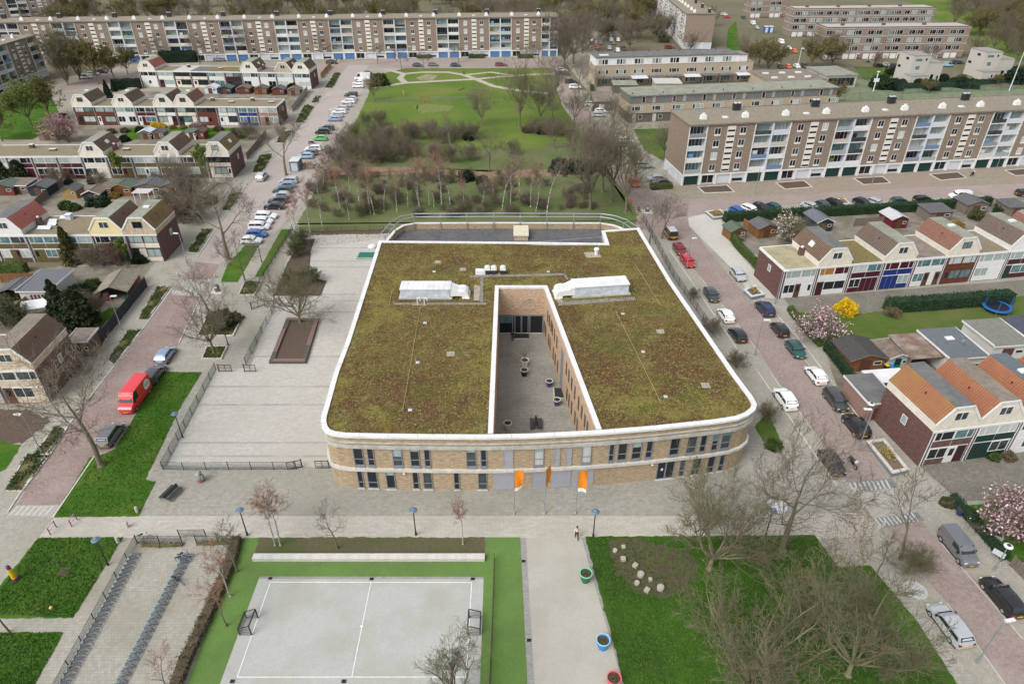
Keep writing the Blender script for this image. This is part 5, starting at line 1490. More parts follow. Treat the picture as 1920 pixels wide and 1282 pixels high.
PAINT={k:mat('paint_'+k,c,r,spec=0.5,coat=1.0,metal=mt) for k,c,r,mt in(('white',(0.74,0.75,0.75),0.35,0),('silver',(0.50,0.52,0.54),0.32,0.35),('grey',(0.16,0.17,0.18),0.32,0.3),('dark_grey',(0.05,0.055,0.06),0.3,0.2),('black',(0.010,0.011,0.013),0.25,0),('blue',(0.02,0.12,0.38),0.3,0.1),('dark_blue',(0.012,0.028,0.075),0.28,0.1),('steel_blue',(0.22,0.32,0.47),0.3,0.3),('light_blue',(0.30,0.48,0.62),0.3,0.1),('red',(0.42,0.012,0.018),0.3,0),('dark_red',(0.16,0.01,0.015),0.3,0),('orange',(0.55,0.13,0.04),0.35,0),('green',(0.10,0.42,0.10),0.3,0),('teal',(0.02,0.075,0.075),0.3,0.1),('bright_red',(0.60,0.022,0.03),0.4,0),('taxi_yellow',(0.55,0.28,0.01),0.35,0))}
HEADL=mat('headlight_lens',(0.62,0.64,0.66),0.1,spec=0.6)
TAILL=mat('taillight_lens',(0.30,0.008,0.012),0.15,spec=0.6)
PLATE=mat('yellow_number_plate',(0.62,0.42,0.01),0.5)
RIM=mat('alloy_rim',(0.40,0.41,0.43),0.35,metal=0.6)
TYPES={'hatchback':(4.1,1.76,1.48,0.70,1.02,0.25,-1.35,-1.93,0.94,0.96,0.31,1.28,-1.28),'suv':(4.45,1.86,1.66,0.86,1.10,0.35,-1.60,-2.12,1.06,1.08,0.35,1.35,-1.33),'estate':(4.6,1.80,1.50,0.70,1.10,0.30,-1.85,-2.22,0.94,0.98,0.32,1.42,-1.30),'saloon':(4.5,1.78,1.44,0.68,1.05,0.25,-0.95,-1.60,0.92,0.98,0.32,1.38,-1.30),'people_carrier':(4.35,1.80,1.64,0.78,1.30,0.60,-1.75,-2.10,1.00,1.02,0.32,1.38,-1.30),'small_van':(4.5,1.82,1.84,0.82,1.35,0.70,-2.10,-2.20,1.05,1.06,0.33,1.45,-1.40),'delivery_van':(5.9,2.05,2.62,1.02,2.20,1.45,-2.85,-2.93,1.32,1.34,0.36,2.0,-1.75),}
def loft(b,secs):
	n=len(secs[0])
	base=len(b.v)
	for s in secs:
		b.v.extend(s)
	for i in range(len(secs)-1):
		for k in range(n):
			j=(k+1)%n
			b.f.append((base+i*n+k,base+(i+1)*n+k,base+(i+1)*n+j,base+i*n+j))
	b.f.append(tuple(base+k for k in range(n)))
	b.f.append(tuple(base+(len(secs)-1)*n+k for k in range(n-1,-1,-1)))
def car_meshes(kind):
	L,W,H,zn,xc,xf,xr,xb,zb,zt,wr,af,ar=TYPES[kind]
	w=W/2
	gc=0.20
	van=kind in('small_van','delivery_van')
	def sec(x,hw,zbot,ztop):
		return[(x,-hw*0.90,zbot),(x,-hw,zbot+0.16),(x,-hw,ztop*0.72),(x,-hw*0.93,ztop),(x,-hw*0.45,ztop+0.025),(x,hw*0.45,ztop+0.025),(x,hw*0.93,ztop),(x,hw,ztop*0.72),(x,hw,zbot+0.16),(x,hw*0.90,zbot)]
	b=MB()
	hx=L/2
	sx=[(-hx,w*0.80,gc+0.14,zt*0.80),(-hx+0.06,w*0.90,gc+0.04,zt*0.93),(-hx+0.28,w*0.98,gc,zt),(xb+0.1 if xb>-hx+0.4 else-hx+0.5,w,gc,zt),(ar+0.6,w,gc,zb),(xc,w,gc,zb-0.02),(xc+(hx-xc)*0.55,w*0.985,gc,zn+(zb-zn)*0.55),(hx-0.22,w*0.93,gc+0.02,zn),(hx-0.06,w*0.84,gc+0.08,zn*0.88),(hx,w*0.74,gc+0.14,zn*0.72)]
	loft(b,[sec(*s) for s in sx])
	wt=w*(0.80 if not van else 0.90)
	wbt=w*0.925
	bow=0.045 if not van else 0.03
	A=[(xc,zb-0.03,wbt),((xc*0.45+xf*0.55),lerp(zb,H,0.62),lerp(wbt,wt,0.62)),(xf,H-bow,wt),(lerp(xf,xr,0.4),H,wt),(xr,H-bow*1.3,wt*0.98),(lerp(xr,xb,0.55),lerp(H,zt,0.5),lerp(wt,wbt,0.5)),(xb,zt-0.03,wbt*0.97)]
	base=len(b.v)
	for x,z,hw in A:
		b.v.extend([(x,-hw,z),(x,-hw*0.5,z+0.03),(x,hw*0.5,z+0.03),(x,hw,z)])
	for i in range(len(A)-1):
		for k in range(3):
			b.f.append((base+i*4+k,base+(i+1)*4+k,base+(i+1)*4+k+1,base+i*4+k+1))
	for s,kk in((-1,0),(1,3)):
		ids=[base+i*4+kk for i in range(len(A))]
		b.f.append(tuple(ids if s<0 else ids[::-1]))
	body=b
	G_={}
	g=MB()
	e=0.012
	def q(x0,z0,h0,x1,z1,h1,off):
		d=Vector((x1-x0,0,z1-z0)).normalized()
		n=Vector((-d.z,0,d.x))
		if(off>0)!=(n.x>0):
			n=-n
		n=n*0.035
		g.add([(x0+n.x,-h0,z0+n.z),(x0+n.x,h0,z0+n.z),(x1+n.x,h1,z1+n.z),(x1+n.x,-h1,z1+n.z)],[(0,1,2,3) if off>0 else(3,2,1,0)])
	q(lerp(xc,xf,0.06),lerp(zb,H-bow,0.08),wbt*0.9,lerp(xc,xf,0.94),lerp(zb,H-bow,0.93),wt*0.9,1)
	G_['windscreen']=g
	g=MB()
	if kind!='delivery_van':
		q(lerp(xb,xr,0.30),lerp(zt,H,0.30),wbt*0.86,lerp(xb,xr,0.93),lerp(zt,H-bow,0.90),wt*0.86,-1)
		G_['rear_window']=g
	for s in(-1,1):
		g=MB()
		z0,z1=zb+0.06,H-0.16
		t0,t1=(z0-zb)/(H-zb),(z1-zb)/(H-zb)
		y0,y1=lerp(wbt,wt,t0)+e,lerp(wbt,wt,t1)+e
		xa0,xa1=lerp(xc,xf,t0)-0.14,lerp(xc,xf,t1)-0.12
		xz0,xz1=lerp(xb,xr,t0)+0.22,lerp(xb,xr,t1)+0.16
		if van:
			xz0=xz1=xa1-0.75
		xm=(xa1+xz1)/2-0.05
		for(p0,p1,r0,r1) in([(xa0,xa1,xm+0.04,xm+0.04),(xm-0.04,xm-0.04,xz0,xz1)] if not van else[(xa0,xa1,xz0,xz1)]):
			g.add([(p0,s*y0,z0),(r0,s*y0,z0),(r1,s*y1,z1),(p1,s*y1,z1)],[(0,1,2,3) if s>0 else(3,2,1,0)])
		G_['side_window'+str(s)]=g
	lamp={}
	for s in(-1,1):
		lamp[('headlight',s)]=MB().box(hx-0.34,hx-0.075,min(s*w*0.56,s*w*0.86),max(s*w*0.56,s*w*0.86),zn*0.80,zn*0.97)
		lamp[('taillight',s)]=MB().box(-hx-0.015,-hx+0.16,min(s*w*0.62,s*w*0.90),max(s*w*0.62,s*w*0.90),zt*0.70,zt*0.93 if not van else zt*1.1)
		lamp[('wing_mirror',s)]=MB().box(xc-0.42,xc-0.24,min(s*(w*0.93),s*(w+0.16)),max(s*(w*0.93),s*(w+0.16)),zb+0.04,zb+0.20)
	lamp[('number_plate',1)]=MB().box(hx-0.02,hx+0.015,-0.26,0.26,0.36,0.48)
	lamp[('number_plate',-1)]=MB().box(-hx-0.03,-hx+0.02,-0.26,0.26,zt*0.62 if not van else 0.5,zt*0.62+0.12 if not van else 0.62)
	lamp[('grille',1)]=MB().box(hx-0.05,hx+0.008,-w*0.48,w*0.48,0.30,0.35).box(hx-0.06,hx-0.018,-w*0.5,w*0.5,zn*0.66,zn*0.80)
	lamp[('lower_trim',1)]=MB().box(-hx+0.25,hx-0.3,-w*0.97,w*0.97,gc-0.03,gc+0.10)
	return body,G_,lamp
def wheel_mesh(r):
	def mk():
		b=MB()
		n=16
		for y in(-0.11,0.11):
			for k in range(n):
				t=2*math.pi*k/n
				b.v.append((r*math.cos(t),y,r*math.sin(t)))
		for k in range(n):
			j=(k+1)%n
			b.f.append((k,j,n+j,n+k))
		b.f.append(tuple(range(n-1,-1,-1)))
		b.f.append(tuple(range(n,2*n)))
		return b.mesh('wheel',RUBBER)
	return shared(('wheel',r),mk)
def rim_mesh(r):
	def mk():
		b=MB()
		n=10
		for y in(-0.118,0.118):
			for k in range(n):
				t=2*math.pi*k/n
				b.v.append((r*0.62*math.cos(t),y,r*0.62*math.sin(t)))
		for k in range(n):
			j=(k+1)%n
			b.f.append((k,j,n+j,n+k))
		b.f.append(tuple(range(n-1,-1,-1)))
		b.f.append(tuple(range(n,2*n)))
		return b.mesh('rim',RIM)
	return shared(('rim',r),mk)
CARP={}
CPRE={}
def car(kind,colour,label,c,d,group='parked cars',extras=''):
	"""c: ground position, d: heading"""
	ang=math.atan2(d.y,d.x)
	key=(kind,colour)
	nm={'delivery_van':'delivery_van','small_van':'van','suv':'parked_car'}.get(kind,'parked_car')
	if key in CARP and not extras:
		return dup(CARP[key],(c.x,c.y,0),ang,label,group)
	if kind not in CPRE:
		CPRE[kind]=car_meshes(kind)
	body,gl,lamps=CPRE[kind]
	r=thing(nm,label,'van' if 'van' in kind else 'car',(c.x,c.y,0),ang,group)
	o=put('body',body.mesh('body',PAINT[colour],False),r)
	for k,g in gl.items():
		put(k.rstrip('-1'),shared((kind,k),lambda:g.mesh(k.rstrip('-1'),GL_CAR)),r)
	mm={'headlight':HEADL,'taillight':TAILL,'number_plate':PLATE,'grille':BLACK,'wing_mirror':BLACK,'lower_trim':BLACK}
	for(k,s),g in lamps.items():
		put(k,shared((kind,k,s),lambda:g.mesh(k,mm[k])),r)
	L,W,H,zn,xc,xf,xr,xb,zb,zt,wr,af,ar=TYPES[kind]
	for x in(af,ar):
		for s in(-1,1):
			wo=put('wheel',wheel_mesh(wr),r,(x,s*(W/2-0.095),wr))
			put('rim',rim_mesh(wr),wo)
	if not extras:
		CARP[key]=freeze(r)
	return r
def pdir(p,q):
	return(G(*q)-G(*p)).normalized()
DR=pdir((1414,571),(1575,769))
DRL=pdir((1716,1063),(1850,1240))
DL=pdir((335,645),(181,849))
DLU=pdir((614,171),(463,349))
DX=Vector((1,0,0))
DHEDGE=pdir((1508,380),(1536,391))
DOWN=Vector((0,-1,0))
GR,GLB,GH,GP,GF='cars along the street beside the school','cars in the bays by the park','cars in front of the hedge','cars in the far parking lot','cars on the far streets'
for u,v,kind,col,d,label,grp in((1274,467,'hatchback','dark_red',DR,'deep red car, further of two red ones by the school fence',GR),(1289,489,'hatchback','red',DR,'bright red car, nearer of two red ones by the school fence',GR),(1334,552,'hatchback','dark_grey',DR,'dark grey hatchback facing the camera just before the white hatchback',GR),(1361,590,'hatchback','white',-DR,'white hatchback between dark grey and small black car at school wall',GR),(1383,626,'hatchback','black',-DR,'small black hatchback with red tail lights beside the school wall',GR),(1472,747,'suv','white',-DR,'white off-roader alone on the school side of the street',GR),(1560,866,'hatchback','black',DR,'black car under the bare tree beside the parked motorcycle',GR),(1384,514,'hatchback','silver',DR,'silver hatchback nosing to the camera before the square planter',GR),(1434,578,'suv','dark_blue',-DR,'dark blue crossover beside the lamp post at the house corner',GR),(1462,616,'hatchback','black',-DR,'black hatchback directly behind the dark blue crossover',GR),(1492,654,'hatchback','teal',DR,'petrol blue hatchback facing the camera beside the low hedge',GR),(1530,702,'hatchback','white',-DR,'white hatchback across from the white off-roader, by the ivy fence',GR),(1567,749,'people_carrier','dark_grey',DR,'tall black and grey compact with pale bonnet facing the camera',GR),(1605,797,'suv','black',-DR,'black coupe crossover next to the long stone planter',GR),(1797,1025,'small_van','grey',DR,'grey panel van facing the camera beside the garden hedge',GR),(1880,1117,'estate','black',-DRL,'black estate car behind the grey van',GR),(1781,1169,'estate','silver',-DRL,'silver car parked under the green twigged trees',GR),(310,664,'hatchback','steel_blue',-DL,'silvery blue hatchback parked ahead of the red van','cars along the street with kerb beds'),(289,701,'estate','dark_grey',-DL,'dark estate with roof bars squeezed behind the red van','cars along the street with kerb beds'),(207,814,'people_carrier','grey',-DL,'dark grey people carrier beside the big tree trunk','cars along the street with kerb beds'),(491,331,'suv','silver',-DLU,'silver crossover driving up the middle of the dusty street','cars along the street with kerb beds'),(471,450,'hatchback','white',DX,'small white hatchback nearest the lawn in the angled bays',GLB),(481,438,'hatchback','blue',DX,'bright blue hatchback beside the small white one',GLB),(486,424,'people_carrier','white',DX,'boxy white people carrier beyond the bright blue hatchback',GLB),(493,414,'hatchback','white',DX,'white hatchback behind the boxy white people carrier',GLB),(499,404,'estate','white',DX,'white estate, furthest of the near bay group',GLB),(514,386,'saloon','black',-DX,'shiny black saloon at the near end of the middle bays',GLB),(522,375,'estate','dark_grey',-DX,'dark grey estate just behind the shiny black saloon',GLB),(527,366,'hatchback','silver',-DX,'silver hatchback between dark cars in the middle bays',GLB),(530,356,'estate','teal',-DX,'dark greenish estate behind the silver hatchback in the bays',GLB),(537,347,'hatchback','steel_blue',-DX,'bluish hatchback beside the silver estate in the bays',GLB),(541,338,'estate','silver',-DX,'silver estate at the far end of the middle bays',GLB),(573,292,'hatchback','light_blue',-DX,'pale blue car at the near end of the upper bays',GLB),(580,286,'estate','grey',-DX,'grey estate beside the pale blue car, upper bays',GLB),(587,278,'estate','white',-DX,'white estate just before the motorbike and green car',GLB),(600,259,'hatchback','green',-DX,'lime green hatchback in the bays',GLB),(605,247,'people_carrier','black',-DX,'black people carrier next to the lime green hatchback',GLB),(612,240,'estate','dark_grey',-DX,'dark estate behind the black people carrier',GLB),(627,223,'hatchback','steel_blue',-DX,'bluish grey car first past the planted gap in the bays',GLB),(631,216,'hatchback','silver',-DX,'silver car second past the planted gap in the bays',GLB),(636,209,'estate','white',-DX,'white car third past the planted gap in the bays',GLB),(639,203,'estate','silver',-DX,'silver estate fourth past the planted gap in the bays',GLB),(648,197,'hatchback','silver',-DX,'silver car fifth past the planted gap in the bays',GLB),(653,190,'estate','white',-DX,'white car next to silver in the top bays',GLB),(658,185,'hatchback','silver',-DX,'silver car right before the black one, top bays',GLB),(658,177,'estate','black',-DX,'black hatch with white bonnet nearest the park path',GLB),(671,161,'hatchback','white',-DX,'white hatchback first beyond the park path',GLB),(672,155,'hatchback','white',-DX,'white hatchback beside the tall white van',GLB),(680,147,'delivery_van','white',-DX,'tall white van at the street corner',GLB),(687,137,'saloon','dark_blue',-DX,'dark saloon behind the tall white van',GLB),(783,122,'hatchback','dark_grey',DX,'dark car on the far street, first from the street corner',GF),(812,121,'hatchback','grey',DX,'grey car on the far street beyond the park',GF),(854,122,'hatchback','dark_blue',DX,'dark blue car on the far street beyond the park',GF),(939,121,'estate','dark_red',DX,'dark red car on the far street',GF),(411,112,'estate','grey',DX,'grey estate behind the far row of houses',GF),(622,117,'suv','black',DX,'black off-roader behind the end house of the far row',GF),(161,144,'people_carrier','white',DX,'white people carrier under the tall poplars',GF),(175,138,'hatchback','silver',DX,'silver car middle of three under the poplars',GF),(191,134,'hatchback','dark_grey',DX,'dark car farthest of three under the poplars',GF),(1053,131,'estate','white',DX,'white estate on the park side street',GF),(1058,138,'estate','dark_grey',DX,'dark car beside the white estate by the clipped bush',GF),(1071,153,'estate','black',DX,'black estate in front of the terrace garages',GF),(1078,163,'suv','white',DX,'white crossover right below the black estate',GF),(1108,195,'estate','white',DX,'white car below the dark garages',GF),(1119,201,'hatchback','silver',DX,'silver car among the cars below the dark garages',GF),(1127,208,'hatchback','white',DX,'white car third in the row below the garages',GF),(1123,215,'estate','silver',DX,'silver estate fourth in the row below the garages',GF),(1160,252,'hatchback','silver',DX,'silver car behind twigs along the park edge',GF),(1172,263,'estate','white',DX,'white estate behind twigs along the park edge',GF),(1174,271,'hatchback','grey',DX,'grey hatchback behind twigs along the park edge',GF),(1178,283,'hatchback','silver',DX,'lone silver car between bushes at the park edge',GF),(1208,309,'estate','silver',DX,'silver estate by the flats side garages',GF),(1189,342,'hatchback','red',DR,'red and black small car driving towards the junction',GF),(1230,334,'hatchback','silver',-DX,'silver blue hatchback beside the clipped bush at the flats',GF),(1240,342,'hatchback','dark_grey',-DX,'dark hatchback right behind the clipped bush at the flats',GF),(1384,396,'hatchback','blue',DHEDGE,'bright blue car first in front of the long hedge',GH),(1408,393,'estate','white',DHEDGE,'white car next to the bright blue one at the hedge',GH),(1428,391,'people_carrier','black',DHEDGE,'black people carrier third along the long hedge',GH),(1453,389,'hatchback','teal',DHEDGE,'dark green hatchback fourth along the long hedge',GH),(1520,386,'saloon','silver',DHEDGE,'silver saloon alone after the gap at the hedge',GH),(1545,385,'hatchback','dark_grey',DHEDGE,'dark hatchback beside the silver saloon at the hedge',GH),(1567,382,'estate','black',DHEDGE,'black estate before the planted square at the hedge',GH),(1617,379,'hatchback','black',DHEDGE,'black hatchback just past the planted square',GH),(1642,379,'hatchback','silver',DHEDGE,'silver white hatchback after the black one at the hedge',GH),(1688,377,'hatchback','teal',DX,'dark green hatchback parked alone near the hedge end',GH),(1733,374,'estate','black',DX,'black estate parked alone near the white van',GH),(1800,367,'small_van','white',-DX,'white van at the end of the long hedge',GH),(1925,362,'estate','black',DX,'black car cut by the frame edge in front of flats',GH),(1109,75,'hatchback','white',DOWN,'white car at the back of the far parking lot',GP),(1112,81,'hatchback','dark_red',DOWN,'pinkish red car in the far parking lot',GP),(1119,89,'small_van','orange',DOWN,'orange van in the far parking lot',GP),(1126,80,'hatchback','steel_blue',DOWN,'pale blue car alone in the far parking lot',GP),(1138,65,'estate','dark_red',DOWN,'dark red car beside the big evergreen bush',GP),(1151,65,'estate','dark_grey',DOWN,'dark car right beside the dark red one',GP),(1146,75,'hatchback','white',DOWN,'white car behind the grey one in the parking lot',GP),(1150,81,'hatchback','grey',DOWN,'grey car in the middle of the parking lot',GP),(1159,75,'hatchback','white',DOWN,'white car at the far end of the parking row',GP),(1142,90,'hatchback','silver',DOWN,'silver white car nearest the terrace roof',GP),(1158,94,'hatchback','white',DOWN,'white car half hidden behind the terrace roof',GP),(1169,91,'estate','dark_grey',DOWN,'dark car half hidden behind the terrace roof',GP),(1255,89,'suv','dark_red',DX,'maroon off-roader in front of the end-on flats',GP),(1106,17,'estate','white',DX,'white car at the far end of the car park lawn',GP),(1127,17,'estate','dark_grey',DX,'dark car at the far end of the car park lawn',GP),(1465,79,'small_van','white',DOWN,'white van near the blue cabin on the far street',GF),(1479,90,'hatchback','white',DOWN,'white car below the white van on the far street',GF),(1490,96,'hatchback','orange',DOWN,'reddish car in front of the far shrubs',GF),(1464,104,'hatchback','dark_red',DX,'dark red car crossing the far street',GF),(1464,125,'estate','black',DOWN,'black car at the far junction',GF),(1478,125,'hatchback','orange',DOWN,'orange red car at the far junction',GF),(1494,124,'hatchback','white',DOWN,'white car at the far junction',GF),(1508,123,'hatchback','dark_grey',DOWN,'dark grey car at the far junction',GF),(1412,44,'small_van','white',DOWN,'white van beside the far brick flats',GF),(1419,52,'hatchback','silver',DOWN,'silver car behind the white van at the flats',GF),(1394,33,'hatchback','dark_grey',DOWN,'dark car on the furthest street',GF),(1363,32,'hatchback','red',DX,'red car on the furthest street',GF),(1358,27,'hatchback','white',DX,'white car beside the red one on the furthest street',GF),(1649,123,'estate','black',DX,'black estate before the low banded flats',GF),(1664,122,'hatchback','silver',DX,'silver car before the low banded flats',GF),(1678,123,'hatchback','black',DX,'black hatchback before the low banded flats',GF),(1776,122,'small_van','light_blue',DX,'pale blue van between the two villas',GF),(1797,117,'estate','dark_blue',DX,'dark blue car between the two villas',GF),):
	c=G(u,v,0.65)
	jit=Vector((hr.uniform(-0.03,0.03),hr.uniform(-0.03,0.03),0))
	car(kind,col,label,c,(d+jit).normalized(),grp)
c=G(252,740,1.1)
van=car('delivery_van','bright_red','bright red delivery van with white scalloped roundel on its side',c,DL,'cars along the street with kerb beds',extras='x')
TYP=TYPES['delivery_van']
def text_mesh(s,size,m,name='lettering'):
	cu=bpy.data.curves.new(name,'FONT')
	cu.body=s
	cu.size=size
	cu.extrude=0.004
	cu.align_x='CENTER'
	cu.align_y='CENTER'
	o=bpy.data.objects.new(name,cu)
	COL.objects.link(o)
	dg=bpy.context.evaluated_depsgraph_get()
	me=bpy.data.meshes.new_from_object(o.evaluated_get(dg))
	bpy.data.objects.remove(o)
	me.materials.clear()
	me.materials.append(m)
	me.name=name
	return me
for s in(-1,1):
	y=s*(TYP[1]/2*0.925+0.0)
	ysf=s*(TYP[1]/2*0.955)
	b=MB()
	n=48
	ring_=[]
	for k in range(n):
		t=2*math.pi*k/n
		r_=0.70+0.05*abs(math.sin(t*5))
		ring_.append((-1.7+r_*math.cos(t),1.62+r_*math.sin(t)))
	b.xprism(ring_,min(ysf,ysf+s*0.03),max(ysf,ysf+s*0.03))
	b.build('roundel',WHITE,van)
	put('lettering',text_mesh('D.E',0.62,BLACK),van,(-1.7,ysf+s*0.036,1.66),(math.pi/2,0,0 if s<0 else math.pi))
	MB().box(-0.75,0.75,min(ysf,ysf+s*0.012),max(ysf,ysf+s*0.012),1.0,1.06).build('stripe',WHITE,van)
	put('lettering',text_mesh('koffie',0.3,WHITE),van,(-0.2,ysf+s*0.02,1.3),(math.pi/2,0,0 if s<0 else math.pi)) if False else None
for k in range(5):
	MB().box(-2.7+k*0.8,-2.64+k*0.8,-0.8,0.8,2.62,2.66).build('roof_rib',PAINT['bright_red'],van)
c=G(1257,436,0.8)
van=car('small_van','black','dark service van with yellow stripes at the street corner',c,-DR,GR,extras='x')
L,W,H=TYPES['small_van'][:3]
for s in(-1,1):
	MB().box(-1.9,1.2,min(s*W/2*1.0,s*(W/2+0.015)),max(s*W/2*1.0,s*(W/2+0.015)),0.55,0.85).build('stripe',PAINT['taxi_yellow'],van)
MB().box(-L/2-0.035,-L/2+0.02,-0.7,0.7,0.72,0.9).build('stripe',PAINT['taxi_yellow'],van)
MB().box(-1.9,0.5,-0.72,0.72,1.86,1.92).build('roof_rack',COPING,van)
def motorcycle(label,p,d,group='motorcycles'):
	r=thing('motorcycle',label,'motorcycle',(p.x,p.y,0),math.atan2(d.y,d.x),group)
	for x in(-0.7,0.7):
		o=put('wheel',wheel_mesh(0.30),r,(x,0,0.30))
		o.scale=(1,0.55,1)
		put('rim',rim_mesh(0.30),o)
	b=MB()
	loft(b,[[(-0.85,-0.06,0.78),(-0.85,-0.06,0.86),(-0.85,0.06,0.86),(-0.85,0.06,0.78)],[(-0.3,-0.16,0.55),(-0.3,-0.14,0.80),(-0.3,0.14,0.80),(-0.3,0.16,0.55)],[(0.15,-0.18,0.35),(0.15,-0.17,0.98),(0.15,0.17,0.98),(0.15,0.18,0.35)],[(0.5,-0.12,0.5),(0.5,-0.1,0.95),(0.5,0.1,0.95),(0.5,0.12,0.5)]])
	b.build('body',BLACK,r)
	MB().tube((0.7,-0.08,0.3),(0.42,-0.08,1.0),0.03,0.03,6).tube((0.7,0.08,0.3),(0.42,0.08,1.0),0.03,0.03,6).tube((0.42,-0.38,1.05),(0.42,0.38,1.05),0.025,0.025,6).build('fork',STEEL,r)
	MB().box(-0.75,-0.05,-0.15,0.15,0.80,0.90).build('seat',DARKSTEEL,r)
	MB().box(0.45,0.62,-0.16,0.16,0.85,1.2).build('fairing',COPING,r)
	return r
motorcycle('black and white motorcycle beside the black car under bare tree',G(1597,872),DR)
motorcycle('dark motorbike standing next to the lime green car',G(585,271),DX)
motorcycle('white and black scooter in front of the garage flats',G(1822,330),pdir((1815,333),(1830,326)))
motorcycle('dark scooter before the porch of the banded flats',G(1627,119),DX)
# ---------------------------------------------------------------- trees, shrubs, hedges
class Seg:
	"""tubes collected as arrays"""
	def __init__(s):
		s.P,s.Q,s.R0,s.R1=[],[],[],[]
	def add(s,p,q,r0,r1):
		s.P.append(p)
		s.Q.append(q)
		s.R0.append(r0)
		s.R1.append(r1)
	def mesh(s,name,m,n=3):
		P,Q=np.array(s.P),np.array(s.Q)
		R0,R1=np.array(s.R0)[:,None],np.array(s.R1)[:,None]
		D=Q-P
		D/=np.maximum(np.linalg.norm(D,axis=1,keepdims=True),1e-9)
		ref=np.where(np.abs(D[:,2:3])<0.9,np.array([[0,0,1.0]]),np.array([[1.0,0,0]]))
		A=np.cross(ref,D)
		A/=np.maximum(np.linalg.norm(A,axis=1,keepdims=True),1e-9)
		B=np.cross(D,A)
		N=len(P)
		V=np.zeros((N,2*n,3))
		for k in range(n):
			t=2*math.pi*k/n
			o=A*math.cos(t)+B*math.sin(t)
			V[:,k]=P+o*R0
			V[:,n+k]=Q+o*R1
		F=np.zeros((N,n,4),dtype=np.int64)
		base=(np.arange(N)*2*n)
		for k in range(n):
			j=(k+1)%n
			F[:,k,0]=base+k
			F[:,k,1]=base+j
			F[:,k,2]=base+n+j
			F[:,k,3]=base+n+k
		return np_mesh(name,V.reshape(-1,3),F.reshape(-1,4),m)
def np_mesh(name,V,F,m,smooth=False):
	me=bpy.data.meshes.new(name)
	k=F.shape[1]
	me.vertices.add(len(V))
	me.vertices.foreach_set('co',V.astype(np.float32).ravel())
	me.loops.add(F.size)
	me.loops.foreach_set('vertex_index',F.astype(np.int32).ravel())
	me.polygons.add(len(F))
	me.polygons.foreach_set('loop_start',np.arange(0,F.size,k,dtype=np.int32))
	me.polygons.foreach_set('loop_total',np.full(len(F),k,dtype=np.int32))
	me.update(calc_edges=True)
	me.materials.append(m)
	return me
def leaves_mesh(name,centres,size,m,seed=0,flat=0.0):
	"""small leaf-sized quads, randomly turned"""
	g=np.random.default_rng(seed)
	C=np.asarray(centres)
	N=len(C)
	a=g.normal(size=(N,3))
	a[:,2]*=1-flat
	a/=np.linalg.norm(a,axis=1,keepdims=True)
	r=g.normal(size=(N,3))
	b=np.cross(a,r)
	b/=np.maximum(np.linalg.norm(b,axis=1,keepdims=True),1e-9)
	s=(size*g.uniform(0.6,1.4,size=(N,1)))
	V=np.stack([C-a*s-b*s*0.6,C+a*s*0.2-b*s*0.7,C+a*s+b*s*0.1,C-a*s*0.1+b*s*0.7],axis=1)
	F=np.arange(N*4).reshape(-1,4)
	return np_mesh(name,V.reshape(-1,3),F,m)
def vadd(a,b,k=1.0):
	return(a[0]+b[0]*k,a[1]+b[1]*k,a[2]+b[2]*k)
def vnorm(a):
	l=math.sqrt(a[0]*a[0]+a[1]*a[1]+a[2]*a[2]) or 1.0
	return(a[0]/l,a[1]/l,a[2]/l)
def turn(d,ang,az):
	"""d bent by ang towards azimuth az about itself"""
	ref=(0,0,1) if abs(d[2])<0.9 else(1,0,0)
	a=vnorm((d[1]*ref[2]-d[2]*ref[1],d[2]*ref[0]-d[0]*ref[2],d[0]*ref[1]-d[1]*ref[0]))
	b=(d[1]*a[2]-d[2]*a[1],d[2]*a[0]-d[0]*a[2],d[0]*a[1]-d[1]*a[0])
	c,s=math.cos(ang),math.sin(ang)
	ca,sa=math.cos(az),math.sin(az)
	return vnorm(tuple(d[i]*c+(a[i]*ca+b[i]*sa)*s for i in range(3)))
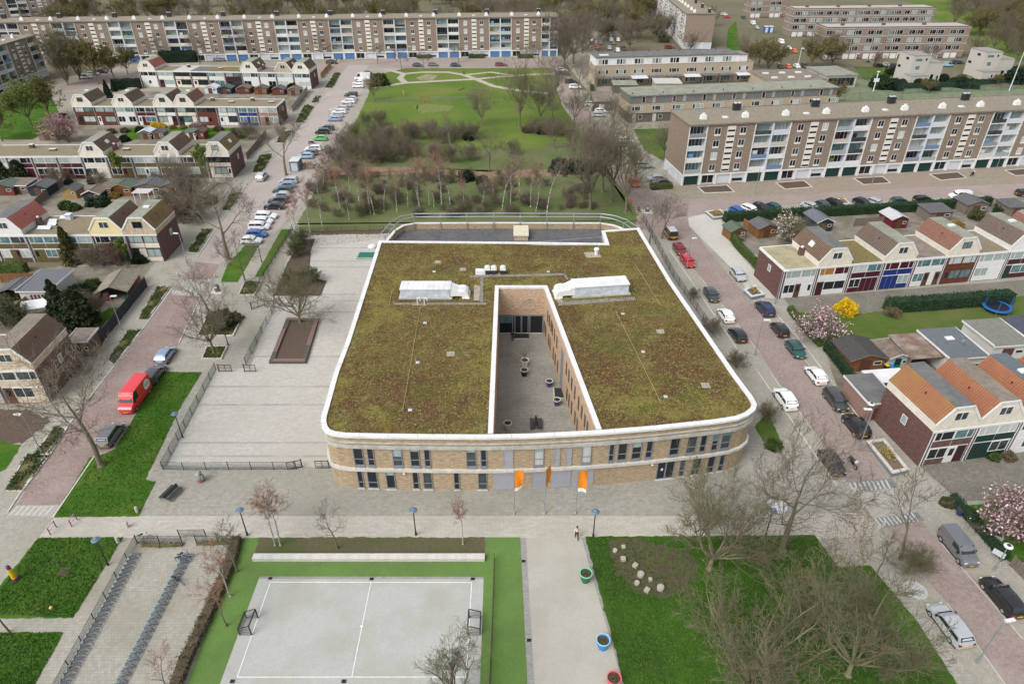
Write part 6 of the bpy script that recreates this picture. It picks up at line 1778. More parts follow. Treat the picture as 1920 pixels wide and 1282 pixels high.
def bare_tree(seed,H=10.0,trunk=0.28,r=0.22,limbs=7,spread=0.75,lens=0.6,levels=4,kids=(0,2,2,2),trop=0.10,jit=0.16,lean=(0,0),twig=0.016,ratio=0.55,stems=1,leader=True,limbfrom=None):
	g=random.Random(seed)
	T,C=Seg(),Seg()
	nseg={1:6,2:4,3:3,4:3,5:2}
	def branch(p,d,L,rad,lvl):
		n=nseg[lvl]
		st=L/n
		for i in range(n):
			d=vnorm((d[0]+g.gauss(0,jit),d[1]+g.gauss(0,jit),d[2]+g.gauss(0,jit*0.7)+trop))
			q=vadd(p,d,st*g.uniform(0.8,1.15))
			r1=max(twig*0.7,rad*(0.80 if i<n-1 else 0.5))
			(T if lvl<=1 else C).add(p,q,rad,r1)
			if lvl<levels and i>=(1 if lvl==1 else 0):
				for c in range(kids[lvl] if lvl<len(kids) else 2):
					if g.random()<0.92:
						branch(q,turn(d,g.uniform(0.45,1.0),g.uniform(0,6.283)),L*ratio*g.uniform(0.6,1.15)*(1-0.35*i/n),max(twig,r1*0.66),lvl+1)
			p,rad=q,r1
	for s_ in range(stems):
		p=(g.gauss(0,0.15) if stems>1 else 0,g.gauss(0,0.15) if stems>1 else 0,-0.05)
		d=vnorm((lean[0]+(g.gauss(0,0.22) if stems>1 else 0),lean[1]+(g.gauss(0,0.22) if stems>1 else 0),1))
		th=H*trunk
		n=5
		T.add(p,vadd(p,d,0.35),r*1.55,r*1.05)
		for i in range(n):
			d=vnorm((d[0]+g.gauss(0,0.035),d[1]+g.gauss(0,0.035),d[2]))
			q=vadd(p,d,th/n)
			T.add(p,q,r*(1-0.06*i),r*(1-0.06*(i+1)))
			p=q
		if leader:
			hh=H*0.92-th
			n=max(4,limbs)
			rad=r*0.75
			az=g.uniform(0,6.28)
			for i in range(n):
				d=vnorm((d[0]+g.gauss(0,0.07),d[1]+g.gauss(0,0.07),d[2]+0.05))
				q=vadd(p,d,hh/n)
				T.add(p,q,rad,rad*0.84)
				rad*=0.84
				az+=2.4+g.uniform(-0.4,0.4)
				branch(q,turn(d,spread*g.uniform(0.75,1.15),az),H*lens*(1-0.62*i/n)*g.uniform(0.8,1.1),rad*0.6,2 if H<6 or levels<4 else 1 if i<n*0.5 else 2)
				p=q
		else:
			az=g.uniform(0,6.28)
			for i in range(limbs):
				az+=2.4+g.uniform(-0.5,0.5)
				branch(p,turn(d,spread*g.uniform(0.35,1.1),az),H*lens*g.uniform(0.85,1.15),r*0.55,1)
	return T,C
PROT={}
def bare_proto(key,bark,twigm,name='tree',**kw):
	T,C=bare_tree(**kw)
	r=bpy.data.objects.new(name,None)
	r['category']='tree'
	PROT[key]=(name,T.mesh('trunk',bark,6),C.mesh('crown',twigm,3),None)
def plant(key,p,rz,scale,label,group,cat='tree',name=None,sz=None):
	nm,tm,cm,xm=PROT[key]
	t=thing(name or nm,label,cat,(p.x,p.y,p.z if p.z>0.3 else 0.0),rz,group)
	t.scale=(scale,scale,sz or scale)
	put('trunk',tm,t)
	put('crown',cm,t)
	if xm is not None:
		put('blossom',xm,t)
	return t
tr=random.Random(21)
for k in range(4):
	bare_proto(('spread',k),BARKGREEN,TWIG_GREEN,'bare_tree',seed=100+k,H=9.5,trunk=0.14,r=0.20,limbs=10,spread=0.95,lens=0.62,levels=4,kids=(0,2,3,2),trop=0.09,jit=0.15,leader=False,twig=0.0135,ratio=0.52)
for k in range(3):
	bare_proto(('street',k),BARK,TWIG_BROWN,'street_tree',seed=200+k,H=12,trunk=0.24,r=0.26,limbs=12,spread=1.05,lens=0.56,levels=4,kids=(0,2,2,2),trop=0.08,jit=0.17,leader=True,twig=0.014,ratio=0.55)
for k in range(4):
	bare_proto(('birch',k),BIRCH,TWIG_RED if k%2==0 else TWIG_PURPLE,'birch_tree',seed=300+k,H=10,trunk=0.34,r=0.105,limbs=12,spread=0.62,lens=0.28,levels=4,kids=(0,2,2,2),trop=0.06,jit=0.14,leader=True,twig=0.010,ratio=0.5)
for k in range(4):
	bare_proto(('park',k),BARK,TWIG_BROWN if k%2 else TWIG_GREEN,'bare_tree',seed=400+k,H=11,trunk=0.2,r=0.20,limbs=8,spread=0.75,lens=0.52,levels=4,kids=(0,2,2,2),trop=0.10,jit=0.15,leader=False,twig=0.013,ratio=0.55)
for k in range(3):
	bare_proto(('young',k),BARK,[TWIG_BROWN,TWIG_GREEN,TWIG_RED][k],'young_tree',seed=500+k,H=5,trunk=0.3,r=0.075,limbs=9,spread=0.8,lens=0.42,levels=4,kids=(0,2,2,2),trop=0.12,jit=0.15,leader=True,twig=0.010,ratio=0.55)
for k in range(3):
	bare_proto(('bush',k),BARK,[TWIG_PURPLE,TWIG_BROWN,TWIG_GREEN][k],'bare_shrub',seed=600+k,H=4.2,trunk=0.05,r=0.05,limbs=7,spread=0.75,lens=0.7,levels=4,kids=(0,2,2,2),trop=0.08,jit=0.18,leader=False,twig=0.008,ratio=0.55,stems=3)
bare_proto(('poplar',0),BARK,TWIG_GREEN,'poplar_tree',seed=700,H=18,trunk=0.08,r=0.22,limbs=9,spread=0.42,lens=0.75,levels=4,kids=(0,3,2,2),trop=0.16,jit=0.10,leader=False,twig=0.022,ratio=0.42,stems=3)
for k in range(2):
	bare_proto(('far',k),BARK,TWIG_BROWN,'bare_tree',seed=800+k,H=14,trunk=0.15,r=0.26,limbs=8,spread=0.8,lens=0.58,levels=4,kids=(0,3,2,2),trop=0.09,jit=0.15,leader=False,twig=0.022,ratio=0.5)
def budding(key,base,leaf,n,size,name,seed,zmin=0.25):
	"""a bare tree with buds or blossom on its twig ends"""
	nm,tm,cm,_x=PROT[base]
	g=np.random.default_rng(seed)
	V=np.zeros(len(cm.vertices)*3,dtype=np.float32)
	cm.vertices.foreach_get('co',V)
	V=V.reshape(-1,3)
	V=V[V[:,2]>V[:,2].max()*zmin]
	C=V[g.integers(0,len(V),n)]+g.normal(scale=size*0.8,size=(n,3))
	PROT[key]=(name,tm,cm,leaves_mesh('foliage' if 'MAGN' not in name else 'blossom',C,size,leaf,seed))
budding(('budding',0),('park',0),LEAF_OLIVE,9000,0.13,'budding_tree',1)
budding(('budding',1),('far',0),LEAF_OLIVE,7000,0.17,'budding_tree',2)
budding(('lime',0),('park',2),LEAF_SPRING,8000,0.13,'spring_tree',3)
budding(('willow',0),('young',1),LEAF_SPRING,6000,0.075,'spring_tree',4)
budding(('cherry',0),('bush',0),LEAF_PINK,3600,0.075,'cherry_tree',5)
budding(('magnolia',0),('bush',1),LEAF_MAGNOLIA,1500,0.09,'magnolia_tree',6)
budding(('pale_magnolia',0),('bush',2),LEAF_WHITE,900,0.10,'magnolia_tree',7)
budding(('greenbush',0),('bush',2),LEAF_SHRUB,4500,0.08,'shrub',8,0.05)
budding(('greenbush',1),('bush',1),LEAF_HEDGE2,5000,0.07,'shrub',9,0.05)
budding(('redbush',0),('bush',0),LEAF_RED,3500,0.07,'shrub',10,0.05)
def clump_cloud(n,fn,seed):
	g=np.random.default_rng(seed)
	return np.array([fn(g) for _ in range(n)])
def conifer(key,m,H,R,n,seed,shape=1.0,size=0.16):
	"""cone or column of needle sprays in tiers round a trunk"""
	g=np.random.default_rng(seed)
	k=g.uniform(0,1,n)**0.75
	z=H*(0.04+0.96*k)
	rad=R*(1-k)**shape*(0.80+0.25*np.sin(k*40+g.uniform(0,6,1))*0.6)
	th=g.uniform(0,2*math.pi,n)
	lob=1+0.18*np.sin(th*5+z*2.1)+0.10*np.sin(th*9-z*3)
	rr=np.maximum(0.03,rad*lob)*g.uniform(0.55,1.0,n)**0.5
	C=np.stack([rr*np.cos(th),rr*np.sin(th),z-0.12*rr],axis=1)
	t=Seg()
	t.add((0,0,-0.05),(0,0,H*0.9),0.10+H*0.012,0.02)
	PROT[key]=('conifer_tree',t.mesh('trunk',BARK,6),leaves_mesh('crown',C,size,m,seed),None)
conifer(('conifer',0),LEAF_CONIFER,7.0,2.2,5200,1,0.75,0.20)
conifer(('conifer',1),LEAF_CONIFER,8.0,1.25,4600,2,0.7,0.18)
conifer(('conifer',2),LEAF_CONIFER_B,7.0,1.6,4600,3,0.55,0.18)
conifer(('conifer',3),LEAF_CONIFER,4.5,2.2,4600,4,0.45,0.18)
conifer(('conifer',4),LEAF_DARK,5.0,1.5,4000,5,0.8,0.16)
def round_bush(key,m,R,H,n,size,seed,name='shrub'):
	g=np.random.default_rng(seed)
	d=g.normal(size=(n,3))
	d[:,2]=np.abs(d[:,2])
	d/=np.linalg.norm(d,axis=1,keepdims=True)
	th=np.arctan2(d[:,1],d[:,0])
	lob=1+0.16*np.sin(th*3+seed)*np.cos(d[:,2]*5)+0.10*np.sin(th*7+d[:,2]*9)
	rr=(g.uniform(0.35,1,(n,1))**0.4)*lob[:,None]
	C=d*rr*np.array([[R,R,H]])
	t=Seg()
	for k in range(5):
		a=k*1.257
		t.add((0,0,-0.03),(R*0.4*math.cos(a),R*0.4*math.sin(a),H*0.6),0.05,0.02)
	PROT[key]=(name,t.mesh('trunk',BARK,5),leaves_mesh('foliage',C,size,m,seed),None)
round_bush(('round',0),LEAF_SHRUB,1.3,1.5,2600,0.12,1)
round_bush(('round',1),LEAF_HEDGE,1.3,1.5,2600,0.12,2)
round_bush(('round',2),LEAF_DARK,1.3,1.6,2600,0.12,3)
round_bush(('forsythia',0),LEAF_YELLOW,1.6,1.9,3200,0.10,4,'forsythia_bush')
round_bush(('round',3),LEAF_HEDGE2,1.2,1.2,2400,0.10,5)
round_bush(('round',4),mat('ochre_shrub',(0.30,0.19,0.03),0.8,col2=(0.16,0.12,0.03),scale=1.0),1.2,1.1,2200,0.10,6)
round_bush(('round',5),mat('brown_shrub',(0.15,0.125,0.06),0.9,col2=(0.09,0.075,0.04),scale=1.0),1.3,1.3,2600,0.11,7)
def PT(u,v):
	return G(u,v,0.0)
def tall(key,u,v,vtop,label,group,rz=None,name=None,cat='tree',base=None,lim=None):
	"""plant so that the top stands at row vtop"""
	h=zat(u,v,0.0,vtop)*(0.90 if key[0]=='spread' else 1.0)
	bh=HT[key] if key in HT else 10.0
	return plant(key,PT(u,v),tr.uniform(0,6.28) if rz is None else rz,h/bh,label,group,cat,name)
HT={}
for key,(nm,tm,cm,xm) in PROT.items():
	V=np.zeros(len(cm.vertices)*3,dtype=np.float32)
	cm.vertices.foreach_get('co',V)
	HT[key]=float(np.percentile(V.reshape(-1,3)[:,2],99.5))
GT='bare trees on the lawn by the court'
tall(('spread',0),1330,1067,880,'wide green-twigged tree spreading before the school entrance',GT)
tall(('street',0),1466,1030,790,'tall dark bare tree with open crown by the forecourt corner',GT)
tall(('young',0),1688,1048,903,'slim leaning bare tree beside the zebra ramp',GT)
tall(('spread',1),1400,1300,1075,'broad many-limbed tree at the bottom edge, nearer the stones',GT)
tall(('spread',2),1590,1265,1075,'broad many-limbed tree at the bottom edge, beside the silver car',GT)
tall(('young',1),1640,1085,1000,'upright greenish bush at the end of the forecourt paving',GT,cat='shrub')
tall(('bush',2),1700,1075,1025,'loose bush round the foot of the leaning tree',GT,cat='shrub')
tall(('park',2),850,1330,1215,'dark bare tree over the corner of the sports court','trees round the court')
GB='small trees along the forecourt'
tall(('birch',0),868,1020,925,'single reddish birch with white trunk in the mulch bed',GB)
tall(('birch',2),516,1022,908,'reddish birch, first stem of the pair by the court',GB)
tall(('birch',0),526,1022,905,'reddish birch, second stem of the pair by the court',GB,rz=2.0)
tall(('young',0),633,1028,938,'small dark budding tree in the mulch bed',GB)
tall(('young',1),445,1072,975,'small rounded tree at the bike yard gate',GB)
tall(('birch',2),432,1118,1010,'thin birch with pinkish twigs beside the bike yard hedge',GB)
tall(('young',2),425,1173,1085,'thin bare sapling standing on the turf edge',GB)
tall(('young',2),318,1300,1222,'reddish bare bush at the bottom of the bike yard',GB,cat='shrub')
tall(('young',1),18,1185,1090,'thin sapling on the small lawn at the frame edge',GB)
GS='street trees along the kerb bed street'
tall(('street',1),190,873,625,'big bare street tree between the maroon brick house and grey car',GS)
tall(('street',2),393,590,492,'bare tree behind the square shrub bed',GS)
tall(('park',1),402,662,545,'bare tree in the smaller square bed',GS)
tall(('street',0),460,528,425,'bare tree beside the fenced schoolyard entrance',GS)
tall(('street',1),429,487,290,'tall bare tree on the lawn by the angled bays',GS)
tall(('street',2),537,329,205,'bare street tree beside the parked cars, mid street',GS)
tall(('spread',3),563,607,497,'spreading pale tree in the bench-edged planter',GS)
tall(('park',3),352,395,300,'bare garden tree behind the pergola',GS)
tall(('park',1),330,350,285,'purplish bare tree near the garden wall',GS)
GW='birches in the little wood behind the school'
BO=sorted((582,606,639,675,695,702,786,789,805,814,829,844,658,608,619,942,957,975,995,1026,1010,720,745,765,870,905,925,1005,560,655))
for i,(u,v,vt) in enumerate(((582,436,330),(606,432,325),(639,402,300),(675,394,285),(695,400,290),(702,401,310),(786,394,275),(789,395,290),(805,384,290),(814,388,300),(829,392,265),(844,390,305),(658,370,290),(608,356,290),(619,350,280),(942,394,290),(957,391,285),(975,372,265),(995,388,290),(1026,398,275),(1010,352,290),(720,395,300),(745,398,320),(765,388,310),(870,392,320),(905,395,325),(925,385,320),(1005,396,320),(560,450,345),(655,412,330))):
	tall(('birch',i%4),u,v,vt,'slender white stemmed birch behind the school, %s as they stand from the street'%ORD(BO.index(u)),GW)
tall(('birch',1),845,287,203,'large white birch standing alone above the undergrowth','park trees',)
GPK='park trees'
for i,(u,v,vt,lb) in enumerate(((903,237,160,'bare tree at the lower edge of the park lawn'),(974,240,112,'tall bare park tree with pale shoots at its foot'),(1012,236,150,'thin bare park tree between two larger ones'),(1036,233,150,'slim tree at the park edge, among brambles'),(1029,203,100,'tall park tree near the street bend'),(1076,236,160,'rounded purplish street tree across from the terrace'),(1106,394,228,'large spreading tree nearest the school fence corner'),(1130,361,215,'large bare tree second from the school fence corner'),(1146,378,210,'large bare tree third from the school fence corner'),(1173,398,250,'bare tree beside the junction and orange sign'),(918,324,228,'dark narrow tree in the middle of the wood'),(702,190,138,'crooked bare tree where the park path meets the bays'),(1113,190,125,'slim tree by the dark garages'),(1085,175,95,'slim green tree before the beige terrace'),(1040,280,215,'bare tree over the side street, upper'),(1075,300,215,'bare tree over the side street, middle'),(1100,310,225,'bare tree over the side street, lower'))):
	tall(('park',(i*3+1)%4) if 'slim' not in lb and 'narrow' not in lb else('birch',3) if False else(('street',i%3)),u,v,vt,lb,GPK)
tall(('street',0),1217,460,368,'thin dark alder beside the terrace corner, nearer',GPK)
tall(('street',2),1241,447,362,'thin dark alder beside the service van',GPK)
GU='bare shrubs of the wood'
for i in range(120):
	u,v=tr.uniform(575,1120),tr.uniform(330,412)
	plant(('bush',i%3),PT(u,v),tr.uniform(0,6),tr.uniform(0.3,0.7),'low bare shrub among the birches behind the school',GU,'shrub')
TU=sorted(((650,290),(672,300),(695,305),(715,300),(735,305),(700,270),(725,275),(665,262),(690,240),(712,238),(760,262),(785,262),(808,262),(825,270),(850,262),(870,258),(750,290),(780,295),(815,300),(845,305),(890,262),(1000,250),(1030,255),(1060,258),(640,315),(625,300),(655,325),(960,290),(880,300)))
for(u,v,s,k) in((650,290,1.5,0),(672,300,1.6,1),(695,305,1.5,0),(715,300,1.7,1),(735,305,1.4,2),(700,270,1.5,1),(725,275,1.5,0),(665,262,1.3,2),(690,240,1.2,2),(712,238,1.2,0),(760,262,1.3,1),(785,262,1.2,0),(808,262,1.3,0),(825,270,1.3,0),(850,262,1.1,1),(870,258,1.1,1),(750,290,1.3,1),(780,295,1.3,0),(815,300,1.3,0),(845,305,1.1,2),(890,262,1.1,2),(1000,250,1.0,1),(1030,255,1.1,1),(1060,258,1.0,1),(640,315,1.2,0),(625,300,1.0,1),(655,325,1.0,0),(960,290,0.9,2),(880,300,1.0,1)):
	plant(('bush',k),PT(u,v),tr.uniform(0,6),s*tr.uniform(0.9,1.1),'tall bare thicket shrub of the park, %s in from the bays'%ORD(TU.index((u,v))),'thicket shrubs','shrub')
for(u,v,s,k,lb) in((875,338,1.5,2,'dark evergreen bush at the litter path'),(905,345,1.3,0,'yellow green bush at the litter path'),(1050,322,2.0,2,'dark evergreen mass under the street trees, first'),(1075,322,2.0,1,'dark evergreen mass under the street trees, second'),(1100,322,1.8,2,'dark evergreen mass under the street trees, third'),(712,160,2.6,0,'big fresh green bush at the top of the bays'),(990,247,1.5,5,'bramble mound in the park, first'),(1020,250,1.6,2,'bramble mound in the park, second'),(1050,250,1.5,5,'bramble mound in the park, third'),(880,262,1.4,2,'dark bush below the park lawn'),(1135,57,4.2,2,'big dark evergreen bush in the far car park')):
	plant(('round',k),PT(u,v),tr.uniform(0,6),s,lb,'evergreen bushes of the park','shrub')
for lb,p,q in(('fallen forked branch lying on the park lawn',(860,170),(872,166)),('long fallen branch lying on the park lawn',(885,167),(918,172)),('fallen log by the bramble mound',(1015,246),(1032,249))):
	a,c=G(*p),G(*q)
	r=thing('fallen_branch',lb,'branch',(a.x,a.y,0),0,'fallen wood on the park lawn')
	e=c-a
	MB().tube((0,0,0.2),(e.x,e.y,0.25),0.16,0.09,6,True).build('stem',BARK,r)
	MB().tube((e.x*0.4,e.y*0.4,0.22),(e.x*0.7+0.5,e.y*0.7+1.2,0.7),0.08,0.03,5).tube((e.x*0.6,e.y*0.6,0.22),(e.x*0.9-0.3,e.y*0.9-1.0,0.6),0.07,0.03,5).build('side_branch',BARK,r)
GFR='bare trees beyond the flats'
for i in range(190):
	x,y=-250+i*1.75+tr.uniform(-3,3),tr.uniform(330,520)
	s=tr.uniform(0.7,1.15)
	key=('far',i%2) if i%3 else('budding',1)
	plant(key,Vector((x,y,0)),tr.uniform(0,6),s,'bare tree standing beyond the long far flats' if key[0]=='far' else 'olive budding tree standing beyond the long far flats',GFR)
for i in range(150):
	u,v=tr.uniform(1690,1960),tr.uniform(2,105)
	if u<1700+v*0.8+(40 if v>30 else 60) or 1800<u<1900 and 70<v:
		continue
	key=[('far',0),('far',1),('budding',1)][i%3]
	plant(key,PT(u,v),tr.uniform(0,6),tr.uniform(0.7,1.15),['bare brown tree in the upper corner wood','bare brown tree in the upper corner wood','olive budding tree in the upper corner wood'][i%3],'trees of the upper corner wood')
for i in range(70):
	x,y=40+tr.uniform(0,75),tr.uniform(335,520)
	if 24+(y-300)*0.33>x-6:
		pass
	plant([('far',0),('far',1),('budding',1)][i%3],Vector((x-12 if i%2 else x-30,y+(40 if i%2 else 0),0)),tr.uniform(0,6),tr.uniform(0.6,1.0),['bare brown tree round the far car park','bare brown tree round the far car park','olive budding tree round the far car park'][i%3],'trees round the far car park') if i<40 else None
for i,(u,v,vt,lb,k) in enumerate(((1058,130,20,'tall bare tree at the corner of the long flats','far'),(1075,120,15,'tall bare tree between long flats and car park','far'),(1092,100,10,'bare tree beside the car park hedge','far'),(1180,96,35,'rounded bare tree in the car park centre','far'),(1195,75,25,'bare tree deeper in the car park','far'),(1290,110,60,'bare tree before the end-on flats','far'),(1395,125,62,'bare tree on the small far lawn','far'),(1421,128,75,'olive budding tree at the far junction, first','budding'),(1438,140,72,'olive budding tree at the far junction, second','budding'),(1520,126,70,'olive budding tree before the banded flats, first','budding'),(1558,126,68,'olive budding tree before the banded flats, second','budding'),(1540,115,55,'bare tree before the banded flats','far'),(1629,106,50,'bare tree by the garage porch','far'),(1765,92,45,'bare tree near the banded flats','far'),(1860,98,35,'wide bare tree on the far field, first','far'),(1885,100,50,'wide bare tree on the far field, second','far'),(1830,110,62,'bare tree on the far field path','far'),(1905,115,62,'bare tree on the far field path, further along','far'),(1190,345,265,'bare tree beside the red car at the junction','park'),(1245,300,225,'bare tree on lawn beside the windowless flats wall','park'),(1175,250,195,'pinkish bare tree by the terrace end','park'),(1150,235,165,'bare tree next to the dark garages','park'),(1560,195,150,'bushy bare tree behind the long flats roof','budding'),(1740,175,150,'olive shrubby tree behind the long flats roof','budding'))):
	kk=(k,i%2 if k=='far' else(1 if k=='budding' else i%4))
	tall(kk,u,v,vt,lb,'trees on the far streets')
for u,v,s,k,lb in((128,160,1.0,('poplar',0),'clump of tall upswept poplars by the parking place'),(150,150,0.85,('poplar',0),'slightly lower upswept poplar beside the clump')):
	plant(k,PT(u,v),tr.uniform(0,6),s,lb,'poplars')
for u,v,vt,k,lb in((185,158,75,('budding',0),'olive budding tree beside the poplars'),(215,150,85,('budding',0),'olive budding tree behind the first gambrel house'),(240,140,88,('budding',0),'olive budding tree near the tall hedge'),(60,238,150,('lime',0),'bright lime green tree by the garden lawn'),(95,225,142,('budding',0),'olive tree behind the lime green one'),(5,265,190,('budding',0),'olive tree at the frame edge above the garden lawn'),(230,343,285,('willow',0),'fresh green willow before the garden row'),(388,345,272,('willow',0),'pale spring tree before the gambrel end house'),(240,500,448,('willow',0),'pale spring tree beside the solar roof row'),(130,268,212,('cherry',0),'pink blossoming cherry behind the garden row'),(375,250,228,('cherry',0),'small pink blossoming shrub by the garden lawn')):
	tall(k,u,v,vt,lb,'leafing trees among the houses')
for i,(u,v,vt) in enumerate(((130,120,55),(265,112,50),(300,118,60),(375,120,55),(450,118,40),(508,112,55),(608,112,60),(640,110,65),(708,120,80),(753,131,85),(795,132,88),(860,118,80),(985,132,70),(1010,120,75))):
	tall(('street',i%3),u,v,vt,'bare street tree before the long far flats, %s from the poplars'%ORD(i),'street trees before the long far flats')
GC='conifers in the gardens'
for u,v,vt,k,lb in((12,335,297,3,'round bronze green conifer at the frame edge'),(40,338,300,3,'round bronze green conifer before the maroon band house'),(172,345,318,4,'small dark cone conifer by the cream gambrel'),(63,475,400,1,'tall narrow dark conifer before the solar roof house'),(138,495,425,2,'bronze columnar conifer beside the narrow dark one'),(125,612,525,0,'pointed conifer beside the white garden house'),(155,617,545,3,'broad dense conifer beside the stained gambrel house'),(205,185,150,4,'dark conifer before the tall hedge'),(215,172,148,4,'dark conifer beside the parked cars')):
	tall(('conifer',k),u,v,vt,lb,GC)
GX='shrubs in gardens and beds'
for u,v,s,k,lb in((418,610,1.7,('round',0),'big dense green shrub in the square street bed'),(440,600,1.0,('round',5),'low brown shrub in the square street bed'),(560,480,0.8,('greenbush',0),'loose green shrub in the schoolyard bed, rear'),(555,520,0.9,('round',5),'brownish green shrub in the schoolyard bed, middle'),(585,530,0.7,('greenbush',1),'brownish green shrub in the schoolyard bed, front'),(545,535,0.7,('greenbush',1),'loose shrub at the wide end of schoolyard bed'),(563,460,0.8,('greenbush',1),'small bright bush by the birch stems'),(1585,585,1.15,('forsythia',0),'bright yellow forsythia beside the pink magnolia'),(290,240,0.9,('forsythia',0),'yellow forsythia hedge bush, first'),(305,240,0.8,('forsythia',0),'yellow forsythia hedge bush, second'),(325,241,0.9,('round',4),'ochre flowering bush past the forsythia'),(345,241,0.9,('round',4),'ochre flowering bush further along'),(1672,590,1.0,('round',5),'fawn dried shrub at the end of the clipped hedge'),(1450,838,0.9,('round',3),'low green bush on the strip by the school corner'),(1436,790,0.7,('bush',2),'twiggy bush at the school corner'),(1380,690,0.7,('bush',2),'thin shrub along the school side wall, nearer'),(1335,625,0.7,('bush',1),'thin shrub along the school side wall, further'),(1300,560,0.5,('bush',2),'thin shrub along the school side wall, far'),(265,490,1.2,('round',1),'rounded shrub beside the dark fence'),(275,485,1.3,('round',0),'olive shrub at the lane corner'),(223,500,1.2,('redbush',0),'dark red leaved shrub at the lane edge'),(170,500,1.0,('bush',0),'bare bush along the lane, first'),(195,498,0.9,('bush',1),'bare bush along the lane, second'),(90,475,1.5,('bush',1),'large twiggy bush beside the narrow conifer'),(150,555,1.4,('round',1),'green shrub behind the white garden house'),(175,540,1.3,('round',3),'bright shrub near the old shed'),(165,575,1.3,('round',2),'dark shrub by the open shed'),(185,590,1.1,('bush',0),'dark bare bush beside the small garden lawn'),(20,610,1.2,('greenbush',1),'leafy garden bush by the frame edge'),(30,595,0.9,('round',5),'brown garden bush by the frame edge'),(25,560,0.9,('round',5),'pale brown bush beside the black arbour'),(125,390,1.3,('round',3),'bright garden shrub among the sheds'),(140,393,1.2,('round',3),'second bright garden shrub among the sheds'),(175,385,1.1,('round',1),'dark shrub beside the blue black shed'),(195,385,1.3,('round',1),'dense shrub below the green roofed shed'),(215,370,1.1,('round',4),'ochre shrub below the green roofed shed'),(110,345,1.0,('bush',1),'bare shrub before the maroon band house'),(130,345,0.8,('round',2),'dark shrub beside the bare one'),(185,350,0.9,('bush',0),'bare shrub under the willow, first'),(300,350,0.9,('bush',0),'bare shrub under the willow, second'),(340,345,1.1,('bush',1),'bare shrub before the olive panel house'),(365,385,1.6,('bush',2),'bushy grey green thicket by the pavement, upper'),(375,410,1.5,('bush',1),'bushy grey green thicket by the pavement, lower'),(330,400,1.2,('greenbush',0),'shrub behind the weathered gambrel house'),(345,420,1.4,('redbush',0),'reddish shrub at the house corner'),(395,380,1.2,('round',5),'brown shrub along the pavement'),(415,318,1.0,('round',3),'green bush at the gambrel end house'),(400,322,1.1,('round',0),'green bush at its front door'),(210,250,1.0,('round',5),'brown hedge shrub before the middle row, first'),(235,248,1.0,('round',5),'brown hedge shrub before the middle row, second'),(262,247,1.0,('round',1),'dark hedge shrub before the middle row'),(365,242,1.0,('round',0),'round yellow green bush before the middle row'),(380,243,1.0,('conifer',4) if False else('round',2),'dark bush before the middle row'),(410,245,1.1,('round',5),'brown shrub before the blue panel house'),(440,250,1.1,('round',5),'brown shrub before the end house'),(470,262,1.2,('bush',1),'bare shrub in the corner garden'),(450,258,1.0,('round',1),'dark bush in the corner garden'),(235,265,1.1,('round',2),'dark shrub behind the cream gambrel'),(115,240,1.5,('round',2),'dark evergreen beside the cherry'),(120,225,1.2,('round',2),'dark evergreen near the lime tree'),(515,172,1.3,('round',2),'dark green shrub before the far row, first'),(550,170,1.5,('round',2),'dark green shrub before the far row, second'),(395,170,1.0,('round',1),'shrub before the maroon door house'),(425,172,1.0,('round',1),'low shrub before the far row'),(1500,470,1.5,('bush',2),'twiggy shrub behind the pale magnolia'),(1830,410,1.2,('round',0),'yellow green shrub behind the terracotta roof'),(1795,425,1.0,('round',4),'ochre shrub behind the terracotta roof'),(1880,400,1.5,('round',1),'green shrub by the far corner hedge'),(1820,963,0.6,('round',3),'potted green shrub on the grey terrace'),(1775,945,0.6,('round',0),'small bush at the terrace corner'),(1860,858,0.7,('round',3),'small green bush before the green door house'),(1890,858,0.7,('round',5),'brown ground bush before the last house'),(1690,760,0.5,('round',3),'small plant by the annexe')):
	plant(k,PT(u,v),tr.uniform(0,6),s,lb,GX,'shrub')
for u,v,vt,k,lb in((1535,640,578,('magnolia',0),'pink magnolia in full bloom on the lawn corner'),(1885,1005,925,('magnolia',0),'big pink blossoming tree over the garden hedge'),(1925,985,915,('magnolia',0),'second pink blossoming tree at the frame edge'),(1475,452,400,('pale_magnolia',0),'pale blossoming magnolia between two sheds'),(1388,452,440,('pale_magnolia',0),'small white blossoming bush on the patio')):
	tall(k,u,v,vt,lb,'blossoming trees in the gardens')
def hedge(pix,w,h,m,label,group='clipped hedges',size=0.085,dens=55,name='hedge'):
	P=[G(*p) for p in pix]
	r=thing(name,label,'hedge',tuple(P[0][:2])+(0,),0,group)
	b=MB()
	pts=[]
	g=np.random.default_rng(len(label)*7+int(abs(P[0].x)*10))
	for a,c in zip(P[:-1],P[1:]):
		a,c=a-P[0],c-P[0]
		d=(c-a)
		L=d.length
		d.normalize()
		n=Vector((-d.y,d.x,0))
		b.obox(((a.x+c.x)/2,(a.y+c.y)/2),(d.x,d.y),L/2,w/2-0.12,0,h-0.12)
		k=int(L*(w+2*h)*dens)
		u=g.uniform(-0.1,L+0.1,k)
		face=g.uniform(0,w+2*h,k)
		bump=0.10*np.sin(u*1.7)+0.07*np.sin(u*4.1+1)
		for i in range(k):
			f=face[i]
			if f<h:
				y,z=-w/2,f
			elif f<h+w:
				y,z=f-h-w/2,h+bump[i]
			else:
				y,z=w/2,f-h-w
			q=a+d*u[i]+n*(y+g.normal(0,0.05))
			pts.append((q.x,q.y,max(0.03,z+g.normal(0,0.05))))
		for e in(0,L):
			kk=int(w*h*dens)
			for i in range(kk):
				q=a+d*(e+g.normal(0,0.05))+n*g.uniform(-w/2,w/2)
				pts.append((q.x,q.y,g.uniform(0.03,h)))
	b.build('core',m,r)
	put('foliage',leaves_mesh('foliage',np.array(pts),size,m,3),r)
	return r
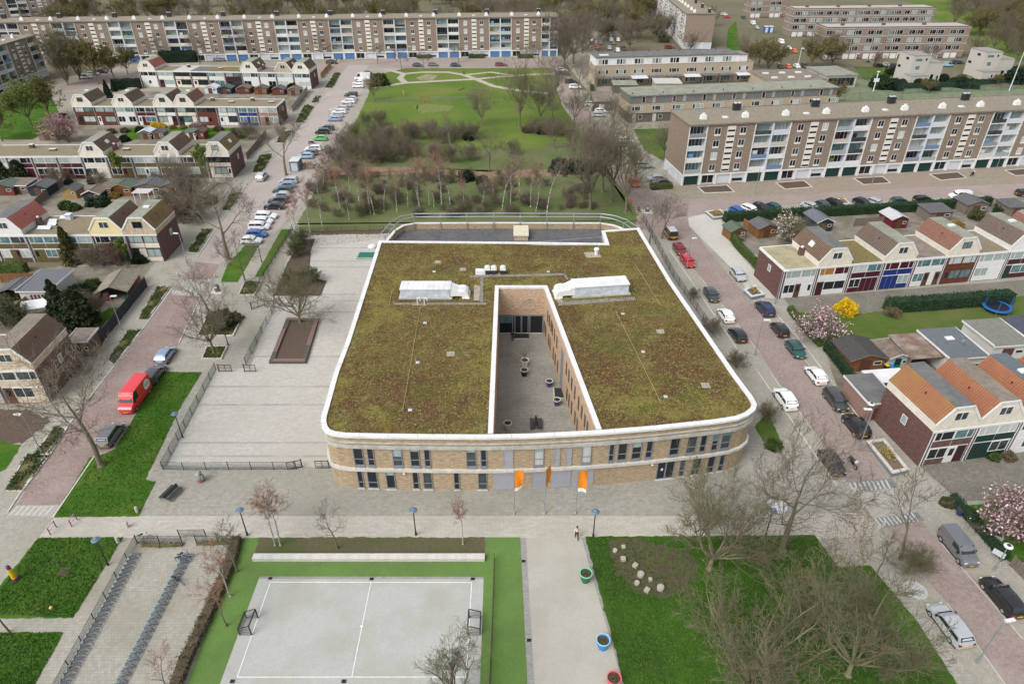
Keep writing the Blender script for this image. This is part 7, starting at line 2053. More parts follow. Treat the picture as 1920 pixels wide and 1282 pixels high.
hedge([(1357,415),(1500,407),(1700,396),(1853,385)],1.6,1.9,LEAF_HEDGE,'long dark hedge between parked cars and garden sheds',dens=38,size=0.11)
hedge([(1364,438),(1382,465),(1420,505)],0.9,1.6,LEAF_HEDGE2,'bright green hedge beside the pale pavement slabs',dens=45)
hedge([(1660,583),(1740,578),(1890,566)],1.9,2.1,LEAF_HEDGE,'thick clipped hedge facing the blue door row',dens=38,size=0.11)
hedge([(1480,583),(1508,620),(1538,650)],0.9,1.0,LEAF_HEDGE2,'low clipped hedge along the lawn corner',dens=50)
hedge([(1545,655),(1580,700),(1622,752)],0.5,1.8,LEAF_HEDGE,'ivy clad garden fence beside the white hatchback',dens=60,name='ivy_fence')
hedge([(1783,938),(1825,985),(1882,1050)],0.8,1.1,LEAF_HEDGE,'low dark hedge along the blossom garden',dens=60)
hedge([(303,118),(370,116)],3.0,4.2,LEAF_DARK,'tall dark hedge behind the pink tiled gambrel',dens=25,size=0.16)
hedge([(215,168),(265,166)],2.5,3.2,LEAF_DARK,'dark hedge block beside the first gambrel house',dens=25,size=0.16)
hedge([(390,168),(440,169)],1.2,1.6,LEAF_HEDGE,'hedge before the dark framed houses',dens=35)
hedge([(450,172),(480,172)],1.2,1.6,LEAF_HEDGE,'short hedge next to the garden sheds',dens=35)
hedge([(-10,510),(52,510)],1.6,1.8,LEAF_HEDGE2,'bright hedge block at the frame edge, solar roof row',dens=40)
hedge([(1220,355),(1258,352)],1.8,1.2,LEAF_SHRUB,'clipped box bush bed at the junction',dens=50)
for k,(u,v,w_) in enumerate(((1245,80,18),(1238,70,18),(1232,64,16),(1220,54,20),(1210,44,16),(1205,37,14),(1197,27,16),(1190,18,12))):
	hedge([(u-w_/2,v),(u+w_/2,v)],2.6,1.5,LEAF_SHRUB,'clipped parking bay bush, number-less row, '+['at the maroon off-roader','second from the maroon off-roader','third from the maroon off-roader','wide one midway','just past midway','sixth along','second to last','last of the row'][k],'clipped bushes along the end-on flats',dens=20,size=0.18)
for k,(u,v,w_) in enumerate(((705,108,26),(795,109,26),(893,109,28),(985,109,28),(478,106,26),(420,103,24))):
	hedge([(u-w_/2,v),(u+w_/2,v)],2.4,1.4,LEAF_SHRUB,'clipped bush bed before the blue garages, '+['beside the street mouth','at the grey car','mid park','near the corner trees','behind the far row end','behind the far row middle'][k],'clipped bush beds before the blue garages',dens=20,size=0.18)
hedge([(445,1012),(432,1060),(410,1110),(385,1165),(350,1240),(325,1300)],1.1,0.75,mat('brown_hedge',(0.11,0.075,0.05),0.95,col2=(0.06,0.055,0.03),scale=1.5),'low scruffy brown hedge between bike yard and turf',dens=60,size=0.07)
hedge([(268,1022),(300,1024),(343,1022)],0.5,0.35,BEDPLANT,'scruffy planting strip along the bike yard fence',dens=60,size=0.06)
hedge([(370,1020),(400,1020),(448,1018)],0.5,0.35,BEDPLANT,'scruffy planting strip beside the bike yard gate',dens=60,size=0.06)
hedge([(1110,165),(1115,210)],1.2,1.2,LEAF_SHRUB,'shrub strip beside the dark garages',dens=25,size=0.15)
hedge([(1416,165),(1440,170),(1450,160)],1.6,1.6,LEAF_HEDGE,'curved hedge at the end of the beige terrace',dens=25,size=0.15)
hedge([(1640,168),(1700,166),(1790,163)],1.5,1.6,LEAF_HEDGE,'garden hedge below the first villa',dens=25,size=0.15)
hedge([(1790,163),(1915,152)],1.5,1.6,LEAF_HEDGE,'garden hedge below the second villa',dens=25,size=0.15)
for u,v,k,s,lb in((1672,140,('round',2),1.6,'dark garden shrub beside the first villa'),(1690,160,('round',1),1.4,'green garden shrub before the first villa'),(1720,160,('round',2),1.4,'dark shrub at the first villa corner'),(1768,152,('round',2),1.5,'dark shrub between the villas, first'),(1785,158,('round',1),1.5,'green shrub between the villas, second'),(1800,150,('round',5),1.5,'brown shrub at the second villa'),(1905,140,('round',2),2.0,'dark shrub past the second villa')):
	plant(k,PT(u,v),0.3,s,lb,'shrubs round the villas','shrub')
tall(('conifer',1),1812,128,104,'dark column conifer beside the second villa','conifers in the gardens')
tall(('conifer',1),1659,140,121,'dark column conifer beside the first villa','conifers in the gardens')
for i,(u,v,vt,k) in enumerate(((1650,165,140,('round',1)),(1675,168,148,('round',2)),(1730,166,146,('budding',0)),(1745,168,150,('round',1)),(1800,164,145,('round',2)),(1820,165,148,('round',1)),(1870,160,138,('budding',0)),(1900,155,128,('round',2)),(1915,150,118,('budding',0)),(1640,128,95,('far',0)),(1740,122,84,('far',1)),(1700,128,96,('far',0)))):
	tall(k,u,v,vt,['clipped ball shrub before the first villa','dark shrub under the first villa annexe','olive tree at the side of the first villa','green shrub past the first villa','dark shrub before the second villa','green shrub under the second villa','olive tree in the second villa garden','dark shrub behind the tall white mast','olive tree beyond the tall white mast','bare tree before the garage doors, first','bare tree before the garage doors, third','bare tree before the garage doors, second'][i],'greenery round the villas',cat='shrub' if k[0]=='round' else 'tree')

def on(u,v):
	return G(u,v,0.0)
def protoset(name,cat,build):
	"""build one thing and keep it for copying; first call uses it"""
	state={}
	def place(p,rz,label,group=None,scale=None):
		if 'r' not in state:
			r=thing(name,label,cat,(p.x,p.y,p.z),rz,group)
			build(r)
			if scale:
				r.scale=(scale,)*3
			state['r']=freeze(r)
			return r
		return dup(state['r'],(p.x,p.y,p.z),rz,label,group,scale or 1.0)
	return place
LAMPBLUE=mat('lamp_disc',(0.10,0.15,0.22),0.4)
def b_lamp(r):
	MB().lathe([(0.11,0),(0.11,0.5),(0.07,0.55),(0.05,3.7)],10).build('pole',DARKSTEEL,r)
	MB().lathe([(0.08,3.62),(0.12,3.75),(0.41,3.80),(0.43,3.85),(0.33,3.93),(0.12,4.0)],20).build('lamp_head',LAMPBLUE,r)
	MB().lathe([(0.04,4.0),(0.09,4.02),(0.02,4.10)],8).build('cap',STEEL,r)
disc_lamp=protoset('park_lamp','lamp',b_lamp)
GLP='disc headed park lamps'
for u,v,lb in((780,1003,'disc headed lamp in front of the school, by the mulch bed'),(1112,1006,'disc headed lamp near the walking person'),(1435,1004,'disc headed lamp beside the tall dark bare tree'),(464,1003,'disc headed lamp at the bike yard end'),(343,820,'disc headed lamp along the schoolyard fence'),(203,1059,'disc headed lamp on the small lawn edge'),(428,647,'disc headed lamp beside the square shrub bed'),(491,492,'disc headed lamp on the path strip by the bays')):
	disc_lamp(on(u,v),0,lb,GLP)
def b_street(h,arm,name='street_lamp'):
	def f(r):
		MB().lathe([(0.10,0),(0.10,1.0),(0.07,1.1),(0.05,h)],8).build('pole',STEEL,r)
		MB().tube((0,0,h-0.05),(arm,0,h+0.1),0.045,0.04,6).build('arm',STEEL,r)
		MB().box(arm-0.15,arm+0.75,-0.15,0.15,h+0.04,h+0.18).build('lamp_head',COPING,r)
	return f
st_lamp=protoset('street_lamp','lamp',b_street(6.0,0.3))
GST='arm lamps along the streets'
for u,v,rz,lb in((1414.8,665.8,0.0,'arm lamp at the kerb beside the dark blue crossover'),(1831,1243,0.2,'arm lamp beside the silver parked car'),(229,619,0.1,'arm lamp before the dark garden fence'),(352,495,3.0,'arm lamp at the solar roof row corner'),(1287,505,0.3,'arm lamp beside the two red cars'),(1453,570,0.2,'arm lamp at the white fronted end house'),(79,850,3.0,'arm lamp in the lowest kerb bed'),(412,380,0.2,'arm lamp before the garden row end house'),(622,246,0.2,'arm lamp at the planted gap of the bays'),(580,190,3.0,'arm lamp by the grey panel fence'),(1415,365,0.1,'arm lamp before the dark green garages'),(1634,347,0.1,'arm lamp before the flats, mid block'),(1862,330,0.1,'arm lamp before the flats, far along'),(1610,840,3.0,'arm lamp beside the lichened orange roof house'),(767,118,0.0,'arm lamp on the far street beyond the park'),(838,110,0.0,'arm lamp before the long far flats')):
	st_lamp(on(u,v),rz,lb,GST)
def b_round(r):
	MB().lathe([(0.10,0),(0.10,0.9),(0.055,1.0),(0.05,3.7)],8).build('pole',STEEL,r)
	MB().lathe([(0.06,3.55),(0.22,3.65),(0.42,3.72),(0.42,3.80),(0.30,3.88)],18).build('lamp_head',COPING,r)
	MB().lathe([(0.20,3.885),(0.14,3.98),(0.04,4.0)],12).build('cap',DARKSTEEL,r)
rl=protoset('park_lamp','lamp',b_round)
rl(on(1862.9,1070),0,'white ring headed lamp at the corner of the blossom garden','ring headed lamps')
rl(on(1632,850) if False else on(1618,800),0,'ring headed lamp beside the brick annexe','ring headed lamps')
m=thing('floodlight_mast','tall slim white mast at the playing field edge','mast',tuple(on(1892,171)),0)
MB().tube((0,0,0),(0,0,15.5),0.16,0.08,8).build('pole',COPING,m)
MB().box(-0.8,0.8,-0.15,0.15,15.4,15.7).build('lamp_head',COPING,m)
m=thing('floodlight_mast','lattice topped mast behind the low sports hall','mast',tuple(on(1492,142)),0)
MB().tube((0,0,0),(0,0,9.5),0.14,0.08,8).build('pole',COPING,m)
MB().box(-0.2,0.9,-0.2,0.2,9.4,9.65).build('lamp_head',COPING,m)
m=thing('floodlight_mast','white mast with basketball board on the playing court','mast',tuple(on(1637,172)),0)
MB().tube((0,0,0),(0,0,6.5),0.18,0.14,8).build('pole',COPING,m)
MB().box(-0.9,0.9,-0.25,-0.15,3.2,4.4).build('backboard',COPING,m)
MB().box(-0.4,0.4,-0.3,0.3,6.4,6.7).build('lamp_head',COPING,m)
ORANGE=mat('orange_cloth',(0.72,0.22,0.01),0.8,var=0.06,scale=2)
FLAGW=mat('white_cloth',(0.72,0.72,0.70),0.8)
def flag(u,v,label,swing,wid):
	p=on(u,v)
	h=6.6
	r=thing('flagpole',label,'flag',(p.x,p.y,0),0,'orange flags before the school')
	MB().lathe([(0.12,0),(0.12,0.25),(0.055,0.3),(0.035,h),(0.06,h+0.02),(0.03,h+0.12)],8).build('pole',STEEL,r)
	MB().tube((0,0,h-0.1),(wid*0.9*math.cos(swing),wid*0.9*math.sin(swing),h-0.05),0.02,0.02,6).build('flag_arm',STEEL,r)
	n,mm=8,12
	for nm,z0,z1,m in(('flag',0.16,1.0,ORANGE),('flag_hem',0.0,0.16,FLAGW)):
		b=MB()
		for side in(0,1):
			base=len(b.v)
			for i in range(n+1):
				for j in range(mm+1):
					t,zz=i/n,lerp(z0,z1,j/mm)
					y=0.10*math.sin(t*5+zz*4+u)*t+0.16*math.sin(zz*3+u)*t
					xx=0.05+wid*t*(0.85+0.15*zz)
					zw=h-3.0*(1-zz)-0.12-(0.18*t if zz<0.5 else 0.05*t)*math.sin(3*t+u)
					ca,sa=math.cos(swing),math.sin(swing)
					yy=y+side*0.012
					b.v.append((xx*ca-yy*sa,xx*sa+yy*ca,zw))
			for i in range(n):
				for j in range(mm):
					a=base+i*(mm+1)+j
					q=(a,a+mm+1,a+mm+2,a+1)
					b.f.append(q if side==0 else q[::-1])
		b.build(nm,m,r,smooth=True)
flag(964,963,'orange flag with white hem nearest the grey shutter door',0.2,0.95)
flag(1021,963,'orange flag seen edge on, middle of the three',1.15,0.95)
flag(1079,963,'orange flag nearest the walking person',0.1,1.0)
def mesh_panel(r,a,c,z0,z1,m=DARKSTEEL,nm='mesh_panel',hor=0.2,ver=0.0):
	b=MB()
	n=max(2,int((z1-z0)/hor))
	d=(c-a).normalized()
	for i in range(n+1):
		z=lerp(z0,z1,i/n)
		t=0.022 if 0<i<n else 0.03
		b.tube((a.x,a.y,z),(c.x,c.y,z),t,t,3)
	if ver:
		L=(c-a).length
		k=max(1,int(L/ver))
		for i in range(1,k):
			q=a+(c-a)*(i/k)
			b.tube((q.x,q.y,z0),(q.x,q.y,z1),0.009,0.009,3)
	o=b.build(nm,m,r)
	o['kind']='stuff'
	return o
def mesh_fence(pix,step,h,label,group='mesh fences',m=DARKSTEEL,cat='fence',hor=0.2,ver=0.25):
	P=[Vector(tuple(on(*p)[:2])+(0,)) for p in pix]
	r=thing('mesh_fence',label,cat,tuple(P[0]),0,group)
	o=P[0]
	first=True
	for a,c in zip(P[:-1],P[1:]):
		L=(c-a).length
		n=max(1,round(L/step))
		for i in range(n+1):
			q=a+(c-a)*(i/n)-o
			if i>0 or first:
				put('post',shared(('fpost',h,m.name),lambda:MB().box(-0.035,0.035,-0.035,0.035,0,h+0.1).mesh('post',m)),r,tuple(q))
			if i<n:
				mesh_panel(r,q,a+(c-a)*((i+1)/n)-o,0.08,h,m,hor=hor,ver=ver)
		first=False
	return r
def gate(p,q,h,label,group='school gates'):
	a,c=on(*p),on(*q)
	r=thing('gate',label,'gate',tuple(a),0,group)
	e=c-a
	b=MB()
	b.tube((0,0,0),(0,0,h+0.2),0.06,0.06,6)
	b.build('post',DARKSTEEL,r)
	b=MB()
	for z in(0.12,h):
		b.tube((0,0,z),(e.x,e.y,z),0.04,0.04,4)
	for t in(0.03,0.5,0.98):
		b.tube((e.x*t,e.y*t,0.12),(e.x*t,e.y*t,h),0.04,0.04,4)
	b.build('gate_frame',DARKSTEEL,r)
	mesh_panel(r,Vector((0,0,0)),e,0.15,h-0.05,hor=0.2)
mesh_fence([(405,693),(306,880)],2.55,1.2,'dark mesh fence along the lawn edge of the schoolyard')
mesh_fence([(306,880),(345,881),(556,880)],2.5,1.2,'dark mesh fence across the front of the schoolyard')
gate((567,876),(539,881),1.2,'open mesh gate at the end of the front fence')
gate((618,878),(592,878),1.2,'mesh gate leaf beside the rounded school wall')
gate((411,697),(436,697),1.2,'small mesh gate by the lawn corner')
gate((459,697),(481,697),1.2,'small mesh gate below the square beds')
mesh_fence([(461,683),(510,590),(515,577)],2.6,1.2,'mesh fence with brown leaves past the planter')
gate((472,580),(497,572),1.2,'mesh gate by the schoolyard bed, first leaf')
gate((515,577),(497,575),1.2,'mesh gate by the schoolyard bed, second leaf')
mesh_fence([(480,548),(549,432)],2.6,1.2,'mesh fence with ivy along the grass strip')
mesh_fence([(258,1017),(105,1300)],2.45,1.1,'mesh fence along the bike yard path')
mesh_fence([(258,1018),(342,1018)],2.5,1.1,'mesh fence at the head of the bike yard')
mesh_fence([(369,1018),(452,1018)],2.5,1.1,'mesh fence between the bike yard gate and the turf')
mesh_fence([(338,1007),(387,1006)],3.0,1.1,'short mesh barrier in front of the bike yard gate')
mesh_fence([(927,1050),(925,1120),(922,1200),(918,1300)],3.0,1.0,'weathered mesh fence between turf strips',m=mat('rusty_mesh',(0.06,0.04,0.03),0.8))
mesh_fence([(1206,415),(1262,520),(1330,620)],2.8,1.5,'dark mesh fence beside the school wing and pavement',hor=0.3)
mesh_fence([(562,436),(720,432)],3.0,1.0,'low mesh fence between schoolyard and birches',hor=0.3)
mesh_fence([(700,192),(800,188),(880,187)],4.0,1.0,'low fence across the park lawn',m=STEEL,hor=0.25)
GREENMESH=mat('green_mesh',(0.05,0.10,0.07),0.7)
mesh_fence([(1480,185),(1530,160),(1600,150)],6,4.0,'green ball fence behind the low sports hall',m=GREENMESH,hor=0.4,ver=0.6)
mesh_fence([(1590,138),(1690,176),(1905,168)],6,3.0,'green ball fence before the villas',m=GREENMESH,hor=0.3,ver=0.5)
mesh_fence([(1890,170),(1925,180)],6,2.0,'pale rail fence at the field corner',m=STEEL,hor=0.5)
mesh_fence([(1500,192),(1690,186)],5,2.5,'netting on the near side of the playing court',m=DARKSTEEL,hor=0.5,ver=0.8)
a,c=on(474,1053),on(909,1053)
r=thing('concrete_bench','long pale concrete bench wall above the sports court','bench',tuple(a),0)
n=12
for k in range(n):
	x0,x1=(c.x-a.x)*k/n,(c.x-a.x)*(k+1)/n
	put('bench_block',shared(('bblk',),lambda:MB().box(0.015,(c.x-a.x)/n-0.015,0,0.62,0.06,0.46).mesh('bench_block',CONC_LIGHT)),r,(x0,0,0))
	put('bench_slab',shared(('bslb',),lambda:MB().box(0.01,(c.x-a.x)/n-0.01,-0.04,0.66,0.46,0.54).mesh('bench_slab',mat('bench_top',(0.50,0.485,0.45),0.85,var=0.08,scale=2))),r,(x0,0,0))
def goal(pa,pc,back,label):
	a,c=on(*pa),on(*pc)
	r=thing('goal',label,'goal',tuple(a),0,'steel goals on the court')
	e=c-a
	n=Vector((back,0,0))
	H=1.35
	b=MB()
	for p in(Vector((0,0,0)),e):
		b.tube(p,p+Vector((0,0,H)),0.065,0.065,6)
		b.tube(p+n*1.1,p+n*1.1+Vector((0,0,H*0.72)),0.05,0.05,6)
		b.tube(p,p+n*1.1,0.05,0.05,6).tube(p+Vector((0,0,H)),p+n*1.1+Vector((0,0,H*0.72)),0.05,0.05,6)
	b.tube(Vector((0,0,H)),e+Vector((0,0,H)),0.065,0.065,6)
	b.tube(n*1.1+Vector((0,0,H*0.72)),e+n*1.1+Vector((0,0,H*0.72)),0.05,0.05,6).tube(n*1.1,e+n*1.1,0.05,0.05,6)
	b.build('goal_frame',DARKSTEEL,r)
	b=MB()
	for k in range(1,12):
		q=e*(k/12)+n*1.1
		b.tube(q,q+Vector((0,0,H*0.72)),0.018,0.018,4)
	b.build('back_bars',DARKSTEEL,r)['kind']='stuff'
	b=MB()
	for p in(Vector((0,0,0)),e):
		for k in range(1,5):
			z=H*k/5.5
			b.tube(p+Vector((0,0,z)),p+n*1.1+Vector((0,0,z*0.8)),0.018,0.018,4)
	for k in range(1,4):
		z=H*0.72*k/4
		b.tube(n*1.1+Vector((0,0,z)),e+n*1.1+Vector((0,0,z)),0.018,0.018,4)
	b.build('side_bars',DARKSTEEL,r)['kind']='stuff'
goal((484,1158),(472,1190),-1,'dark steel goal beside the grass verge with the sapling')
goal((880,1158),(878,1190),1,'dark steel goal next to the weathered mesh fence')
for u,v in((507,1084),(697,1085),(886.5,1085),(981.5,1052),(992,1200),(436,1277),(645,1277)):
	p=on(u,v)
	r=thing('drain_grate','small iron drain grate in the paving '+{507:'at the far court corner by the birch',697:'at the middle of the far court edge',886:'at the far court corner by the fence',981:'on the walk near the turf, upper',992:'on the walk near the turf, lower',436:'at the near court edge by the hedge',645:'at the near court edge, middle'}[int(u)],'drain',(p.x,p.y,0.04),0,'drain grates')
	MB().box(-0.24,0.24,-0.2,-0.16,0,0.02).box(-0.24,0.24,0.16,0.2,0,0.02).box(-0.24,-0.2,-0.16,0.16,0,0.02).box(0.2,0.24,-0.16,0.16,0,0.02).build('rim',STEEL,r)
	MB().box(-0.2,0.2,-0.16,0.16,0,0.012).build('grate',BLACK,r)
def pot(u,v,d,m,label,z=0.0,plantm=None,group='big flower pots',rim=None):
	p=on(u,v)
	r=thing('flower_pot',label,'pot',(p.x,p.y,z),0,group)
	R=d/2
	MB().lathe([(R*0.62,0.0),(R*0.66,0.05),(R*0.9,d*0.72),(R,d*0.74),(R*1.02,d*0.9),(R*0.86,d*0.9),(R*0.82,d*0.78)],24,cap=False).build('pot',m,r,smooth=False)
	MB().lathe([(R*0.9,d*0.9),(R*1.04,d*0.9),(R*1.04,d*0.97),(R*0.9,d*0.97),(R*0.88,d*0.88)],24,cap=False).build('rim',rim or m,r)
	MB().lathe([(R*0.85,d*0.80),(R*0.84,d*0.82)],20).build('soil',SOIL,r)
	g=np.random.default_rng(int(u))
	C=g.normal(size=(60,3))*np.array([[R*0.35,R*0.35,0.06]])+np.array([[0,0,d*0.88]])
	put('seedlings',leaves_mesh('seedlings',C,0.07,plantm or LEAF_SHRUB,int(v)),r)
	return r
POTS={k:mat('pot_'+k,c,0.35,spec=0.5) for k,c in(('green',(0.008,0.13,0.045)),('mint',(0.20,0.50,0.34)),('blue',(0.02,0.20,0.50)),('sky',(0.25,0.50,0.70)),('red',(0.42,0.02,0.03)),('pink',(0.60,0.13,0.15)),('white',(0.66,0.65,0.58)),('black',(0.015,0.015,0.016)),('purple',(0.07,0.03,0.20)),('dark_blue',(0.02,0.035,0.10)))}
pot(1097.5,1088,1.25,POTS['green'],'dark green flower pot with mint rim on the walk',rim=POTS['mint'])
pot(1129.5,1213,1.25,POTS['blue'],'blue flower pot on the walk',rim=POTS['sky'])
pot(1149.5,1284,1.25,POTS['red'],'red flower pot on the walk at the bottom edge',rim=POTS['pink'])
pot(982.8,704,1.1,POTS['black'],'black flower pot with white rim in the courtyard',rim=POTS['white'])
pot(984,686,1.2,POTS['white'],'white flower pot behind the black one in the courtyard')
pot(1029.5,724,1.0,POTS['purple'],'purple flower pot in the courtyard, further one',rim=POTS['white'])
pot(1044,759,1.0,POTS['purple'],'purple flower pot in the courtyard, nearer one',rim=POTS['white'])
pot(952,803,1.05,POTS['white'],'white flower pot at the near end of the courtyard')
pot(1811,966,0.7,POTS['dark_blue'],'dark blue garden pot on the grey terrace')
pot(1798,964,0.9,POTS['dark_blue'],'blue black garden pot holding a green shrub')
p=on(983,703)
PROT[('sap',0)]=PROT[('young',1)]
plant(('young',1),Vector((p.x,p.y,0.95)),1.0,0.6,'thin sapling in the black courtyard pot','trees round the court')
PLANK=mat('bench_plank',(0.045,0.045,0.048),0.6,var=0.15)
def dbench(u,v,ang,label,L=1.9):
	"""back-to-back bench of dark planks"""
	p=on(u,v)
	r=thing('double_bench',label,'bench',tuple(p),ang,'black back to back benches')
	for s in(-1,1):
		for k in range(3):
			MB().box(-L/2,L/2,min(s*(0.30+k*0.17),s*(0.44+k*0.17)),max(s*(0.30+k*0.17),s*(0.44+k*0.17)),0.42,0.47).build('seat_plank',PLANK,r)
		for k in range(2):
			b=MB()
			y0,z0=0.20-k*0.09,0.55+k*0.2
			b.add([(-L/2,s*y0,z0),(L/2,s*y0,z0),(L/2,s*(y0-0.08),z0+0.17),(-L/2,s*(y0-0.08),z0+0.17),(-L/2,s*(y0-0.04),z0),(L/2,s*(y0-0.04),z0),(L/2,s*(y0-0.12),z0+0.17),(-L/2,s*(y0-0.12),z0+0.17)],[(0,1,2,3),(7,6,5,4),(0,4,5,1),(3,2,6,7),(0,3,7,4),(1,5,6,2)])
			b.build('back_plank',PLANK,r)
	for x in(-L/2+0.15,L/2-0.15):
		b=MB()
		b.tube((x,-0.72,0),(x,-0.60,0.42),0.03,0.03,6).tube((x,0.72,0),(x,0.60,0.42),0.03,0.03,6).tube((x,-0.72,0.40),(x,0.72,0.40),0.03,0.03,6).tube((x,-0.2,0.4),(x,-0.02,0.95),0.03,0.03,6).tube((x,0.2,0.4),(x,0.02,0.95),0.03,0.03,6)
		b.build('leg_frame',DARKSTEEL,r)
dbench(322,928,math.radians(72),'black back to back bench on the forecourt near the lawn',2.1)
dbench(1005,798,math.radians(90),'black back to back bench at the near end of the courtyard',2.0)
p=on(377,902)
r=thing('owl_statue','grey stone owl on a reddish base beside the schoolyard fence','statue',tuple(p),0)
STONE=mat('grey_stone',(0.25,0.25,0.24),0.9,var=0.2,scale=4)
MB().lathe([(0.42,0),(0.42,0.22),(0.36,0.25)],12).build('base',mat('red_stone',(0.24,0.11,0.09),0.9,var=0.15),r)
MB().lathe([(0.26,0.25),(0.36,0.5),(0.38,0.8),(0.30,1.05),(0.26,1.12),(0.33,1.25),(0.34,1.42),(0.26,1.55),(0.1,1.6)],16).build('owl',STONE,r,smooth=True)
for s in(-1,1):
	MB().lathe([(0.09,1.52),(0.06,1.66),(0.01,1.76)],8,(s*0.2,-0.05)).build('ear',STONE,r)
	MB().lathe([(0.09,-0.02),(0.09,0.02)],12).build('eye',CONC_LIGHT,r,(s*0.12,-0.33,1.36),(math.pi/2,0,0))
	MB().box(-0.08,0.08,-0.22,0.22,0.45,1.0).build('wing',STONE,r,(s*0.36,0,0))
MB().add([(-0.04,-0.32,1.3),(0.04,-0.32,1.3),(0,-0.42,1.2),(0,-0.32,1.18)],[(0,1,2),(1,3,2),(3,0,2)]).build('beak',mat('beak_stone',(0.35,0.3,0.2),0.9),r)
q=[on(*p) for p in((505,682),(574,682),(599,601),(538,600))]
r=thing('tree_planter','sunken tree planter edged by stone walls and reddish bench planks','planter',tuple(q[0]),0)
o=q[0]
PL=[Vector((p.x-o.x,p.y-o.y)) for p in q]
DKSTONE=mat('dark_stone_wall',(0.105,0.095,0.085),0.9,col2=(0.06,0.055,0.05),scale=4,contrast=0.9)
BPL=mat('reddish_plank',(0.23,0.15,0.125),0.8,col2=(0.17,0.11,0.09),scale=2,stretch=(1,6,1))
b=MB()
ring(b,PL,0.0,0.7,0,0.42)
b.build('planter_wall',DKSTONE,r)
MB().flat([tuple(p) for p in offset(PL,0.7)],0.22).build('soil',SOIL,r)
for i,(t0,t1) in((0,(0.10,0.97)),(1,(0.35,0.98)),(2,(0.1,0.98)),(3,(0.28,0.80))):
	a,c=PL[i],PL[(i+1)%4]
	d=(c-a).normalized()
	n=Vector((-d.y,d.x))
	L=(c-a).length
	for k in range(3):
		m_=a+d*L*(t0+t1)/2+n*(0.12+k*0.21)
		MB().obox(tuple(m_),tuple(d),L*(t1-t0)/2,0.09,0.44+0.004*k,0.50+0.004*k).build('bench_plank',BPL,r)
a=on(668,487)
r=thing('sandbox_cover','green covered sandbox half hidden by the roof edge','sandbox',tuple(a),0)
MB().box(0,4.2,0,2.6,0,0.35).build('rim',mat('pale_green_rim',(0.25,0.33,0.28),0.7,var=0.1),r)
MB().box(0.25,3.95,0.25,2.4,0.35,0.38).build('cover',mat('green_cover',(0.02,0.13,0.10),0.6,var=0.2,scale=2),r)
r=thing('stepping_dome','white play dome near the green sandbox','dome',tuple(on(698,463)),0)
MB().lathe([(0.9,0),(0.8,0.25),(0.5,0.42),(0.1,0.48)],18).build('dome',COPING,r,smooth=True)
def b_boll(r):
	MB().lathe([(0.16,0),(0.16,0.75),(0.13,0.85),(0.04,0.88)],12).build('post',CONCRETE,r)
	MB().lathe([(0.165,0.55),(0.165,0.68)],12).build('band',CONC_LIGHT,r)
boll=protoset('bollard','bollard',b_boll)
GBO='stone bollards'
for u,v,lb in((258,960,'stone bollard at the corner of the long lawn'),(240,988,'stone bollard on the forecourt path'),(222,1017,'stone bollard at the small lawn corner'),(335,519,'stone bollard on the lane corner pavement'),(404,521,'stone bollard across the street ramp'),(487,336,'stone bollard beside the driving silver crossover'),(463,348,'stone bollard at the lane mouth, mid street'),(607,188,'dark post by the far pavement, first'),(613,184,'dark post by the far pavement, second'),(1617,952,'bollard at the ramp, first'),(1645,995,'bollard at the ramp, second'),(1655,990-3,'bollard at the ramp, third'),(1600,925,'bollard at the ramp, fourth'),(1692,940,'bollard before the paved terrace, first'),(1705,945,'bollard before the paved terrace, second'),(355,612,'bollard at the parking strip')):
	boll(on(u,v),0,lb,GBO)
def hoop(u0,v0,u1,v1,label):
	a,c=on(u0,v0),on(u1,v1)
	r=thing('barrier_hoop',label,'barrier',tuple(a),0,'purple tube barriers')
	e=c-a
	MB().tube((0,0,0),(0,0,1.0),0.05,0.05,6).tube((e.x,e.y,0),(e.x,e.y,1.0),0.05,0.05,6).build('post',mat('purple_tube',(0.12,0.03,0.09),0.5),r)
	MB().tube((0,0,1.0),(e.x,e.y,1.0),0.04,0.04,6).tube((0,0,0.5),(e.x,e.y,0.5),0.03,0.03,6).build('rail',mat('pink_tube',(0.45,0.22,0.32),0.5),r)
hoop(95,1002,106,988,'purple tube barrier nearest the street kerb')
hoop(135,987,145,974,'purple tube barrier by the long lawn')
p=on(30,1087)
r=thing('totem_post','leaning yellow and purple painted post at the kerb','post',tuple(p),0)
YEL=mat('yellow_paint',(0.62,0.45,0.01),0.5)
PUR=mat('purple_paint',(0.14,0.04,0.16),0.5)
MB().lathe([(0.28,0),(0.28,0.4)],12).build('base',PUR,r)
MB().lathe([(0.24,0.4),(0.24,1.7)],12).build('shaft',YEL,r)
MB().lathe([(0.25,0.62),(0.25,0.72)],12).build('band',ORANGE,r)
MB().lathe([(0.2,1.7),(0.16,1.85),(0.2,2.0),(0.12,2.2),(0.02,2.25)],12).build('head',PUR,r)
def b_bin(r):
	MB().lathe([(0.42,0),(0.45,0.1),(0.45,1.0),(0.36,1.25),(0.15,1.38)],14).build('body',mat('waste_steel',(0.15,0.155,0.16),0.35,metal=0.5),r)
	MB().box(-0.22,0.22,-0.47,-0.40,0.85,1.05).build('flap',COPING,r)
	MB().box(-1.1,1.1,-1.0,1.0,0.015,0.05).build('base_plate',CONC_LIGHT,r)
bin_=protoset('waste_container','waste container',b_bin)
bin_(on(408,546),0,'round steel underground waste container by the ramp','underground waste containers')
bin_(on(1213,397),0,'dark waste container on white plate near junction','underground waste containers')
bin_(on(630,116),0,'dark waste container at the far street corner','underground waste containers')
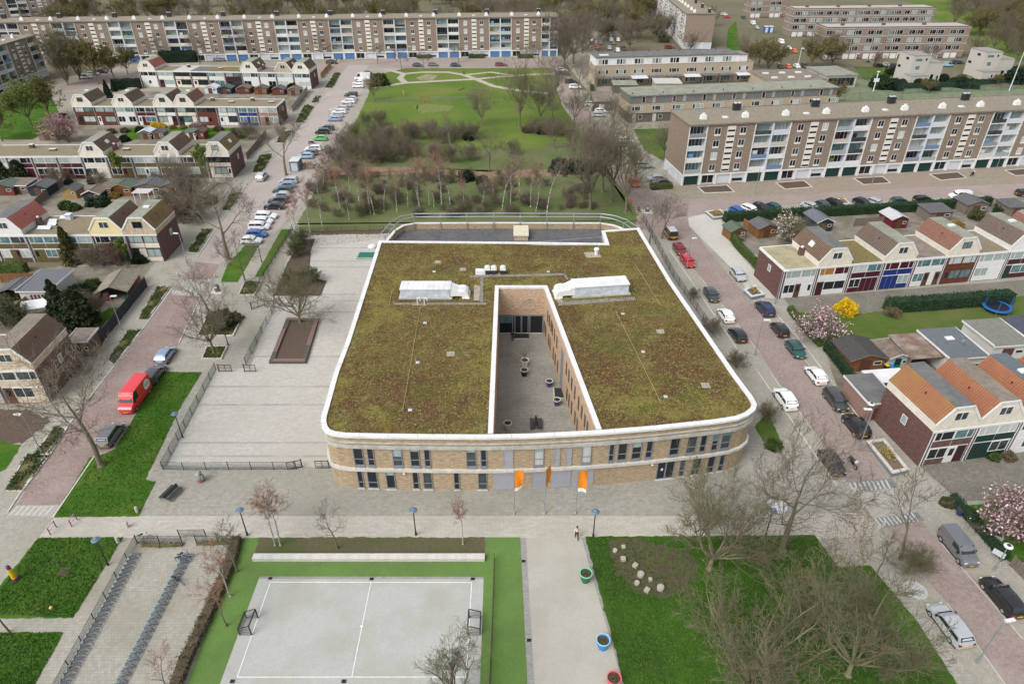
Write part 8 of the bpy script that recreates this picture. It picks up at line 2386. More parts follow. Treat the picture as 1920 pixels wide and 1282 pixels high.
for u,v,m_,lb in((641,115,DARKSTEEL,'dark litter bin at the far street corner'),(1197,399,DARKSTEEL,'dark litter bin beside the waste container')):
	r=thing('litter_bin',lb,'litter bin',tuple(on(u,v)),0,'litter bins')
	MB().lathe([(0.05,0),(0.05,0.5),(0.25,0.5),(0.28,1.2),(0.2,1.3)],10).build('body',m_,r)
	MB().box(-0.15,0.15,-0.3,-0.22,1.0,1.12).build('slot',STEEL,r)
r=thing('traffic_sign','small orange sign on a post at the park corner','sign',tuple(on(1181,391)),0)
MB().tube((0,0,0),(0,0,2.0),0.04,0.04,6).build('pole',STEEL,r)
MB().box(-0.45,0.45,-0.03,0.0,1.4,2.0).build('sign_plate',mat('orange_sign',(0.6,0.13,0.02),0.6),r)
r=thing('estate_sign','pale blue board on posts at the hedge end','sign',tuple(on(1868,1046)),math.radians(-50))
MB().box(-0.45,-0.4,-0.05,0.0,0,0.9).box(0.4,0.45,-0.05,0.0,0,0.9).build('post',STEEL,r)
MB().box(-0.55,0.55,-0.1,-0.06,0.45,1.15).build('board',LIGHTGREY,r)
r=thing('round_floor_mark','white painted round mark on the forecourt paving','marking',tuple(on(1457,948)),0)
MB().lathe([(1.15,0.02),(1.15,0.05)],26).build('disc',mat('worn_white_disc',(0.62,0.64,0.66),0.85,col2=(0.36,0.37,0.37),scale=2.5,contrast=0.7),r)
r=thing('round_floor_mark','white worn spray mark on the parking strip under twigs','marking',tuple(on(1716,1106)),0)
MB().lathe([(1.1,0.05),(1.1,0.055)],20).build('disc',mat('worn_white_disc2',(0.5,0.51,0.51),0.85,col2=(0.30,0.30,0.27),scale=2.0,contrast=0.9),r)
r=thing('garden_trough','grey concrete trough under the pink blossom tree','trough',tuple(on(1862,1008)),-0.5)
b=MB()
for q in((-0.7,0.7,-0.5,-0.4),(-0.7,0.7,0.4,0.5),(-0.7,-0.6,-0.4,0.4),(0.6,0.7,-0.4,0.4)):
	b.box(q[0],q[1],q[2],q[3],0,0.8)
b.build('wall',CONCRETE,r)
MB().box(-0.6,0.6,-0.4,0.4,0,0.6).build('soil',SOIL,r)
def planter(pix,h,label,spike=True):
	P=[on(*p) for p in pix]
	o=P[0]
	r=thing('raised_planter',label,'planter',tuple(o),0,'raised stone planters')
	Q=[Vector((p.x-o.x,p.y-o.y)) for p in P]
	b=MB()
	ring(b,Q,0.02,0.30,0,h)
	b.build('planter_wall',mat('planter_side',(0.17,0.185,0.20),0.8,var=0.1),r)
	b=MB()
	ring(b,Q,-0.05,0.36,h,h+0.12)
	b.build('planter_rim',CONC_LIGHT if 'long' in label else LIGHTGREY,r)
	MB().flat([tuple(p) for p in offset(Q,0.32)],h-0.12).build('soil',mat('dry_planting',(0.20,0.15,0.10),0.97,col2=(0.11,0.085,0.06),scale=4,bump=0.8,contrast=1.0),r)
	c=sum(Q,Vector((0,0)))/4
	g=np.random.default_rng(int(h*1000+pix[0][0]))
	C=g.normal(size=(160,3))*np.array([[0.35,0.6,0.25]])+np.array([[c.x,c.y,h+0.35]])
	put('dry_grass',leaves_mesh('dry_grass',C,0.12,mat('ochre_grass',(0.30,0.22,0.07),0.9,var=0.3),3),r)
planter([(1393,549),(1408,563),(1432,558),(1415,541)],0.6,'square raised planter at the white fronted end house')
planter([(1623,834),(1671,894),(1701,887),(1655,829)],0.55,'long raised planter along the lichened roof house')
planter([(1322,401),(1337,413),(1364,410),(1350,397)],0.5,'raised planter at the head of the long hedge')
planter([(1573,385),(1595,384),(1584,374),(1563,375)],0.15,'planted square between cars at the hedge')
for i,(u,v,k,s) in enumerate(((1153,1034,'c',0.55),(1169,1027,'b',0.5),(1168,1050,'b',0.62),(1191,1062,'b',0.6),(1201,1080,'c',0.78),(1194,1095,'c',0.58),(1219,1088,'b',0.45),(1213,1108,'b',0.6),(1238,1105,'c',0.80))):
	p=on(u,v)
	s*=0.86
	h=s*0.75 if k=='c' else s*0.72
	if s<0.45:
		h=0.3
	lb=['small round stone seat nearest the walk','flat square block furthest from the walk','square block below the flat one','square block turned on its corner, upper','big round stone seat in the middle','small round stone seat below the big one','low square block between round seats','square block turned on its corner, lower','big round stone seat at the end of the trail'][i]
	r=thing('stone_seat',lb,'stone seat',(p.x,p.y,0.02),hr.uniform(0,1.5) if i in(3,7) else hr.uniform(-0.2,0.2),'stone seats on the bare soil')
	if k=='c':
		MB().lathe([(s*0.48,0),(s*0.54,h*0.5),(s*0.52,h*0.92),(s*0.47,h)],18).build('stone',mat('stone_seat',(0.33,0.305,0.25),0.9,var=0.12,scale=4),r,smooth=False)
	else:
		MB().box(-s*0.45,s*0.45,-s*0.45,s*0.45,0,h).build('stone',mat('stone_seat',(0.33,0.305,0.25),0.9,var=0.12,scale=4),r)
	MB().lathe([(s*0.30,h),(s*0.28,h+0.015)],4 if k=='b' else 14).build('top_patch',mat('lichen_patch',(0.34,0.33,0.27),0.95,var=0.15,scale=5),r)
RACK=mat('rack_steel',(0.12,0.145,0.155),0.5,metal=0.3,var=0.15)
def b_rack(r):
	b=MB()
	for s in(-0.12,0.12):
		b.tube((-0.55,s,0.05),(-0.25,s,0.42),0.03,0.03,4).tube((-0.25,s,0.42),(0.35,s,0.36),0.03,0.03,4).tube((0.35,s,0.36),(0.55,s,0.05),0.03,0.03,4)
	b.build('wheel_holder',RACK,r)
	MB().box(-0.6,0.6,-0.22,-0.15,0.0,0.06).box(-0.6,0.6,0.15,0.22,0.0,0.06).build('base_rail',STEEL,r)
	MB().box(-0.42,-0.2,-0.15,0.15,0.42,0.46).build('number_less_plate' if False else 'top_plate',mat('mint_plate',(0.29,0.36,0.345),0.5),r)
rack=protoset('bicycle_stand','bicycle stand',b_rack)
a,c=on(253,1043),on(115,1295)
ang=math.atan2((c-a).y,(c-a).x)+math.pi/2
n=27
for k in range(n):
	p=a+(c-a)*(k/(n-1))
	rack(p,ang+0.35,'low steel bicycle stand along the mesh fence, %s from the gate'%ORD(k),'bicycle stands along the mesh fence')
a,c=on(349,1046),on(222,1290)
ang=math.atan2((c-a).y,(c-a).x)+math.pi/2
n=40
for k in range(n):
	p=a+(c-a)*(k/(n-1))
	rack(p,ang-0.5 if k%2 else ang+0.4,'low steel bicycle stand in the middle row, %s from the gate'%ORD(k),'bicycle stands in the middle row')
RUSTEDGE=mat('steel_edge',(0.35,0.33,0.30),0.8,var=0.2)
for(p0,p1,m_) in(((262,1045),(125,1298),RUSTEDGE),((356,1046),(232,1292),RUSTEDGE)):
	line(p0,p1,0.10,12,name='kerb_edge',m=m_)
def bicycle(p,ang,m,label,lean=0.12,group='parked bicycles',fallen=False):
	r=thing('bicycle',label,'bicycle',(p.x,p.y,0),ang,group)
	r.rotation_euler=(lean,0,ang)
	for x in(-0.53,0.53):
		def mk():
			b=MB()
			n=18
			for k in range(n):
				t0,t1=2*math.pi*k/n,2*math.pi*(k+1)/n
				b.tube((0.33*math.cos(t0),0,0.33*math.sin(t0)),(0.33*math.cos(t1),0,0.33*math.sin(t1)),0.022,0.022,4)
			return b.mesh('wheel',RUBBER)
		w=put('wheel',shared(('bwheel',),mk),r,(x,0,0.35))
		def sp():
			b=MB()
			for k in range(8):
				t=math.pi*k/8
				b.tube((-0.31*math.cos(t),0,-0.31*math.sin(t)),(0.31*math.cos(t),0,0.31*math.sin(t)),0.006,0.006,3)
			return b.mesh('spokes',STEEL)
		put('spokes',shared(('bspokes',),sp),w)['kind']='stuff'
	b=MB()
	J={'bb':(-0.08,0,0.32),'seat':(-0.22,0,0.85),'head':(0.36,0,0.80),'rear':(-0.53,0,0.35),'front':(0.53,0,0.35),'bar':(0.32,0,1.02)}
	for x,y in(('bb','seat'),('bb','head'),('seat','head'),('rear','bb'),('rear','seat'),('head','front'),('head','bar')):
		b.tube(J[x],J[y],0.024,0.024,6)
	b.build('bicycle_frame',m,r)
	MB().tube((0.25,-0.28,1.05),(0.33,0,1.02),0.02,0.02,5).tube((0.25,0.28,1.05),(0.33,0,1.02),0.02,0.02,5).build('handlebar',DARKSTEEL,r)
	MB().box(-0.36,-0.10,-0.08,0.08,0.88,0.95).build('saddle',BLACK,r)
	MB().box(-0.75,-0.35,-0.07,0.07,0.70,0.73).build('carrier',DARKSTEEL,r)
	MB().tube((-0.08,-0.12,0.32),(-0.08,0.12,0.32),0.02,0.02,5).tube((-0.08,0.12,0.32),(0.05,0.14,0.20),0.015,0.015,4).tube((-0.08,-0.12,0.32),(-0.21,-0.14,0.44),0.015,0.015,4).build('pedals',DARKSTEEL,r)
	return r
bicycle(on(275,1010),0.05,COPING,'white bicycle leaning on the fence at the bike yard head')
bicycle(on(350,1045),0.1,mat('blue_bike',(0.10,0.17,0.27),0.4),'blue bicycle across the head of the middle stands')
bicycle(on(337,1092),-0.45,BLACK,'black bicycle sticking out of the middle stands')
bicycle(on(346,1052),0.0,mat('grey_bike',(0.16,0.18,0.20),0.4),'grey bicycle in the second place of the middle stands')
def small_goal(u,v,label,w=3.2,m=None):
	p=on(u,v)
	r=thing('park_goal',label,'goal',tuple(p),0,'rusty goals on the park lawn')
	MB().box(-w/2,-w/2+0.14,-0.07,0.07,0,2.1).box(w/2-0.14,w/2,-0.07,0.07,0,2.1).box(-w/2+0.14,w/2-0.14,-0.07,0.07,1.95,2.1).build('goal_frame',m or mat('rust_wood',(0.27,0.11,0.03),0.8),r)
	for k in range(7):
		x=-w/2+0.4+k*(w-0.8)/6
		MB().tube((x,0.8,0),(x,0.8,1.5),0.03,0.03,4).build('back_bar',mat('rust_wood',(0.27,0.11,0.03),0.8),r)
small_goal(798,194,'rusty goal frame at the top of the park lawn')
small_goal(775,242,'rusty goal frame at the bottom of the park lawn')
r=thing('yellow_frame','yellow post on the park lawn','post',tuple(on(757,180)),0)
MB().box(-0.15,0.15,-0.15,0.15,0,1.8).build('post',mat('yellow_olive',(0.36,0.30,0.04),0.7),r)
MB().box(-0.35,0.35,-0.17,0.17,1.2,1.4).build('crossbar',mat('yellow_olive',(0.36,0.30,0.04),0.7),r)
p=on(113,1072)
r=thing('ground_frame','small bent steel frame on the lawn by the kerb','frame',tuple(p),0)
MB().tube((-1.1,0.9,0),(-1.0,0.9,0.7),0.03,0.03,5).tube((-1.0,0.9,0.7),(-0.3,0.7,0.7),0.03,0.03,5).tube((-0.3,0.7,0.7),(-0.25,0.7,0),0.03,0.03,5).build('hoop',DARKSTEEL,r)
MB().box(-0.1,0.9,-0.5,0.5,0.04,0.09).build('plate',SOIL,r)
r=thing('ball','small pale orange ball lying on the lawn','ball',tuple(on(97,1141)),0)
MB().lathe([(0.02,0.04),(0.13,0.08),(0.18,0.2),(0.13,0.33),(0.02,0.37)],12).build('shell',mat('ball_orange',(0.65,0.42,0.16),0.5),r,smooth=True)
def cabin(u,v,w,d,h,m,label,cat='cabin',front=COPING):
	p=on(u,v)
	r=thing('site_cabin' if cat=='cabin' else cat,label,cat,tuple(p),0)
	MB().box(0,w,0,d,0.1,h).build('wall',m,r)
	MB().box(-0.05,w+0.05,-0.05,d+0.05,h,h+0.12).build('roof',front,r)
	MB().box(w*0.15,w*0.85,-0.04,0,0.15,h*0.85).build('door',LIGHTGREY,r)
	return r
cabin(1433,62,1.9,2.4,2.7,mat('toilet_blue',(0.03,0.12,0.36),0.5),'blue site toilet with white roof, first of two',front=COPING)
cabin(1442,62,1.9,2.4,2.7,mat('toilet_blue',(0.03,0.12,0.36),0.5),'blue site toilet with white roof, second of two',front=COPING)
cabin(545,322,2.2,3.4,2.5,mat('container_blue_grey',(0.10,0.15,0.18),0.6),'blue grey steel container in the bays','container')
r=thing('rubble_heap','heap of earth and rubble behind the container','heap',tuple(on(578,312)),0)
g=np.random.default_rng(4)
MB().lathe([(2.6,0),(1.8,0.5),(0.9,0.85),(0.1,1.0)],14).build('mound',REEDS,r)
put('rubble',leaves_mesh('rubble',g.normal(size=(500,3))*np.array([[1.5,0.9,0.3]])+np.array([[0.4,-0.3,0.35]]),0.22,mat('rubble',(0.40,0.36,0.31),0.95,var=0.3),3),r)['kind']='stuff'
p=on(1866,582)
r=thing('trampoline','round blue trampoline with a net on the garden lawn','trampoline',tuple(p),0)
BLUE=mat('trampoline_blue',(0.02,0.14,0.45),0.6)
b=MB()
n=28
for k in range(n):
	t0,t1=2*math.pi*k/n,2*math.pi*(k+1)/n
	for(ra,rb,z0,z1) in((1.75,2.15,0.82,0.88),):
		b.add([(ra*math.cos(t0),ra*math.sin(t0),z1),(rb*math.cos(t0),rb*math.sin(t0),z1),(rb*math.cos(t1),rb*math.sin(t1),z1),(ra*math.cos(t1),ra*math.sin(t1),z1),(rb*math.cos(t0),rb*math.sin(t0),z0-0.15),(rb*math.cos(t1),rb*math.sin(t1),z0-0.15)],[(0,1,2,3),(1,4,5,2)])
b.build('padding',BLUE,r)
MB().lathe([(1.76,0.80),(1.76,0.83)],28).build('bed',BLACK,r)
for k in range(6):
	t=k*math.pi/3
	MB().tube((2.0*math.cos(t),2.0*math.sin(t),0),(2.0*math.cos(t),2.0*math.sin(t),0.8),0.04,0.04,6).build('leg',STEEL,r)
	MB().tube((2.1*math.cos(t),2.1*math.sin(t),0.8),(2.15*math.cos(t),2.15*math.sin(t),2.5),0.04,0.04,6).build('net_pole',BLUE,r)
b=MB()
for z in np.arange(1.0,2.5,0.18):
	for k in range(n):
		t0,t1=2*math.pi*k/n,2*math.pi*(k+1)/n
		b.tube((2.1*math.cos(t0),2.1*math.sin(t0),z),(2.1*math.cos(t1),2.1*math.sin(t1),z),0.012,0.012,3)
b.build('net',mat('net_navy',(0.01,0.03,0.10),0.8),r)['kind']='stuff'
# ---------------------------------------------------------------- people
SKIN=mat('skin',(0.48,0.30,0.22),0.6)
def skinned(name,pts,edges,radii,m,parent,sub=1):
	me=bpy.data.meshes.new(name)
	me.from_pydata(pts,edges,[])
	me.materials.append(m)
	o=put(name,me,parent)
	sk=o.modifiers.new('skin','SKIN')
	for i,r_ in enumerate(radii):
		me.skin_vertices[0].data[i].radius=(r_,r_) if not hasattr(r_,'__len__') else r_
	me.skin_vertices[0].data[0].use_root=True
	sk.use_smooth_shade=True
	ss=o.modifiers.new('sub','SUBSURF')
	ss.levels=ss.render_levels=sub
	return o
def person(p,rz,label,coat,trousers,hair,stride=0.0,group='people',arms=0.0,h=1.75,shoes=BLACK):
	r=thing('person',label,'person',(p.x,p.y,0),rz,group)
	s=h/1.75
	r.scale=(s,s,s)
	st=stride
	pts=[(0,0,0.95),(0,0.01,1.12),(0,0.02,1.30),(0,0.02,1.43),(0,0.0,1.51),(0,-0.02,1.60),(0,-0.02,1.70),(0.09,0,0.90),(0.10,-st*0.5,0.50),(0.10,-st*0.75,0.09),(0.10,-st*0.75-0.15,0.04),(-0.09,0,0.90),(-0.10,st*0.4,0.50),(-0.10,st*0.95,0.10),(-0.10,st*0.95-0.14,0.04),(0.19,0.02,1.40),(0.25,0.03+arms*0.1,1.13),(0.24,-0.08-arms*0.25,0.92+arms*0.15),(0.23,-0.13-arms*0.3,0.83+arms*0.2),(-0.19,0.02,1.40),(-0.25,0.05+arms*0.1,1.13),(-0.24,-0.04-arms*0.25,0.92+arms*0.15),(-0.23,-0.08-arms*0.3,0.83+arms*0.2)]
	edges=[(0,1),(1,2),(2,3),(3,4),(4,5),(5,6),(0,7),(7,8),(8,9),(9,10),(0,11),(11,12),(12,13),(13,14),(3,15),(15,16),(16,17),(17,18),(3,19),(19,20),(20,21),(21,22)]
	rad=[(0.14,0.10),(0.13,0.095),(0.15,0.10),(0.11,0.08),0.05,(0.075,0.09),(0.07,0.085),0.085,0.055,0.04,0.03,0.085,0.055,0.04,0.03,0.055,0.042,0.032,0.028,0.055,0.042,0.032,0.028]
	skinned('body',pts,edges,rad,SKIN,r)
	t=[0,7,8,9,11,12,13]
	idx={v:i for i,v in enumerate(t)}
	skinned('trousers',[pts[i] for i in t],[(idx[a],idx[b_]) for a,b_ in edges if a in idx and b_ in idx],[(0.155,0.115),0.10,0.075,0.06,0.10,0.075,0.06],trousers,r)
	t=[2,0,1,3,15,16,17,19,20,21]
	idx={v:i for i,v in enumerate(t)}
	rr={0:(0.175,0.13),1:(0.16,0.12),2:(0.18,0.125),3:(0.135,0.10),15:0.075,16:0.06,17:0.048,19:0.075,20:0.06,21:0.048}
	skinned('jacket',[pts[i] for i in t],[(idx[a],idx[b_]) for a,b_ in edges if a in idx and b_ in idx],[rr[i] for i in t],coat,r)
	MB().lathe([(0.075,1.62),(0.105,1.66),(0.105,1.72),(0.085,1.78),(0.03,1.81)],12,(0,0.012)).build('hair',hair,r,smooth=True)
	for k,sx in((10,1),(14,-1)):
		q=pts[k]
		MB().box(q[0]-0.05,q[0]+0.05,q[1]-0.06,q[1]+0.20,0.0,0.09).build('shoe',shoes,r)
	MB().box(-0.012,0.012,-0.135,-0.10,1.615,1.655).build('nose',SKIN,r)
	for sx in(-1,1):
		MB().box(sx*0.035-0.012,sx*0.035+0.012,-0.118,-0.10,1.655,1.672).build('eye',BLACK,r)
		MB().box(sx*0.085-0.012,sx*0.085+0.012,-0.03,0.02,1.61,1.67).build('ear',SKIN,r)
	MB().box(-0.025,0.025,-0.116,-0.10,1.575,1.585).build('mouth',mat('lip',(0.30,0.12,0.10),0.6),r)
	for k in(18,22):
		q=Vector(pts[k])
		w=Vector(pts[k-1])
		d=(q-w).normalized()
		b=MB()
		for f in range(4):
			o=q+Vector((0,(f-1.5)*0.017,0))
			L=(0.05,0.06,0.055,0.045)[f]
			m1=o+d*L
			b.tube(o-d*0.02,m1,0.009,0.008,5).tube(m1,m1+(d+Vector((0,0.4,0))).normalized()*0.03,0.008,0.006,5)
		b.tube(q-d*0.01+Vector((0,-0.025,0)),q+d*0.03+Vector((0,-0.05,0)),0.010,0.008,5)
		b.build('fingers',SKIN,r)['kind']='stuff'
	return r
CLOTH={k:mat('cloth_'+k,c,0.9) for k,c in(('cream',(0.55,0.50,0.40)),('black',(0.014,0.014,0.016)),('dark',(0.03,0.032,0.04)),('blue',(0.03,0.06,0.16)),('red',(0.3,0.02,0.02)))}
HAIRB=mat('hair_brown',(0.035,0.022,0.014),0.7)
HAIRW=mat('hair_grey',(0.45,0.44,0.42),0.7)
person(on(1081,1008),0.1,'person in a cream jacket and dark trousers walking off the forecourt',CLOTH['cream'],CLOTH['black'],HAIRB,0.30)
person(on(961,638),0.2,'person dressed in black standing before the courtyard doors',CLOTH['black'],CLOTH['black'],HAIRB,0.0,arms=0.6)
person(on(597,192),2.6,'person with pale cap and dark coat on the far pavement',CLOTH['dark'],CLOTH['blue'],HAIRW,0.25)
person(on(591,196),2.8,'person in reddish coat on the far pavement',CLOTH['red'],CLOTH['dark'],HAIRB,0.2)
person(on(579,204),2.7,'person with a pale bag by the grey fence',CLOTH['black'],CLOTH['dark'],HAIRW,0.2)
person(on(870,141),1.0,'person in dark blue clothes walking on the park path',CLOTH['blue'],CLOTH['dark'],HAIRB,0.3)
person(on(764,115),1.4,'person in dark coat on the far street',CLOTH['dark'],CLOTH['dark'],HAIRB,0.3)
# ---------------------------------------------------------------- sheds, garden buildings, fences
GSH='garden sheds'
def shed(u,v,w,d,h,wall,roof,label,ang=0.0,ridge=0.75,door=BROWNDOOR,group=GSH,name='garden_shed',open_front=False,over=0.25,trim=None):
	p=on(u,v)
	r=thing(name,label,'shed',(p.x,p.y,0),ang,group)
	if ridge>0:
		pr=[(0,0),(w,0),(w,h),(w/2,h+ridge),(0,h)]
	else:
		pr=[(0,0),(w,0),(w,h),(0,h)]
	b=MB()
	if open_front:
		b.box(0,0.08,0,d,0,h).box(w-0.08,w,0,d,0,h).box(0.08,w-0.08,d-0.1,d,0,h)
	else:
		b.xprism(pr,0,d)
	b.build('wall',wall,r)
	if ridge>0:
		for s in(0,1):
			x0,z0=(-over if s==0 else w+over),h-over*ridge/(w/2)
			P=[(x0,z0),(w/2,h+ridge),(w/2,h+ridge+0.09),(x0,z0+0.09)]
			MB().xprism(P,-over,d+over).build('roof_slope',roof,r)
		if trim:
			MB().xprism([(-over,h-0.2),(w/2,h+ridge),(w+over,h-0.2),(w+over,h),(w/2,h+ridge+0.14),(-over,h)][::-1],-over-0.05,-over).build('bargeboard',trim,r)
		MB().box(w/2-0.08,w/2+0.08,-over,d+over,h+ridge+0.06,h+ridge+0.13).build('ridge_cap',roof,r)
	else:
		MB().add([(-over,-over,h),(w+over,-over,h),(w+over,d+over,h+0.25),(-over,d+over,h+0.25),(-over,-over,h+0.1),(w+over,-over,h+0.1),(w+over,d+over,h+0.35),(-over,d+over,h+0.35)],[(0,3,2,1),(4,5,6,7),(0,1,5,4),(1,2,6,5),(2,3,7,6),(3,0,4,7)]).build('roof',roof,r)
		if trim:
			MB().box(-over-0.04,w+over+0.04,-over-0.06,-over,h-0.06,h+0.14).box(-over-0.06,-over,-over,d+over,h+0.1,h+0.4).box(w+over,w+over+0.06,-over,d+over,h+0.1,h+0.4).build('roof_trim',trim,r)
	if not open_front:
		MB().box(w*0.3,w*0.62,-0.04,0,0.05,min(1.95,h-0.1)).build('door',door,r)
		window(r,w*0.68,1.0,w*0.22,0.6,WHITE,GL_DARK)
	return r
BLUEBLACK=mat('blue_black_boards',(0.018,0.028,0.045),0.8,var=0.2,scale=2)
ORWOOD=mat('orange_brown_boards',(0.215,0.10,0.035),0.8,col2=(0.13,0.062,0.024),scale=1.5,stretch=(4,4,0.5))
YWOOD=mat('honey_boards',(0.34,0.22,0.08),0.8,col2=(0.24,0.15,0.06),scale=1.5,stretch=(0.5,4,4))
RENDER=mat('white_render',(0.50,0.49,0.46),0.85,var=0.08,scale=1.0)
shed(-12,367,5.0,4.0,2.0,WOODRED,FELTGREEN,'brown roofed shed at the frame edge below the conifers')
shed(18,364,4.5,4.2,2.0,WOODGREY,FELTBROWN,'dark felt lean-to with a white sheet corner',ridge=0,trim=COPING)
shed(58,368,4.2,4.0,2.0,BLUEBLACK,FELT,'blue black gabled shed beside the grey garden fence')
shed(121,373,3.0,3.4,1.9,YWOOD,FELT,'honey coloured shed with two window doors',door=YWOOD)
shed(159,378,3.8,3.6,1.8,BLUEBLACK,FELTBROWN,'shed with black front and chocolate felt roof',trim=CREAM)
shed(190,370,2.6,3.4,1.9,ORWOOD,FELTBROWN,'orange side shed tucked beside the black fronted one',ridge=0)
shed(208,368,5.0,4.2,2.0,ORWOOD,FELTGREEN,'green felt roofed shed with yellow gable boards',trim=YWOOD)
shed(256,366,6.0,4.5,2.0,WOODGREY,FELT,'wide dark grey gabled shed behind the white pergola')
shed(306,366,4.6,4.5,2.0,WOODGREY,FELT,'grey felt shed right of the wide dark one'.replace('right of','next to'))
p=on(255,380)
r=thing('pergola','white slatted pergola before the wide grey shed','pergola',tuple(p),0)
for x in(0,3.2):
	for y in(0,2.4):
		MB().box(x-0.06,x+0.06,y-0.06,y+0.06,0,2.2).build('post',COPING,r)
for k in range(7):
	MB().box(-0.3,3.5,-0.2+k*0.45,-0.12+k*0.45,2.2,2.32).build('rafter',COPING,r)
for i,(u,v,wl,rf,lb) in enumerate(((412,177,BLUEBLACK,FELTGREEN,'green roofed shed, first behind the middle row'),(446,177,WOODRED,FELTBROWN,'red walled shed, second behind the middle row'),(478,178,ORWOOD,FELT,'grey roofed shed, third behind the middle row'),(511,179,WOODRED,FELT,'low red shed, fourth behind the middle row'),(540,180,WOODGREY,FELTBROWN,'open brown shed by the grey panel fence'),(385,176,LIGHTGREY,LIGHTGREY,'pale roofed shed behind the orange tiled gambrel'))):
	shed(u,v,4.2,3.6,1.9,wl,rf,lb)
shed(262,262,4.0,3.2,1.9,WOODGREY,LIGHTGREY,'pale roofed shed behind the cream gambrel')
shed(285,262,3.6,3.0,1.9,WOODGREY,FELT,'dark roofed shed beside the pale roofed one')
shed(75,264,5.0,4.0,1.8,WOODGREY,WOODPALE,'half dismantled pale timber shed behind the garden row')
shed(350,262,3.4,3.0,2.0,RENDER,FELTGREEN,'small green flat roofed outhouse by the gambrel',ridge=0)
shed(368,262,2.4,3.0,2.1,WOODRED,TILE_DARK,'little red brown outhouse by the end gambrel')
shed(2,570,5.0,4.2,2.1,BLACK,FELT,'open black arbour with dark gabled roof',open_front=True,ridge=0.8)
r=shed(46,573,5.2,7.0,2.7,RENDER,mat('slate_grey_roofing',(0.12,0.125,0.14),0.9,var=0.15,scale=3),'white rendered garden house with slate grey flat roof',ridge=0,trim=COPING,name='garden_house')
for k in range(4):
	window(r,1.6+k*0.62,0.2,0.56,2.0,WHITE,GL_DARK)
p=on(45,603)
r=thing('glass_canopy','white sloping canopy before the garden house','canopy',tuple(p),0.35)
MB().add([(0,0,2.0),(4.6,0,2.0),(4.6,2.2,2.5),(0,2.2,2.5),(0,0,1.92),(4.6,0,1.92),(4.6,2.2,2.42),(0,2.2,2.42)],[(0,1,2,3),(4,7,6,5),(0,4,5,1),(1,5,6,2),(3,2,6,7),(0,3,7,4)]).build('sheet',COPING,r)
MB().box(0.1,0.2,0.1,0.2,0,2.0).build('post',COPING,r)
MB().box(4.4,4.5,0.1,0.2,0,2.0).build('post',COPING,r)
WORN=mat('worn_shed_roof',(0.24,0.215,0.165),0.95,col2=(0.13,0.11,0.085),scale=1.5,contrast=0.9,col3=(0.28,0.25,0.20),big=0.6,bigscale=0.5)
p0,p1=on(186,566),on(246,556)
r=shed(186,568,(p1-p0).length,6.5,1.9,ORWOOD,WORN,'old open shed with worn roof and orange back wall',open_front=True,ridge=1.0,ang=math.radians(8))
for q,(m_,x,z) in enumerate(((CLOTH['red'],1.1,0.7),(POTS['green'],4.2,0.5),(LIGHTGREY,0.5,0.9))):
	rr_=thing('garden_clutter' if False else 'storage_box',['red box standing in the open shed','green box standing in the open shed','grey box standing in the open shed'][q],'box',tuple(on(186,568)+Vector((x,1.0+q*0.3,0))),0.2*q,'boxes in the open shed')
	MB().box(-0.35,0.35,-0.3,0.3,0,z).build('box',m_,rr_)
	MB().box(-0.38,0.38,-0.33,0.33,z,z+0.06).build('lid',m_,rr_)
r=shed(141,668,2.6,3.0,2.6,BRICK_BROWN,BITUMEN_BROWN,'small brick annexe with a white roof rim',ridge=0,trim=COPING,ang=0.05)
GREENFELT=FELTGREEN
shed(1368,452,3.4,3.2,2.0,ORWOOD,GREENFELT,'red brown shed with greenish felt roof on the patio',ang=0.25)
shed(1420,448,4.0,3.8,2.1,ORWOOD,FELT,'orange brown shed with dark felt roof by the magnolia',ang=0.25)
shed(1528,436,3.6,5.0,2.2,BLUEBLACK,mat('slate_blue_roof',(0.12,0.125,0.15),0.9,var=0.15),'blue walled garden house with slate roof',ang=0.18,trim=COPING)
shed(1668,430,3.6,4.2,2.1,mat('crimson_boards',(0.12,0.012,0.025),0.7),mat('corrugated_pale',(0.42,0.43,0.44),0.6,var=0.12,scale=1,stretch=(6,1,1)),'crimson shed with pale corrugated roof',ang=0.15)
shed(1738,416,5.2,4.0,2.0,WOODGREY,FELT,'dark flat roofed shed behind the terracotta gambrel',ang=0.12,ridge=0)
shed(1808,403,5.0,4.5,2.2,WOODGREY,FELT,'grey gabled shed at the far end of hedge',ang=0.12)
shed(1885,408,4.2,4.0,2.2,WOODGREY,FELT,'shed with pale pipes on roof at the frame edge',ang=0.12,ridge=0)
CORR=mat('black_corrugated',(0.045,0.043,0.043),0.9,col2=(0.07,0.065,0.062),scale=1.0,stretch=(8,1,1))
shed(1588,698,5.4,5.0,2.1,ORWOOD,CORR,'black corrugated roof shed beside the ivy fence',ang=0.12,trim=FELTBROWN)
shed(1661,694,3.0,3.6,2.2,mat('pale_blue_boards',(0.35,0.42,0.41),0.7),FELTBROWN,'small pale blue shed with brown roof',ang=0.12,ridge=0.5,trim=COPING,door=DKGREEN)
shed(1700,698,6.0,5.5,2.4,WOODGREY,RUSTROOF,'open lean-to with weathered brown sheet roof',ang=0.12,ridge=0,open_front=True)
r=shed(1768,702,5.6,7.0,2.7,RENDER,mat('blue_grey_roofing',(0.115,0.13,0.14),0.9,var=0.12,scale=2),'white rendered extension with blue grey roof and skylight',ang=0.12,ridge=0,trim=COPING,name='house_extension')
MB().box(2.4,3.5,4.0,4.8,3.0,3.2).build('skylight',COPING,r)
MB().lathe([(0.1,2.8),(0.1,3.6),(0.25,3.65),(0.2,3.85)],10,(3.6,2.6)).build('flue',STEEL,r)
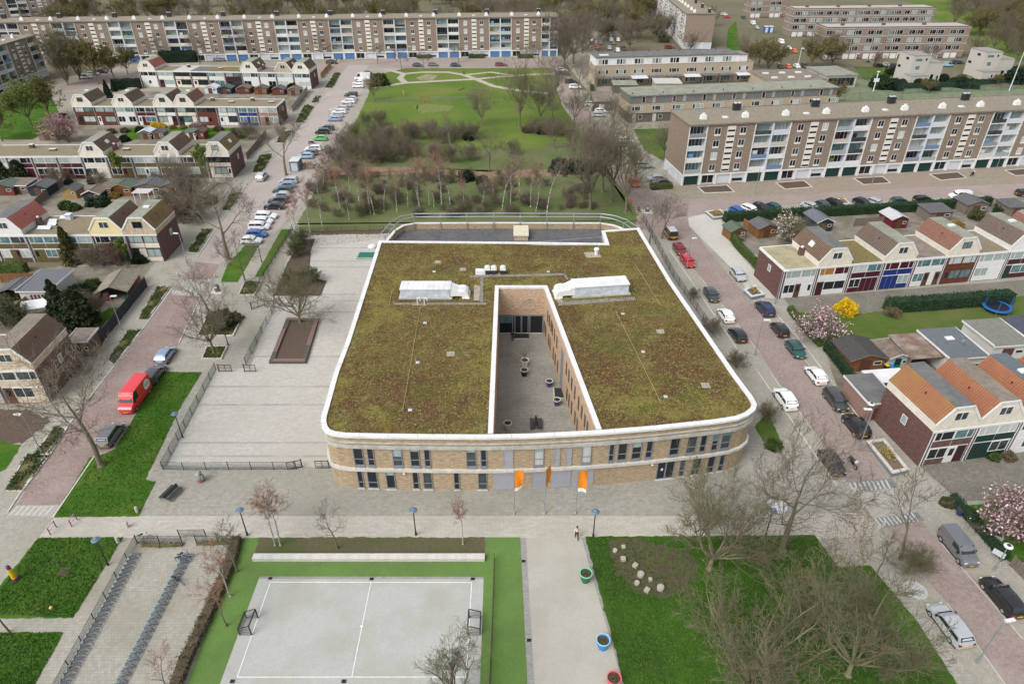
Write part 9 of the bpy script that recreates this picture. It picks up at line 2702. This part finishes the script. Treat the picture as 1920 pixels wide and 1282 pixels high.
shed(1852,676,5.6,6.5,2.5,RENDER,mat('green_grey_roofing',(0.17,0.17,0.145),0.95,var=0.15,scale=2),'white rendered outbuilding with green grey roof',ang=0.12,ridge=0,trim=COPING,name='house_extension')
shed(1910,654,5.0,4.5,2.4,YWOOD,mat('navy_felt',(0.06,0.065,0.085),0.95,var=0.15),'wooden garden house with navy roof at the frame edge',ang=0.12,ridge=0.6)
p=on(1628,745)
r=thing('carport','white ribbed canopy roof over the side yard','canopy',tuple(p),0.12)
for k in range(6):
	MB().box(k*0.95,k*0.95+0.93,0,3.0,2.3,2.36).build('roof_panel',COPING,r)
for x,y in((0.1,0.1),(5.5,0.1),(0.1,2.9),(5.5,2.9)):
	MB().box(x-0.05,x+0.05,y-0.05,y+0.05,0,2.3).build('post',COPING,r)
r=shed(1617,788,3.6,5.5,2.8,mat('pinkish_brickwork',(0.26,0.16,0.13),0.9,var=0.2,scale=4),BITUMEN,'pinkish brick annexe with dark roof at the ivy fence',ang=0.12,ridge=0,trim=COPING,name='house_extension')
shed(1113,196+12,5.5,12,2.8,mat('dark_boarding',(0.11,0.095,0.085),0.8),BITUMEN_BROWN,'row of dark garages with white doors by the street',ridge=0,door=WHITE,name='garage')
shed(1150,175,8,6,2.6,mat('dark_boarding',(0.11,0.095,0.085),0.8),BITUMEN_GREEN,'low dark shed block behind the dark garages',ridge=0,name='garage')
shed(1228,172,9,7,2.6,BRICK_BEIGE,mat('pale_shed_roof',(0.42,0.42,0.38),0.9,var=0.1),'pale roofed outbuilding between the beige terraces',ridge=0,name='garage')
for(u,v,lb) in((1660,695,'wheelie bins'),):
	for k,(c_,l_) in enumerate(((BLACK,'black wheeled bin with lime lid beside the pale blue shed'),(POTS['blue'],'blue lidded bin beside the pale blue shed'),(POTS['green'],'green bin beside the pale blue shed'))):
		p=on(u+k*9,v+k*2)
		r=thing('wheeled_bin',l_,'bin',tuple(p),0.2,'wheeled bins')
		MB().add([(-0.24,-0.28,0),(0.24,-0.28,0),(0.24,0.28,0),(-0.24,0.28,0),(-0.3,-0.35,1.0),(0.3,-0.35,1.0),(0.3,0.38,1.0),(-0.3,0.38,1.0)],[(0,3,2,1),(4,5,6,7),(0,1,5,4),(1,2,6,5),(2,3,7,6),(3,0,4,7)]).build('body',BLACK if k==0 else c_,r)
		MB().box(-0.32,0.32,-0.37,0.40,1.0,1.08).build('lid',YEL if k==0 else c_,r)
def board_fence(pix,h,m,label,step=1.8,group='garden fences',postm=None):
	P=[Vector(tuple(on(*p)[:2])+(0,)) for p in pix]
	o=P[0]
	r=thing('board_fence',label,'fence',tuple(o),0,group)
	for a,c in zip(P[:-1],P[1:]):
		L=(c-a).length
		n=max(1,round(L/step))
		d=(c-a).normalized()
		for i in range(n+1):
			q=a+(c-a)*(i/n)-o
			MB().obox((q.x,q.y),(d.x,d.y),0.06,0.06,0,h+0.06).build('post',postm or m,r)
			if i<n:
				w=L/n
				b=MB()
				kk=8
				for t in range(kk):
					s_=q+d*(0.06+(w-0.12)*(t+0.5)/kk)
					nn=Vector((-d.y,d.x,0))*(0.012 if t%2 else-0.012)
					b.obox((s_.x+nn.x,s_.y+nn.y),(d.x,d.y),(w-0.12)/kk/2-0.004,0.014,0.05,h)
				b.build('boards',m,r)['kind']='stuff'
SLATE=mat('slate_boards',(0.035,0.037,0.045),0.8,var=0.2,scale=2)
board_fence([(182,656),(276,538)],1.9,SLATE,'dark slate coloured fence along the pavement')
board_fence([(160,617),(182,656)],1.9,SLATE,'short return of the dark slate fence')
board_fence([(8,612),(55,573)],1.8,WOODPALE,'honey wooden fence beside the garden house')
board_fence([(4,530),(68,529)],1.8,ORWOOD,'reddish wooden fence behind the black arbour')
board_fence([(69,390),(92,368),(120,348)],1.8,WOODGREY,'grey weathered fence between shed gardens')
board_fence([(548,210),(577,172)],1.8,mat('grey_concrete_panels',(0.33,0.32,0.28),0.9,var=0.12),'grey concrete panel fence at the far pavement')
board_fence([(602,147),(621,125)],1.8,WOODPALE,'honey wooden fence beside the far end house')
board_fence([(464,300),(500,256)],1.8,WOODGREY,'weathered fence behind the garden row end house')
board_fence([(1393,425),(1408,434),(1425,432)],1.8,WOOD,'brown fence between the two patio sheds')
board_fence([(1893,1060),(1925,1092)],1.5,WOODGREY,'grey slatted fence at the bottom garden corner')
board_fence([(1600,425),(1660,421)],1.8,WOODGREY,'dark fence behind the blue walled garden house')
board_fence([(1625,745),(1700,735)],1.7,WOODGREY,'grey fence behind the white ribbed canopy')
board_fence([(352,380),(330,396)],1.8,WOODGREY,'bleached fence beside the weathered gambrel house')
board_fence([(350,395),(405,345)],1.2,CREAM,'low cream wall of boards round the corner plot')
g=np.random.default_rng(9)
for nm,m_,cnt,sz,area in(('leaf_litter',mat('litter_leaf',(0.20,0.12,0.06),0.95,var=0.4,scale=1),2600,0.05,((560,434),(735,434),(735,446),(540,470))),('leaf_litter',mat('litter_leaf',(0.20,0.12,0.06),0.95),1800,0.05,((1600,920),(1640,975),(1632,1060),(1540,1010))),('leaf_litter',mat('pale_litter',(0.42,0.36,0.29),0.95,var=0.4,scale=1),1800,0.045,((33,940),(110,940),(322,560),(268,625)))):
	A,B,C_,D=[on(*q) for q in area]
	s_,t_=g.uniform(0,1,cnt),g.uniform(0,1,cnt)
	P=np.array([tuple((A*(1-a)+B*a)*(1-b_)+(D*(1-a)+C_*a)*b_) for a,b_ in zip(s_,t_)])
	P[:,2]=0.055
	tag(put(nm,leaves_mesh(nm,P,sz,m_,1,0.9)),kind='stuff')
LAWNS=[[Vector(tuple(on(*q)[:2])) for q in pl] for pl in([(302,697),(379,698),(335,769),(292,860),(272,899),(293,902),(260,968),(100,970),(168,857),(190,853),(215,842),(250,785)],[(72,1008),(231,1007),(137,1158),(-30,1159),(-30,1135)],[(-30,1186),(119,1185),(50,1310),(-30,1310)],[(1097,1006),(1528,1003),(1572,1063),(1632,1060),(1716,1160),(1820,1320),(1180,1320)])]
GB_=mat('grass_blades',(0.062,0.15,0.012),0.9,col2=(0.032,0.08,0.009),scale=0.6,contrast=0.9)
for area,cnt in((((302,697),(379,698),(265,965),(105,968)),9000),(((72,1008),(231,1007),(137,1158),(-30,1150)),9000),(((-30,1186),(119,1185),(60,1300),(-30,1300)),5000),(((1100,1008),(1525,1006),(1800,1310),(1185,1310)),26000)):
	A,B,C_,D=[on(*q) for q in area]
	s_,t_=g.uniform(0,1,cnt),g.uniform(0,1,cnt)**1.0
	P=np.array([tuple((A*(1-a)+B*a)*(1-b_)+(D*(1-a)+C_*a)*b_) for a,b_ in zip(s_,t_)])
	P[:,2]=0.08
	P=P[[any(inside(q,pl) for pl in LAWNS) for q in P[:,:2]]]
	tag(put('grass',leaves_mesh('grass',P,0.075,GB_,2)),kind='stuff')
for bi,(poly,m_) in enumerate(BEDS):
	if m_ is not BEDPLANT:
		continue
	gg=np.random.default_rng(bi)
	xs,ys=[p.x for p in poly],[p.y for p in poly]
	P=[]
	area=(max(xs)-min(xs))*(max(ys)-min(ys))
	for _ in range(int(area*130)):
		q=(gg.uniform(min(xs),max(xs)),gg.uniform(min(ys),max(ys)))
		if inside(q,poly) and math.sin(q[0]*1.9+bi)*math.sin(q[1]*1.3)>gg.uniform(-0.9,0.6):
			P.append((q[0],q[1],0.12+0.16*gg.random()**2))
	if len(P)>10:
		h_=len(P)//3
		for mm_,pp in((LEAF_HEDGE2,P[:2*h_]),(LEAF_SHRUB,P[2*h_:])):
			tag(put('ground_cover',leaves_mesh('ground_cover',np.array(pp),0.10,mm_,bi)),kind='stuff')
